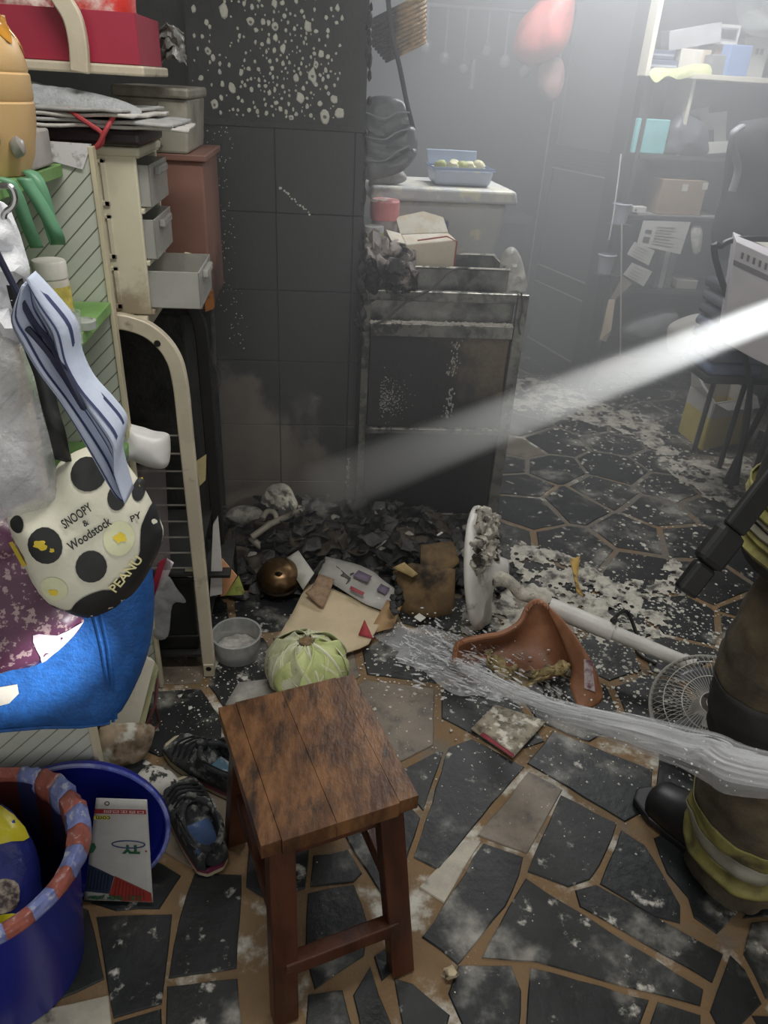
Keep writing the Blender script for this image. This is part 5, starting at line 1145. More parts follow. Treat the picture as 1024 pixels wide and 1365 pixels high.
o = MB().prism([V(1.70,4.01,.9775), V(2.15,4.01,.9775), V(2.15,4.3,.9775), V(1.70,4.3,.9775)], V(0, 0, .006)).build('flat_board', mat('grey_flat_board', (150, 150, 146), .7), None); tag(o, 'flat grey board under the brown parcel', 'board')
# hanging papers
for i, (pts, c, lb, yy) in enumerate((([(858,294),(921,296),(907,339),(849,326)], (212, 211, 206), 'large white notice with printed lines hanging from the dark shelf', 3.985), ([(846,322),(873,334),(865,354),(836,339)], (204, 203, 198), 'white slip hanging just below the large notice', 3.98), ([(843,350),(870,362),(858,382),(831,366)], (206, 204, 202), 'lowest white slip with reddish edge on the shelf', 3.975), ([(830,368),(843,378),(820,400),(812,402)], (150, 140, 128), 'brownish folded slip hanging at the shelf side', 3.97))):
    g = thing('hanging_note', atY(*pts[3], yy), lb, 'paper', 'notes hanging from the dark shelf')
    P = [atY(x, y, yy) for x, y in pts]; MB().prism(P, V(0, .002, 0)).build('sheet', mat('note_%d' % i, c, .7, var=.05), g)
    if i < 3:
        for k in range(7 if i == 0 else 4):
            v = .2+.62*k/(6.0 if i == 0 else 3); u0, u1 = (.32, .86) if i == 0 else (.15, .8)
            q = lambda u, v: P[0]*(1-u)*(1-v)+P[1]*u*(1-v)+P[2]*u*v+P[3]*(1-u)*v + V(0, -.0012, 0)
            MB().prism([q(u0, v), q(u1-.2*random.random(), v), q(u1-.2, v+.03), q(u0, v+.03)], V(0, -.0006, 0)).build('printed_line', mat('print_grey', (128, 128, 128), .7), g)
        if i == 0:
            for v0, v1 in ((.35, .5), (.62, .85)): MB().prism([q(.1, v0), q(.24, v0), q(.24, v1), q(.1, v1)], V(0, -.0006, 0)).build('printed_mark', mat('print_dark', (70, 70, 72), .7), g)
z4 = .5975
for i, (x0, x1, h, c, lb) in enumerate(((876, 883, .21, (80, 82, 86), 'black binder in the row below the notices'), (883, 890, .22, (186, 186, 184), 'white spined binder in the row below the notices'), (891, 899, .21, (120, 122, 124), 'grey binder at the right of the binder row'))):
    pbox('ring_binder', 'binder', lb, x0, x1, z4, h, 4.04, .2, c)
pbox('paper_pile', 'paper', 'low pile of papers right of the binders', 902, 930, z4, .05, 4.04, .2, (176, 174, 168))
o = Pillow(Plane(V(2.0, 4.0, .75), V(0, -1, .1)), [(922,304),(936,304),(934,334),(924,336)], .012, .01, folds=(.006, 40, 3)).mesh(.012).build('paper_fan', mat('fan_paper', (190, 188, 182), .7), smooth=True); tag(o, 'folded white paper bundle hanging right of the large notice', 'paper')
# lower shelf clutter
o = Pillow(Plane(V(1.95, 4.05, .33), V(0, -1, .2)), [(830,450),(832,430),(870,415),(900,412),(905,450),(870,458)], .08, .05, folds=(.02, 10, 1)).mesh(.03).build('grey_sack', mat('grey_sack', (126, 128, 132), .8), smooth=True); tag(o, 'large grey sack on the lowest shelf', 'sack')
o = Pillow(Plane(V(2.15, 3.8, .5), V(0, -1, .2)), [(890,440),(900,428),(930,418),(945,425),(945,460),(895,470)], .08, .05, folds=(.02, 12, 1)).mesh(.03).build('white_sack', mat('white_sack', (190, 188, 182), .7), smooth=True); tag(o, 'white lumpy sack at the right of the lowest shelf', 'sack')
o = MB().prism([atY(800,453,3.9), atY(812,400,3.95), atY(820,400,3.95), atY(815,440,3.9), atY(808,456,3.9)], V(0, .01, 0)).build('paper_bag', mat('beige_bag', (176, 164, 140), .8), None); tag(o, 'narrow beige paper bag standing at the shelf side', 'paper bag')
o = MB().tube([atY(829,298,3.93), atY(827,482,3.60)], .005, 8).build('wooden_stick', mat('grey_wood', (120, 116, 110), .7), smooth=True); tag(o, 'thin grey stick leaning upright against the dark shelf', 'stick')
for i, (x, y) in enumerate(((828,283),(808,350))):
    p = atY(x, y, 4.0); g = thing('plastic_cup', p - V(0, 0, .06), 'small grey plastic cup %s' % ('near the shelf top left' if i == 0 else 'lower down beside the door edge'), 'cup', 'cups at the shelf side')
    MB().lathe([(.035, -.055),(.045, .04),(.042, .04),(.033, -.05)], 20, Matrix.Translation(p), True, False).build('body', mat('cup_grey', (150, 154, 166), .5), g, smooth=True); MB().lathe([(.045,.035),(.052,.04),(.045,.046)], 20, Matrix.Translation(p), False, False).build('rim', MATS['cup_grey'], g, smooth=True)
    MB().box((p.x-.05, p.y-.04, p.z-.062), (1.66, p.y+.04, p.z-.056)).build('bracket', m_shd, g)
o = MB().tube(smooth_path([atY(828,205,3.97), atY(824,240,3.96), atY(818,285,3.95), atY(812,320,3.95)]), .004, 6).build('string', mat('cord_white', (200, 200, 200), .5), smooth=True); tag(o, 'thin white cord hanging at the door edge', 'cord')
o = Pillow(Plane(V(1.75, 3.9, .1), V(0, -.8, .5)), [(795,500),(803,482),(830,474),(850,480),(840,492),(815,500)], .02, .02, folds=(.02, 14, 1)).mesh(.025).build('red_rag', mat('red_rag', (124, 96, 92), .9), smooth=True); tag(o, 'dull red rag on the floor beside the shelf', 'rag')

# ------------------------------------------------------------------ black coat on a chair, table and cartons
m_coat = mat('black_coat', (34, 35, 38), .7, var=.2, scale=14)
pl = Plane(V(2.0, 3.35, 1.1), V(-.2, -1, .1))
ch = thing('office_chair', V(2.0, 3.4, 0), 'dark high backed chair with grey arm loop draped in black cloth', 'chair')
Pillow(pl, [(948,310),(962,260),(968,205),(978,170),(1000,160),(1040,165),(1060,250),(1050,350),(1000,340),(960,345)], .09, .06, folds=(.02, 7, 1)).mesh(.028).build('backrest', m_coat, ch, smooth=True)
MB().tube(smooth_path([atY(990,168,3.22), atY(978,178,3.2), atY(978,200,3.2), atY(984,225,3.2), atY(976,255,3.2)]), [.018]*25, 10, flat=.5).build('arm_loop', mat('grey_arm', (130, 132, 136), .5), ch, smooth=True)
MB().box((2.25, 3.50, .44), (2.75, 3.95, .52)).build('seat', m_coat, ch, bevel=.02)
MB().tube([V(2.5, 3.75, .08), V(2.5, 3.75, .45)], .03, 10).build('column', mat('chair_black', (30, 30, 30), .4), ch, smooth=True)
for k in range(5):
    a = 2*math.pi*k/5; MB().bar(V(2.5, 3.75, .07), V(2.5+.24*math.cos(a), 3.75+.24*math.sin(a), .045), .04, .03).build('base_arm', MATS['chair_black'], ch, bevel=.004); MB().blob(V(2.5+.24*math.cos(a), 3.75+.24*math.sin(a), .027), .025, .025, .025, 0, 2).build('castor', MATS['chair_black'], ch, smooth=True)
MB().bar(V(2.3, 3.56, .50), V(2.2, 3.42, .95), .05, .03).build('back_support', MATS['chair_black'], ch, bevel=.004)
m_leg = mat('dark_tube', (58, 60, 62), .4, .4)
tb = thing('folding_table', V(2.2, 2.9, 0), 'folding table with dark tube legs at the right wall', 'table')
MB().box((1.86, 2.66, .985), (2.9, 3.16, 1.005)).build('table_top', mat('pale_top', (206, 204, 192), .4), tb, bevel=.004)
for a, b in ((V(1.885, 2.85, 0), V(2.02, 2.80, .985)), (V(1.925, 2.83, 0), V(1.90, 3.05, .985)), (V(2.8, 2.75, 0), V(2.75, 2.8, .985)), (V(2.8, 3.05, 0), V(2.75, 3.05, .985))): MB().tube([a, b], .013, 10).build('leg', m_leg, tb, smooth=True)
# bent chrome chair frame in front of a pile of folded clothes
fr = thing('tube_chair', atZ(965, 560, 0), 'chrome tube chair frame loaded with folded dark clothes', 'chair')
P = [atY(950,470,2.75), atY(951,400,2.75), atY(954,345,2.75), atY(962,328,2.75), atY(978,320,2.75), atY(1010,318,2.75), atY(1060,320,2.75)]
P = [V(1.885, 2.80, .004), V(1.80, 2.76, .50)] + P[2:]
MB().tube(smooth_path(P), .012, 8).build('frame', m_leg, fr, smooth=True)
MB().box((1.62, 2.78, .50), (2.05, 3.05, .53)).build('seat', m_leg, fr, bevel=.004); MB().tube([V(1.93, 3.0, 0), V(1.93, 3.0, .5)], .012, 8).build('leg', m_leg, fr, smooth=True); MB().tube([V(1.90, 3.2, 0), V(1.80, 3.03, .5)], .012, 8).build('leg', m_leg, fr, smooth=True)
cols = [(96, 110, 140), (110, 116, 130), (62, 66, 78), (120, 128, 146), (74, 76, 84), (96, 98, 104), (60, 60, 66)]
words = ['lowest pale blue', 'second grey blue', 'third dark slate', 'fourth light blue grey', 'fifth charcoal', 'sixth mid grey', 'topmost near black']
for i in range(7):
    z = .531+.052*i; o = MB().hexa([V(1.625,2.79,z),V(1.86,2.79,z),V(1.86,3.03,z),V(1.625,3.03,z)], [V(1.63,2.80,z+.046),V(1.855,2.80,z+.046),V(1.855,3.02,z+.046),V(1.63,3.02,z+.046)]).build('folded_garment', mat('garment_%d' % i, cols[i], .9, var=.15, scale=20, bump=.3), bevel=.018, seg=3, smooth=True)
    tag(o, '%s garment in the folded pile by the beam' % words[i], 'clothes', 'folded clothes pile')
# white printed carton tilted in front
cp = [atY(982,322,2.6), atY(1070,362,2.45), atY(1050,500,2.45), atY(1008,480,2.52), atY(962,455,2.6)]
wc = thing('white_printed_carton', V(1.75, 2.65, .55), 'white carton printed with dark marks at the right edge', 'carton')
MB().prism(cp, V(.10, .22, .0)).build('body', mat('carton_white', (206, 202, 206), .6, var=.04), wc, bevel=.003)
st_ = thing('carton_stand', V(1.8, 2.75, 0), 'dark low cabinet carrying the white carton', 'cabinet')
MB().box((1.86, 2.50, 0), (2.3, 2.66, .62)).build('body', mat('dark_stand', (46, 47, 50), .6), st_, bevel=.004)
def cq(u, v): return cp[0]*(1-u)*(1-v)+cp[1]*u*(1-v)+cp[2]*u*v+cp[4]*(1-u)*v
MB().prism([cq(0,.17)+V(0,-.001,0), cq(1,.17)+V(0,-.001,0), cq(1,.22)+V(0,-.001,0), cq(0,.22)+V(0,-.001,0)], V(-.002,-.002,0)).build('grey_band', mat('carton_grey', (120, 120, 124), .6), wc)
for k in range(9): MB().prism([cq(.10+.09*k,.07)+V(0,-.001,0), cq(.135+.09*k,.07)+V(0,-.001,0), cq(.13+.09*k,.13)+V(0,-.001,0), cq(.095+.09*k,.13)+V(0,-.001,0)], V(-.002,-.002,0)).build('printed_mark', mat('carton_ink', (110, 106, 112), .6), wc)
# yellow and white carton on the floor
A, B, C_ = V(1.926, 3.438, 0), V(1.942, 3.209, 0), V(2.211, 3.306, 0); D = A + (C_-B); hh = .25; zz = V(0, 0, 1)
yc = thing('yellow_carton', (A+C_)/2, 'open yellow and white printed carton on the powdery floor', 'carton')
m_yc = mat('carton_yellow', (204, 188, 96), .7, var=.08, scale=14); m_wc = mat('carton_pale', (196, 194, 190), .7, var=.06)
def wall(p, q, z0, z1, m, name, t=.004):
    n_ = (q-p).cross(zz).normalized()*t; return MB().hexa([p+zz*z0, q+zz*z0, q+zz*z0+n_, p+zz*z0+n_], [p+zz*z1, q+zz*z1, q+zz*z1+n_, p+zz*z1+n_]).build(name, m, yc)
for p, q in ((A, B), (B, C_), (C_, D), (D, A)):
    wall(p, q, .001, .17, m_yc, 'yellow_side'); wall(p, q, .17, hh, m_wc, 'white_side')
MB().prism([A+zz*hh, B+zz*hh, A*.35+B*.65+V(-.03, 0, .30), A+V(-.03, .0, .37)], V(.004, 0, 0)).build('flap', m_wc, yc)
MB().prism([C_+zz*hh, B+zz*hh, B*.75+C_*.25+V(.0, -.04, .22), C_+V(0, -.05, .21)], V(0, .004, 0)).build('flap', m_wc, yc)
MB().prism([A+zz*.02, B+zz*.02, C_+zz*.02, D+zz*.02], zz*.004).build('bottom', m_yc, yc)
for k in range(3): wall(B*(.85-.25*k)+C_*(.15+.25*k)+V(0,-.003,0), B*(.75-.25*k)+C_*(.25+.25*k)+V(0,-.003,0), .06, .10, mat('carton_print', (120, 110, 70), .7), 'printed_mark', .001)
for k in range(3): wall(A*(.8-.28*k)+B*(.2+.28*k)+V(-.003,0,0), A*(.66-.28*k)+B*(.34+.28*k)+V(-.003,0,0), .05, .10, MATS['carton_print'], 'printed_mark', .001)

# ------------------------------------------------------------------ cabbage
cbc = V(-.012, 1.575, .088)
cab_ = thing('cabbage', V(cbc.x, cbc.y, 0), 'pale green dirty cabbage lying behind the stool', 'cabbage')
m_cabb = mat('cabbage_leaf', (206, 210, 164), .5, var=.12, scale=14, c2=(224, 224, 196), cover=(86, 78, 60), cscale=12, cthr=.66, cwid=.06, bump=.25, bscale=30)
m_cabg = mat('cabbage_green', (196, 208, 136), .5, var=.12, scale=12, c2=(210, 220, 154), cover=(80, 74, 54), cscale=13, cthr=.68, cwid=.05, bump=.25, bscale=30)
m_vein = mat('cabbage_vein', (216, 218, 190), .5)
MB().blob(cbc, .094, .090, .078, .05, 3, 1).build('heart', m_cabb, cab_, smooth=True)
R = random.Random(21)
for k in range(9):
    a0 = 2*math.pi*k/9 + R.uniform(-.1, .1); rr_ = .098+.005*(k % 3); mm = m_cabg if k in (8, 0, 7) else m_cabb
    def leaf(u, v, off=0):
        th = .22 + 1.75*v; sp_ = (.30+.95*math.sin(min(1, v*1.2)*math.pi*.62))*.95; a = a0 + (u-.5)*2*sp_ + .25*v
        r_ = rr_ + .006*noise.noise(V(u*5, v*5, k)) + .010*v*math.sin(u*14+k)*v + .012*(abs(u-.5)*2)**3 + off
        p = V(r_*math.sin(th)*math.cos(a), r_*.96*math.sin(th)*math.sin(a), r_*.84*math.cos(th)); p = cbc + p; p.z = max(.003, p.z); return p
    lf = MB().grid(leaf, 16, 14).build('leaf', mm, cab_, smooth=True, solid=.002)
    MB().tube([leaf(.5, v/8, .0015) for v in range(8)], [.006-.0006*v for v in range(8)], 6).build('vein', m_vein, lf, smooth=True)
    for s_ in (-1, 1): MB().tube([leaf(.5+s_*.4*(t/5), .25+.5*t/5, .001) for t in range(6)], .0016, 5).build('vein', m_vein, lf, smooth=True)
MB().lathe([(.019, .070),(.019, .090),(.014, .092),(.0, .088)], 16, Matrix.Translation(cbc), False, False).build('stem', mat('cabbage_stem', (120, 98, 66), .7, var=.3, scale=60), cab_, smooth=True)

# ------------------------------------------------------------------ round container, scorched pot
cM2 = V(-.218, 1.735, 0)
rc_ = thing('round_container', cM2, 'round translucent plastic container with white powder beside the rack foot', 'container')
MB().lathe([(.064,.002),(.066,.01),(.071,.072),(.074,.074),(.074,.078),(.068,.078),(.063,.012),(.0,.010)], 44, Matrix.Translation(cM2), True, False).build('body', mat('hazy_plastic', (176, 178, 176), .3, alpha=.62, var=.08, scale=30, up=POW, upthr=.6), rc_, smooth=True)
mb = MB(); mb.grid(lambda u, v: cM2 + V(.062*u*math.cos(v*6.2832), .062*u*math.sin(v*6.2832), .022+.014*noise.noise(V(u*3*math.cos(v*6.28), u*3*math.sin(v*6.28), 2))), 8, 30); mb.build('powder_fill', mat('powder_dirty', (172, 170, 164), .9, var=.2, scale=40, bump=.5), rc_, smooth=True)
pc_ = V(-.105, 2.06, 0)
pt_ = thing('scorched_pot', pc_, 'scorched shiny brown metal pot half buried in the charred heap', 'pot')
pM = Matrix.Translation(pc_ + V(0, 0, .01)) @ Matrix.Rotation(.35, 4, 'X')
MB().lathe([(.0,.0),(.045,.004),(.068,.03),(.070,.06),(.060,.088),(.035,.104),(.0,.108)], 36, pM, False, False).build('body', mat('scorched_bronze', (112, 88, 60), .3, .7, var=.3, scale=10, cover=(36, 32, 30), cscale=6, cthr=.52, cwid=.1), pt_, smooth=True)
MB().lathe([(.071,.048),(.076,.052),(.071,.058)], 36, pM, False, False).build('rim', mat('dark_bronze', (64, 54, 44), .35, .7), pt_, smooth=True)
MB().tube(smooth_path([pM @ V(-.01,-.02,.10), pM @ V(0,-.03,.122), pM @ V(.01,-.02,.10)], 4), .005, 6).build('knob', MATS['dark_bronze'], pt_, smooth=True)

# ------------------------------------------------------------------ cardboard and papers on the floor
m_cbd = mat('tan_cardboard', (206, 188, 156), .8, var=.07, scale=8, cover=(120, 104, 82), cscale=10, cthr=.72)
def flat(name, cat, label, pts, z, th, m, zs=None, parent=None, curl=.0, step=.03):
    P = [atZ(x, y, zs[i] if zs else z) for i, (x, y) in enumerate(pts)]
    cen = sum((p for p in P), V(0,0,0))/len(P); n_ = V(0,0,0)
    for i in range(len(P)): n_ += (P[i]-cen).cross(P[(i+1) % len(P)]-cen)
    n_.normalize()
    if n_.z < 0: n_ = -n_
    x_ = (P[1]-P[0]).normalized(); y_ = n_.cross(x_); poly = [((p-cen).dot(x_), (p-cen).dot(y_)) for p in P]
    vv, ff = tri_region(poly, step); mb = MB()
    mb.add([cen + x_*u + y_*v + n_*(curl*noise.noise(V(u*9, v*9, len(name)))) for u, v in vv], ff)
    o = mb.build(name, m, parent, smooth=True, solid=th)
    if label: tag(o, label, cat)
    return o
flat('cardboard_sheet', 'cardboard', 'large tan cardboard sheet lying in front of the charred heap', [(362,885),(367,862),(413,764),(424,766),(516,818),(492,862),(455,878),(420,884)], 0, .004, m_cbd, [.012,.015,.075,.07,.03,.012,.01,.01], curl=.012)
flat('cardboard_piece', 'cardboard', 'small brown cardboard flap at the right of the large sheet', [(490,846),(516,800),(536,806),(524,838)], 0, .004, mat('brown_cardboard', (176, 144, 104), .8, var=.08), [.02,.05,.05,.02])
m_pap = mat('sooty_print_paper', (180, 178, 172), .8, var=.08, scale=14, cover=(70, 70, 68), cscale=9, cthr=.58, cwid=.12, bias=[((0, 1, 0), 2.12, 1.3)])
np_ = flat('printed_paper', 'newspaper', 'sooty printed newspaper under the tan cardboard sheet', [(424,766),(434,744),(452,745),(500,762),(530,788),(518,818),(488,804)], 0, .002, m_pap, [.06,.075,.08,.07,.05,.03,.045], curl=.016)
flat('red_headline', 'print', None, [(466,785),(468,781),(486,790),(484,794)], 0, .001, mat('headline_red', (170, 80, 84), .8), [.0665,.0675,.064,.063], np_)
flat('purple_picture', 'print', None, [(502,786),(508,778),(520,784),(514,793)], 0, .001, mat('picture_purple', (120, 108, 128), .8), [.063,.066,.062,.058], np_)
flat('purple_picture', 'print', None, [(470,768),(478,760),(496,768),(490,776)], 0, .001, MATS['picture_purple'], [.077,.08,.076,.072], np_)
flat('white_card', 'card', 'white card with dark holes leaning by the scorched pot', [(379,746),(398,734),(419,764),(404,786)], 0, .004, mat('holed_card', (196, 196, 186), .7, var=.06, cover=(60, 58, 54), cscale=24, cthr=.69, cwid=.03), [.10,.13,.10,.06])
flat('toast_scrap', 'scrap', 'crumpled brown scrap lying on the tan cardboard', [(407,790),(415,784),(425,767),(446,773),(432,808),(426,806)], 0, .004, mat('brown_scrap', (148, 122, 98), .8, var=.25, scale=40, bump=.6), [.070,.074,.080,.073,.052,.054], curl=.01, step=.012)
flat('red_scrap', 'scrap', 'red paper scrap beside the water splash', [(478,846),(486,826),(498,852)], 0, .002, mat('red_paper', (176, 66, 74), .8), [.03,.045,.03])
# burnt cardboard box behind
bb_ = thing('burnt_carton', atZ(570, 800, 0), 'burnt brown cardboard carton beside the white fan base', 'carton')
m_bcar = mat('burnt_cardboard', (104, 84, 58), .8, var=.15, scale=10, c2=(126, 102, 70), cover=(34, 31, 28), cscale=6, cthr=.56, cwid=.10, bump=.3)
flat('panel', None, None, [(520,756),(545,744),(612,756),(612,822),(585,830),(545,826),(527,815),(530,780)], 0, .006, m_bcar, [.12,.16,.14,.01,.006,.01,.03,.08], bb_, curl=.03)
flat('panel', None, None, [(560,728),(604,722),(612,752),(590,770),(560,752)], 0, .006, m_bcar, [.17,.17,.14,.12,.15], bb_, curl=.03)
flat('fold', None, None, [(524,757),(540,750),(556,764),(550,770)], 0, .006, mat('singed_tan', (166, 144, 100), .8, cover=(60, 50, 38), cscale=20, cthr=.6), [.135,.155,.15,.13], bb_, curl=.01, step=.015)
mb = MB(); R = random.Random(31)
for i in range(22):
    p = [(520,756),(528,770),(534,785),(532,800),(526,812),(520,800)][i % 6]; q = atZ(p[0]+R.uniform(-5, 5), p[1]+R.uniform(-5, 5), .07*R.random()+.03); mb.blob(q, .014, .014, .010, .7, 1, i)
mb.build('charred_edge', m_char, bb_, smooth=True)
for i, (x, y, lb) in enumerate(((577,803,'white cigarette sized scrap on the burnt carton'), (583,714,'tiny white scrap above the burnt carton'), (556,826,'folded pale plastic scrap at the carton bottom'))):
    q = atZ(x, y, (.058, .17, .02)[i]); o = MB().bar(q, q+V(.02, .016, .004), .008 if i < 2 else .03, .004).build('white_scrap', mat('scrap_white', (210, 208, 200), .7), bevel=.001, seg=1); tag(o, lb, 'scrap')
# stained booklet and other sheets
bk_ = flat('stained_booklet', 'booklet', 'powder stained booklet with red edge lying under the water jet', [(628,972),(660,940),(728,962),(684,1010)], .008, .006, mat('stained_page', (166, 158, 140), .8, var=.15, scale=20, cover=(92, 84, 70), cscale=24, cthr=.54, up=(220, 216, 200), upthr=.54, upscale=30), None)
flat('red_edge', None, None, [(640,980),(644,976),(686,1006),(684,1010)], .0125, .001, mat('edge_red', (150, 62, 72), .7), None, bk_)
flat('pale_sheet', 'paper', 'dirty pale sheet on the floor between the container and stool', [(300,940),(318,910),(362,905),(368,925),(345,945)], .004, .003, mat('dirty_sheet', (160, 158, 150), .8, var=.2, scale=20), None)
o = MB().blob(atZ(420+180, 1297, .014), .016, .010, .016, .5, 2, 4).build('shell_scrap', mat('shell', (196, 180, 150), .5, cover=(60, 54, 46), cscale=40, cthr=.58), smooth=True); tag(o, 'broken pale shell scrap beside the stool front leg', 'scrap')
yb = flat('yellow_tag', 'tag', 'yellow black printed tag sticking up behind the fan pole', [(760,742),(774,738),(770,772),(778,800),(768,792),(764,768)], 0, .003, mat('tag_yellow', (196, 160, 84), .7, cover=(40, 36, 30), cscale=40, cthr=.6), [.10,.10,.06,.02,.03,.06], step=.012)

# ------------------------------------------------------------------ charred heap
R = random.Random(44)
m_ash = mat('pale_ash', (176, 174, 164), .9, var=.15, scale=30, cover=(60, 58, 55), cscale=18, cthr=.60, bump=.8); m_gch = mat('grey_char', (84, 84, 82), .7, var=.3, scale=20, bump=.7)
def height(x, y):
    return max(0, .11*math.exp(-((x+.10)/.20)**2-((y-2.48)/.20)**2) + .12*math.exp(-((x-.30)/.26)**2-((y-2.40)/.20)**2) + .05*math.exp(-((x-.1)/.45)**2-((y-2.15)/.25)**2) - .02)
mb = MB(); mb.grid(lambda u, v: V(-.34+1.08*u, 1.98+.60*v, -.012 + height(-.34+1.08*u, 1.98+.60*v) + .03*noise.noise(V(u*16, v*9, 0)) + .018*noise.noise(V(u*40, v*22, 3))), 90, 50)
mb.v = [V(p.x, min(p.y, 2.492 if p.x > .16 else 2.59), p.z) for p in mb.v]
hp = mb.build('charred_heap', m_char, smooth=True); tag(hp, 'black charred heap of burnt rubbish at the foot of the pillar', 'charred debris', kind='stuff')
for mm, n_, nm in ((m_char, 300, 'char_flake'), (m_gch, 110, 'grey_flake'), (m_ash, 36, 'ash_flake')):
    mb = MB()
    for i in range(n_):
        x = R.uniform(-.33, .72); y = R.uniform(2.0, 2.48)
        if R.random() < .4: x = R.gauss(.05, .25); y = R.gauss(2.3, .12)
        x = max(-.33, min(.72, x)); y = min(2.48 if x > .15 else 2.57, max(1.97, y))
        s_ = R.uniform(.008, .030); M_ = Matrix.Rotation(R.uniform(0, 6), 4, 'Z') @ Matrix.Rotation(R.uniform(-.9, .9), 4, 'X')
        mb.blob(V(x, y, max(.004, height(x, y)-.006+R.uniform(0, .025))), s_*R.uniform(.7, 1.6), s_, s_*R.uniform(.15, .6), .8, 1, i, M_)
    o = mb.build(nm, mm, hp); o['kind'] = 'stuff'
for mm, n_, nm in ((m_char, 46, 'char_sheet'), (m_gch, 26, 'grey_sheet'), (mat('brown_char', (74, 66, 56), .6, var=.3, scale=16, bump=.5), 22, 'brown_sheet')):
    mb = MB()
    for i in range(n_):
        x = max(-.30, min(.68, R.gauss(.12, .28))); y = min(2.46 if x > .12 else 2.54, max(2.0, R.gauss(2.28, .13))); s_ = R.uniform(.025, .065)
        M_ = Matrix.Translation(V(x, y, height(x, y)+R.uniform(.005, .03))) @ Matrix.Rotation(R.uniform(0, 6), 4, 'Z') @ Matrix.Rotation(R.gauss(0, .7), 4, 'X')
        mb.grid(lambda u, v: (lambda p: V(p.x, min(p.y, 2.488), max(.003, p.z)))(M_ @ V((u-.5)*2*s_, (v-.5)*1.6*s_, .45*s_*noise.noise(V(u*2.2, v*2.2, i))+.25*s_*noise.noise(V(u*6, v*6, i)))), 7, 6)
    o = mb.build(nm, mm, hp, smooth=True, solid=.002); o['kind'] = 'stuff'
def lump(name, cat, label, pts, rad, m):
    o = MB().tube(smooth_path([atZ(x, y, z-.07) for x, y, z in pts]), rad, 10).build(name, m, smooth=True); tag(o, label, cat)
m_bone = mat('melted_grey_plastic', (158, 152, 138), .45, var=.2, scale=16, cover=(60, 56, 50), cscale=10, cthr=.60)
lump('melted_strip', 'melted plastic', 'melted beige plastic strip curling out of the heap', [(336,716,.16),(350,706,.18),(362,698,.19),(380,690,.19),(392,684,.19),(402,682,.19)], [.012]*31, m_bone)
lump('melted_strip', 'melted plastic', 'thick melted beige strip lying below the curled one', [(334,716,.15),(342,724,.13),(352,730,.12),(360,722,.13)], [.013]*19, m_bone)
lump('melted_strip', 'melted plastic', 'bent beige plastic tube ring in the heap', [(350,692,.2),(356,682,.21),(366,684,.21),(368,694,.19),(358,698,.19)], [.010]*25, m_bone)
o = Pillow(Plane(atY(372, 665, 2.43), V(0, -1, .35)), [(348,668),(356,650),(372,644),(385,648),(393,662),(398,678),(385,690),(370,682),(355,676)], .035, .02, folds=(.03, 40, 1)).mesh(.009).build('ash_lump', m_ash, smooth=True); tag(o, 'pale flaky ash lump standing against the pillar tiles', 'ash')
o = Pillow(Plane(atY(315, 688, 2.40), V(0, -1, .5)), [(300,690),(312,676),(335,674),(350,682),(345,696),(320,700)], .03, .02, folds=(.02, 30, 1)).mesh(.010).build('ash_lump', m_ash, smooth=True); tag(o, 'low pale ash lump at the left end of the heap', 'ash')
o = Pillow(Plane(atY(446, 694, 2.36), V(0, -1, .6)), [(428,702),(440,686),(452,686),(462,698),(448,706)], .02, .02, folds=(.02, 40, 1)).mesh(.009).build('ash_lump', m_ash, smooth=True); tag(o, 'small white ash tuft in the middle of the heap', 'ash')
m_gls = mat('sooty_acrylic', (120, 124, 122), .2, alpha=.65, var=.2)
flat('acrylic_sheet', 'plastic sheet', 'grey translucent plate sticking out of the heap', [(492,690),(500,668),(524,670),(531,676),(514,690),(500,700)], 0, .003, m_gls, [.10,.145,.145,.135,.10,.08])
flat('acrylic_sheet', 'plastic sheet', 'dark bent plate corner beside the cabinet foot', [(556,690),(569,682),(572,700),(568,706)], 0, .003, m_gls, [.10,.12,.06,.04])
# melted cables down the pillar's left edge
m_cab = mat('melted_cable', (118, 116, 108), .5, var=.3, scale=40, cover=(40, 40, 40), cscale=14, cthr=.5)
cbg = thing('melted_cable', V(-.36, 2.58, .3), 'melted cable bundle running down the left edge of the pillar', 'cable')
for i in range(5):
    MB().tube(smooth_path([V(-.352+.010*noise.noise(V(k*.6, i, 0))+.003*i, 2.588-.01*i % .02, 1.36-.15*k+.02*noise.noise(V(i, k, 2))) for k in range(6)], 5), .003+.001*(i % 2), 6).build('strand', m_cab, cbg, smooth=True)
for i in range(10):
    a = R.uniform(0, 6); rr_ = R.uniform(.02, .055); c_ = V(-.375+R.gauss(0, .014), 2.565+R.gauss(0, .01), .57+R.gauss(0, .03))
    MB().tube(smooth_path([c_ + V(rr_*.8*math.cos(a+k*1.1)*(1+.3*noise.noise(V(i, k, 0))), .012*noise.noise(V(k, i, 5)), rr_*1.3*math.sin(a+k*1.1)) for k in range(8)], 4), .0022, 5).build('loop', m_cab, cbg, smooth=True)
mb = MB()
for i in range(40): mb.blob(V(-.350+R.gauss(0, .008), 2.585, R.uniform(.68, 1.36)), R.uniform(.004, .012), .010, R.uniform(.01, .035), .6, 1, i)
mb.build('melted_sheath', mat('grey_melt', (96, 98, 96), .4, var=.3, scale=30), cbg, smooth=True)
mb = MB()
for i in range(30): mb.blob(V(PX1+R.gauss(0, .004), 2.60, R.uniform(.92, 1.7)), R.uniform(.004, .009), .008, R.uniform(.01, .03), .6, 1, i)
o = mb.build('melted_drip', m_char, pillar, smooth=True); o['kind'] = 'stuff'

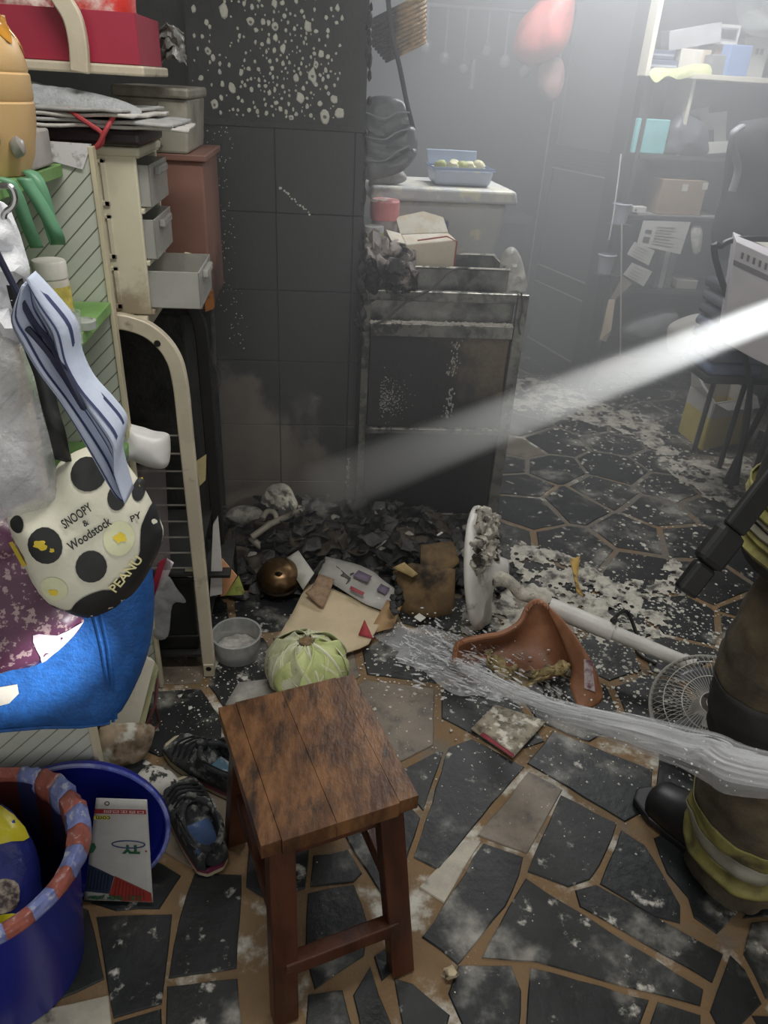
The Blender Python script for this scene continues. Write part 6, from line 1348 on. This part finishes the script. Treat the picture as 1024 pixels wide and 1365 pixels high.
# ------------------------------------------------------------------ extinguisher powder crumbs on the floor
def crumbs(n_, fx, m, name, label, smin, smax, seed):
    R = random.Random(seed); mb = MB(); i = 0
    while i < n_:
        x, y = fx(R); i += 1
        if y > 1.98 and x < .74 and y < 2.6: continue
        s_ = R.uniform(smin, smax)*(R.random()**1.5*.8+.2)*max(.3, min(1, (y-.95)/.6)); k = R.randint(4, 6); a0 = R.uniform(0, 6); b = len(mb.v)
        mb.v += [V(x+s_*R.uniform(.6, 1.3)*math.cos(a0+2*math.pi*j/k), y+s_*R.uniform(.6, 1.3)*math.sin(a0+2*math.pi*j/k), .0005) for j in range(k)] + [V(x, y, s_*R.uniform(.3, .6))]
        mb.f += [(b+j, b+(j+1) % k, b+k) for j in range(k)]
    o = mb.build(name, m); tag(o, label, 'powder', kind='stuff')
crumbs(5600, lambda R: (R.choice([R.gauss(.95, .38), R.gauss(.8, .5)]), R.choice([R.gauss(1.80, .22), R.gauss(1.6, .35)])), m_pow, 'powder_crumbs', 'white extinguisher powder crumbs scattered on the wet floor', .0012, .010, 5)
crumbs(900, lambda R: (R.gauss(-.22, .10), R.gauss(1.55, .22)), m_pow, 'powder_crumbs', 'fine white powder crumbs on the floor between rack and shoes', .0008, .005, 8)
crumbs(2200, lambda R: (R.uniform(1.2, 2.6), R.uniform(2.3, 4.4)), m_pow, 'powder_crumbs', 'white powder crumbs on the far floor at the right', .003, .014, 6)
def heap(pts, h, label, seed=0, fill=.12):
    P = smooth2([tuple(atZ(x, y, 0))[:2] for x, y in pts], 4); w_ = .05
    vv, ff = tri_region(P, .009); mb = MB()
    def hz(u, v):
        d = min(1, bdist(P, u, v)/w_); return .0008 + h*d*max(0, fill+.7*noise.noise(V(u*13, v*13, seed))+.5*noise.noise(V(u*40, v*40, seed))+.35*noise.noise(V(u*95, v*95, seed)))
    ff = [f for f in ff if min(hz(*vv[i]) for i in f) > .0013]; mb.add([V(u, v, hz(u, v)) for u, v in vv], ff); o = mb.build('powder_patch', mat('powder_patch', (196, 192, 180), .9, var=.12, scale=30, cover=(90, 88, 84), cscale=20, cthr=.56, cwid=.10, bump=.8, bscale=70), smooth=True); tag(o, label, 'powder', kind='stuff')
heap([(640,770),(690,720),(760,740),(820,770),(860,770),(850,830),(800,860),(740,800),(690,850),(650,840),(625,850),(610,830)], .014, 'thick white powder around the fan base and pole', 1, .30)
heap([(850,790),(900,740),(930,780),(905,820),(880,860),(850,850),(820,830)], .008, 'patch of white powder behind the fan pole', 2)
heap([(905,600),(930,610),(1000,610),(1040,680),(1000,690),(930,660),(890,630),(850,590),(800,560),(830,545),(880,560)], .010, 'pale powder drift by the yellow carton', 5, .3)
heap([(680,500),(720,505),(790,530),(850,560),(800,570),(730,550),(680,545)], .008, 'pale powder drift beyond the steel cabinet', 6, .3)

# ------------------------------------------------------------------ firefighter at the right edge
m_pant = mat('bunker_cloth', (84, 74, 56), .85, var=.15, scale=18, cover=(42, 37, 30), cscale=5, cthr=.55, cwid=.15, bump=.35, bscale=60)
m_lime = mat('lime_reflective', (124, 120, 66), .7, var=.15, scale=30, cover=(70, 62, 44), cscale=9, cthr=.56, cwid=.12); m_silv = mat('silver_reflective', (120, 118, 104), .4, var=.15)
m_boot = mat('black_boot', (24, 24, 26), .4, var=.2, scale=20); m_jack = mat('dark_jacket', (40, 40, 38), .8, var=.2, scale=14, bump=.3)
per = thing('person', V(1.0, .98, 0), 'person in tan protective trousers and black boots holding a hose', 'person')
def skin(name, pts, edges, rad, m, parent, sub=2, root=0):
    me = bpy.data.meshes.new(name); org = WL[parent]; me.from_pydata([tuple(Vector(p)-org) for p in pts], edges, []); me.update()
    o = bpy.data.objects.new(name, me); COL.objects.link(o); o.parent = parent; WL[o] = org.copy()
    me.materials.append(m); md = o.modifiers.new('skin', 'SKIN'); md.use_smooth_shade = True
    for i, r in enumerate(rad):
        q = me.skin_vertices[0].data[i]; q.radius = r if isinstance(r, tuple) else (r, r); q.use_root = (i == root)
    s_ = o.modifiers.new('sub', 'SUBSURF'); s_.levels = sub; s_.render_levels = sub
    return o
fd = V(-.55, .83, 0).normalized(); sd = V(.83, .55, 0).normalized()
hip = V(1.06, 1.06, .90)
Lf = V(.955, .965, 0); Rf = V(1.22, .98, 0)
pts = [hip, hip+V(.0,.0,.16)+fd*.03, hip+V(0,0,.36)+fd*.08, hip+V(0,0,.52)+fd*.11, hip+V(0,0,.60)+fd*.13, hip+V(0,0,.70)+fd*.16, hip+V(0,0,.80)+fd*.17]
lhip = hip - sd*.09 - V(0,0,.04); rhip = hip + sd*.10 - V(0,0,.04)
lk = V(.90, 1.00, .48); rk = V(1.16, 1.08, .50)
pts += [lhip, lk+V(.02,.01,.16), lk, Lf+V(-.02,.01,.26), Lf+V(0,0,.10), Lf+V(.0,.0,.045)]
pts += [rhip, rk, Rf+V(0,0,.26), Rf+V(0,0,.06)]
ls = pts[3]-sd*.20; rs = pts[3]+sd*.20
le = V(.98, .86, 1.22); lw = V(1.01, .66, 1.0); re = rs+V(.08,-.10,-.24); rw = V(1.10, .72, .98)
pts += [ls, le, lw, rs, re, rw]
edges = [(0,1),(1,2),(2,3),(3,4),(4,5),(5,6),(0,7),(7,8),(8,9),(9,10),(10,11),(11,12),(0,13),(13,14),(14,15),(15,16),(3,17),(17,18),(18,19),(3,20),(20,21),(21,22)]
rad = [(.16,.13),(.165,.13),(.18,.14),(.15,.12),.065,.10,.085, .115,.118,.098,.112,.125,.118, .115,.105,.11,.115, .085,.065,.05,.085,.065,.05]
skin('body', pts, edges, rad, m_pant, per)
# boots
for nm, f in (('boot', Lf), ('boot', Rf)):
    d = fd; h = f + d*.025
    B_ = skin(nm, [h+V(0,0,.26), h+V(0,0,.10), h-d*.04+V(0,0,.045), h+d*.09+V(0,0,.05), h+d*.17+V(0,0,.04), h+d*.205+V(0,0,.036)], [(0,1),(1,2),(1,3),(3,4),(4,5)], [.062,.068,(.056,.048),(.064,.058),(.062,.050),(.046,.042)], m_boot, per, root=1)
    P = [h - d*.09, h+d*.245]; s2 = V(d.y, -d.x, 0)
    O = [h-d*.085-s2*.035, h-d*.03-s2*.05, h+d*.08-s2*.052, h+d*.17-s2*.055, h+d*.225-s2*.035, h+d*.24, h+d*.225+s2*.035, h+d*.17+s2*.055, h+d*.08+s2*.052, h-d*.03+s2*.05, h-d*.085+s2*.035]
    MB().prism(O, V(0, 0, .022)).build('boot_sole', m_boot, per, bevel=.006)
    for k in range(2): MB().tube([h+d*(.15+.02*k)-s2*.02+V(0,0,.084-.006*k), h+d*(.16+.02*k)+s2*.012+V(0,0,.083-.006*k)], .0025, 5).build('boot_stripe', mat('boot_yellow', (170, 160, 90), .6), per, smooth=True)
# trouser folds and reflective bands around the near leg
def cuff(c0, c1, r_, m, name, flare=.0):
    ax = (c1-c0); x_ = ax.normalized().orthogonal().normalized(); y_ = ax.normalized().cross(x_)
    def fn(u, v):
        a = 2*math.pi*u; rr_ = r_ + .008*noise.noise(V(math.cos(a)*2, math.sin(a)*2, v*3+c0.z*9)) + .005*math.sin(v*9) + flare*v
        return c0 + ax*v + x_*rr_*math.cos(a) + y_*rr_*math.sin(a)
    return MB().grid(fn, 36, 6).build(name, m, per, smooth=True, solid=.004)
LP = smooth_path([Lf+V(.0,.0,.022), Lf+V(-.005,.005,.16), Lf+V(-.02,.015,.34), lk+V(.0,.0,.02), lk+V(.035,.015,.20), lhip+V(.01,0,.06)], 10); LR = [.106, .124, .112, .108, .124, .140]
def legp(u, v, off=0):
    t = v*(len(LP)-1); i_ = min(len(LP)-2, int(t)); p = LP[i_].lerp(LP[i_+1], t-i_); q = v*5; k_ = min(4, int(q)); r_ = LR[k_]*(1-(q-k_))+LR[k_+1]*(q-k_); a = 2*math.pi*u; c, s_ = math.cos(a), math.sin(a)
    low = max(0, 1-v*2.6)
    r_ += (.008+.014*low)*noise.noise(V(c*1.5, s_*1.5, v*22)) + .007*noise.noise(V(c*3.5, s_*3.5, v*30+4)) + .010*noise.noise(V(c*.9, s_*.9, v*5+9))
    return p + V(c*(r_+off), s_*(r_+off), .010*low*noise.noise(V(c*2, s_*2, v*10+7)))
MB().grid(lambda u, v: legp(u, v), 64, 90).build('trouser_leg', m_pant, per, smooth=True, solid=.003)
for v0, v1, m_ in ((.115, .165, m_lime), (.165, .205, m_silv), (.205, .255, m_lime)): MB().grid(lambda u, v: legp(u, v0+(v1-v0)*v, .0035), 64, 8).build('reflective_band', m_, per, smooth=True, solid=.002)
MB().grid(lambda u, v: legp(.44+.24*u, .45+.20*v, .004+.006*math.sin(math.pi*u)*math.sin(math.pi*v)), 16, 14).build('knee_patch', mat('black_pad', (30, 30, 30), .7, var=.2), per, smooth=True, solid=.003)
# jacket hem, pocket, strap
jk = lambda t: V(.985, 1.05, .80+.35*t)
cuff(jk(-.05), jk(1.5),   .19, m_jack, 'jacket'); cuff(jk(.02), jk(.12), .20, m_lime, 'reflective_band'); cuff(jk(.13), jk(.21), .199, m_silv, 'reflective_band'); cuff(jk(.22), jk(.32), .20, m_lime, 'reflective_band')
pass
a_ = atY(912, 790, .93); b_ = atY(1060, 600, 1.0); b_ = a_ + (b_-a_)*1.12
MB().bar(a_, a_+(b_-a_)*.18, .018, .046, V(-.6,.0,.8)).build('strap_end', m_boot, per, bevel=.006)
MB().bar(a_+(b_-a_)*.18, a_+(b_-a_)*.40, .026, .060, V(-.6,.0,.8)).build('strap_buckle', mat('black_webbing', (26, 27, 28), .6, var=.2), per, bevel=.010)
MB().bar(a_+(b_-a_)*.40, b_, .014, .048, V(-.6,.0,.8)).build('strap', MATS['black_webbing'], per, bevel=.005)
# head, helmet, gloves
hd = pts[6]
MB().blob(hd+V(0,0,.02), .085, .10, .115, .03, 3, 1).build('head', mat('skin_tone', (186, 146, 120), .55), per, smooth=True)
for s_ in (-1, 1):
    MB().blob(hd+fd*.088+sd*s_*.032+V(0,0,.03), .012, .012, .008, 0, 2).build('eye', mat('eye_dark', (40, 32, 28), .3), per, smooth=True); MB().blob(hd+sd*s_*.088+V(0,0,.01), .012, .02, .03, 0, 2).build('ear', MATS['skin_tone'], per, smooth=True)
MB().blob(hd+fd*.10+V(0,0,.0), .014, .016, .022, 0, 2).build('nose', MATS['skin_tone'], per, smooth=True); MB().blob(hd+fd*.090+V(0,0,-.045), .024, .012, .006, 0, 2).build('mouth', mat('lip', (150, 90, 84), .5), per, smooth=True)
MB().lathe([(.165,.045),(.155,.06),(.128,.065),(.125,.11),(.10,.165),(.05,.19),(.0,.195)], 36, Matrix.Translation(hd), False, False).build('helmet', mat('helmet_yellow', (190, 176, 70), .35), per, smooth=True)
nz0 = V(1.02, .44, .93); nz1 = V(.93, .47, .84)
def glove(w_, sgn):
    c = w_ + (nz0-w_).normalized()*.03; g = MB().blob(c, .045, .045, .035, .05, 3, 2).build('glove', m_boot, per, smooth=True)
    ax = (nz1-nz0).normalized(); p = nz0 - ax*.05
    for k in range(4):
        t = c.lerp(p, .6) + ax*(k-1.5)*.022
        MB().tube(smooth_path([c+ax*(k-1.5)*.02, t+V(.0,0,.032), t+V(-.03*sgn,-.03,.02), t+V(-.02*sgn,-.035,-.015)], 4), [.011]*13, 8).build('finger', m_boot, per, smooth=True)
    MB().tube([c, c+ax*.03+V(0,-.03,-.02), c+ax*.05+V(0,-.05,-.01)], [.014,.012,.010], 8).build('thumb', m_boot, per, smooth=True)
ax = (nz1-nz0).normalized()
hz_ = thing('hose_nozzle', nz1, 'metal fire hose nozzle held by the person', 'nozzle')
MB().tube([nz0-ax*.12, nz0-ax*.10, nz0, nz0+ax*.03, nz1-ax*.02, nz1], [.030,.032,.032,.024,.020,.017], 18).build('barrel', mat('nozzle_metal', (150, 60, 50), .35, .5), hz_, smooth=True)
MB().tube([nz0-ax*.05, nz0-ax*.05+V(0,0,.07), nz0-ax*.02+V(0,0,.09)], .008, 8).build('valve_lever', m_boot, hz_, smooth=True)
MB().tube(smooth_path([nz0-ax*.12, V(1.25,.30,1.02), V(1.45,.18,.8), V(1.6,.0,.3), V(1.75,-.2,.035), V(2.2,-.4,.035)], 8), .032, 14).build('hose', mat('hose_canvas', (170, 150, 110), .8, bump=.4, bscale=200), hz_, smooth=True)
lwp = nz0-ax*.03+V(.02,.03,-.02); glove(lw.lerp(lwp, .6), 1)

# ------------------------------------------------------------------ water jet and splash
def water_mat(name, a, c=(238, 240, 242)):
    return mat(name, c, .25, var=.03, scale=60, alpha=a, bump=.4, bscale=30, spec=.6)
m_w1 = water_mat('water_core', .60); m_w2 = water_mat('water_strand', .30); m_w3 = water_mat('water_drop', .7)
JP = [nz1, atZ(1024,1030,.60), atZ(940,1003,.50), atZ(850,975,.385), atZ(770,955,.28), atZ(700,930,.175), atZ(640,900,.09), atZ(575,868,.02)]
JP = smooth_path(JP, 12); n = len(JP)
jet = thing('water_jet', JP[0], 'white water jet shooting from the right edge onto the floor', 'water')
def jr(t): return .014+.020*min(1, t*5) - .016*max(0, min(1, (t-.25)/.5)) + .02*max(0, t-.75)
def frame(t):
    i = min(n-2, int(t*(n-1))); f = t*(n-1)-i; p = JP[i].lerp(JP[i+1], f); d = (JP[i+1]-JP[i]).normalized(); x_ = d.cross(V(0,0,1)).normalized(); return p, x_, x_.cross(d)
def body(seed, t0, t1, rs, name, m, k=44, N=70):
    vs = []
    for i in range(N+1):
        t = t0+(t1-t0)*i/N; p, x_, y_ = frame(t); e = math.sin(math.pi*min(1, max(0.02, i/N)))**.35 if t0 > 0 else (1 if i < N*.8 else max(.05, (N-i)/(N*.2))**.5)
        for j in range(k):
            a = 2*math.pi*j/k; q = 1+.22*noise.noise(V(math.cos(a)*1.6, math.sin(a)*1.6, t*6+seed))+.26*noise.noise(V(math.cos(a)*6, math.sin(a)*6, t*5+seed))+.10*noise.noise(V(math.cos(a)*12, math.sin(a)*12, t*9+seed))
            vs.append(p + (x_*math.cos(a) + y_*math.sin(a))*(jr(t)*rs*q*e))
    mb = MB(); mb.add(vs, [(i*k+j, i*k+(j+1) % k, (i+1)*k+(j+1) % k, (i+1)*k+j) for i in range(N) for j in range(k)]); return mb.build(name, m, jet, smooth=True)
body(0, 0, .78, .80, 'core', m_w1); body(5, 0, .93, 1.12, 'outer_sheath', water_mat('water_sheath', .22))
R = random.Random(9); mb = MB()
for s_ in range(70):
    t0 = R.uniform(.05, .8); ln = R.uniform(.05, .16); a = R.uniform(0, 6.28); rr_ = R.uniform(.75, 1.10); P = []
    for q in range(7):
        p, x_, y_ = frame(min(.98, t0+ln*q/6)); P.append(p + (x_*math.cos(a+.05*q) + y_*math.sin(a+.05*q))*jr(t0)*rr_)
    w_ = R.uniform(.0012, .003); mb.tube(P, [w_*.1, w_*.7, w_, w_, w_*.9, w_*.5, w_*.1], 5)
mb.build('strand', m_w1, jet, smooth=True)['kind'] = 'stuff'
# splash: flattened sheets of water racing on along the floor, and drops
hit = atZ(610, 885, .0); dj = (atZ(520, 845, 0)-atZ(700, 925, 0)).normalized(); sj = V(dj.y, -dj.x, 0)
mb = MB()
for i in range(420):
    u = R.gauss(-.04, .11); v = R.gauss(0, .05)*(1+max(0, u+.1)*3.0); l_ = R.uniform(.006, .026); w_ = R.uniform(.0012, .0048)
    c = hit + dj*u + sj*v; c.z = .008 + abs(R.gauss(0, .028))*max(.2, 1-abs(u)*2.0); dr = (dj + sj*(v*2.2+R.gauss(0, .08)) + V(0, 0, R.gauss(.05, .12))).normalized(); sx = dr.cross(V(0,0,1)).normalized(); uz = sx.cross(dr)
    M_ = basis(c, dr, sx, uz); mb.blob(V(0,0,0), l_, w_, w_*.45, .3, 1, i); 
    for q in range(len(mb.v)-12, len(mb.v)): mb.v[q] = M_ @ mb.v[q]; mb.v[q].z = max(.003, mb.v[q].z)
o = mb.build('water_splash', m_w2, smooth=True); tag(o, 'streaks of white water splashing along the floor where the jet lands', 'water', kind='stuff')
mb = MB()
for i in range(420):
    u = R.gauss(0, .13); v = R.gauss(0, .08); p = hit + dj*u + sj*v; p.z = .005+abs(R.gauss(0, .04)); s_ = R.uniform(.0008, .003); mb.blob(p, s_*R.uniform(1, 2.5), s_, s_, .1, 1, i)
for i in range(160):
    t = R.uniform(.1, .95); p, x_, y_ = frame(t); p = p + x_*R.gauss(0, .028) + y_*R.gauss(0, .022); s_ = R.uniform(.001, .0025); mb.blob(p, s_, s_, s_, 0, 1)
o = mb.build('water_drops', m_w3, smooth=True); tag(o, 'small water drops thrown up around the jet', 'water', kind='stuff')
def wf(u, v):
    a = 2*math.pi*v; r_ = (.26+.08*noise.noise(V(math.cos(a)*2.5, math.sin(a)*2.5, 0)))*u; p = hit + dj*(r_*math.cos(a)) + sj*r_*.42*math.sin(a)
    q = V(p.dot(dj)*9, p.dot(sj)*34, 1); return V(p.x, p.y, .004 + (1-u)*(.020*max(0, .6+noise.noise(q)) + .010*max(0, noise.noise(q*2.4))))
o = MB().grid(wf, 40, 90).build('splash_sheet', water_mat('water_sheet', .30), smooth=True); tag(o, 'churning sheet of water spreading under the jet', 'water', kind='stuff')

# ------------------------------------------------------------------ smoke
def volume(name, mb, dens, label, col=(.86, .88, .92), aniso=.2):
    m = bpy.data.materials.new(name); m.use_nodes = True; nt = m.node_tree; nt.nodes.remove(nt.nodes['Principled BSDF'])
    v = nt.nodes.new('ShaderNodeVolumeScatter'); v.inputs['Color'].default_value = (*col, 1); v.inputs['Density'].default_value = dens; v.inputs['Anisotropy'].default_value = aniso
    nt.links.new(v.outputs[0], nt.nodes['Material Output'].inputs['Volume'])
    o = mb.build(name, m); tag(o, label, 'smoke', kind='stuff'); return o, v, nt
volume('smoke_haze', MB().box((-1.58, 2.02, .005), (3.58, 5.28, 2.68)), .42, 'thin grey smoke hanging in the back of the room')
ax = (BEAM1-BEAM0); L = ax.length; az = ax.normalized(); axx = az.orthogonal().normalized(); ayy = az.cross(axx)
bM = basis(BEAM0, axx, ayy, az)
prof = [(.024+.094*t, .25+(L-.25)*t) for t in [i/12 for i in range(13)]]
volume('beam_haze', MB().lathe(prof, 28, bM, True, True), 1.7, 'added cone of denser haze showing the torch beam towards the pillar', (.95, .97, 1), .1)  # added cone of denser haze, shaped so the torch beam shows
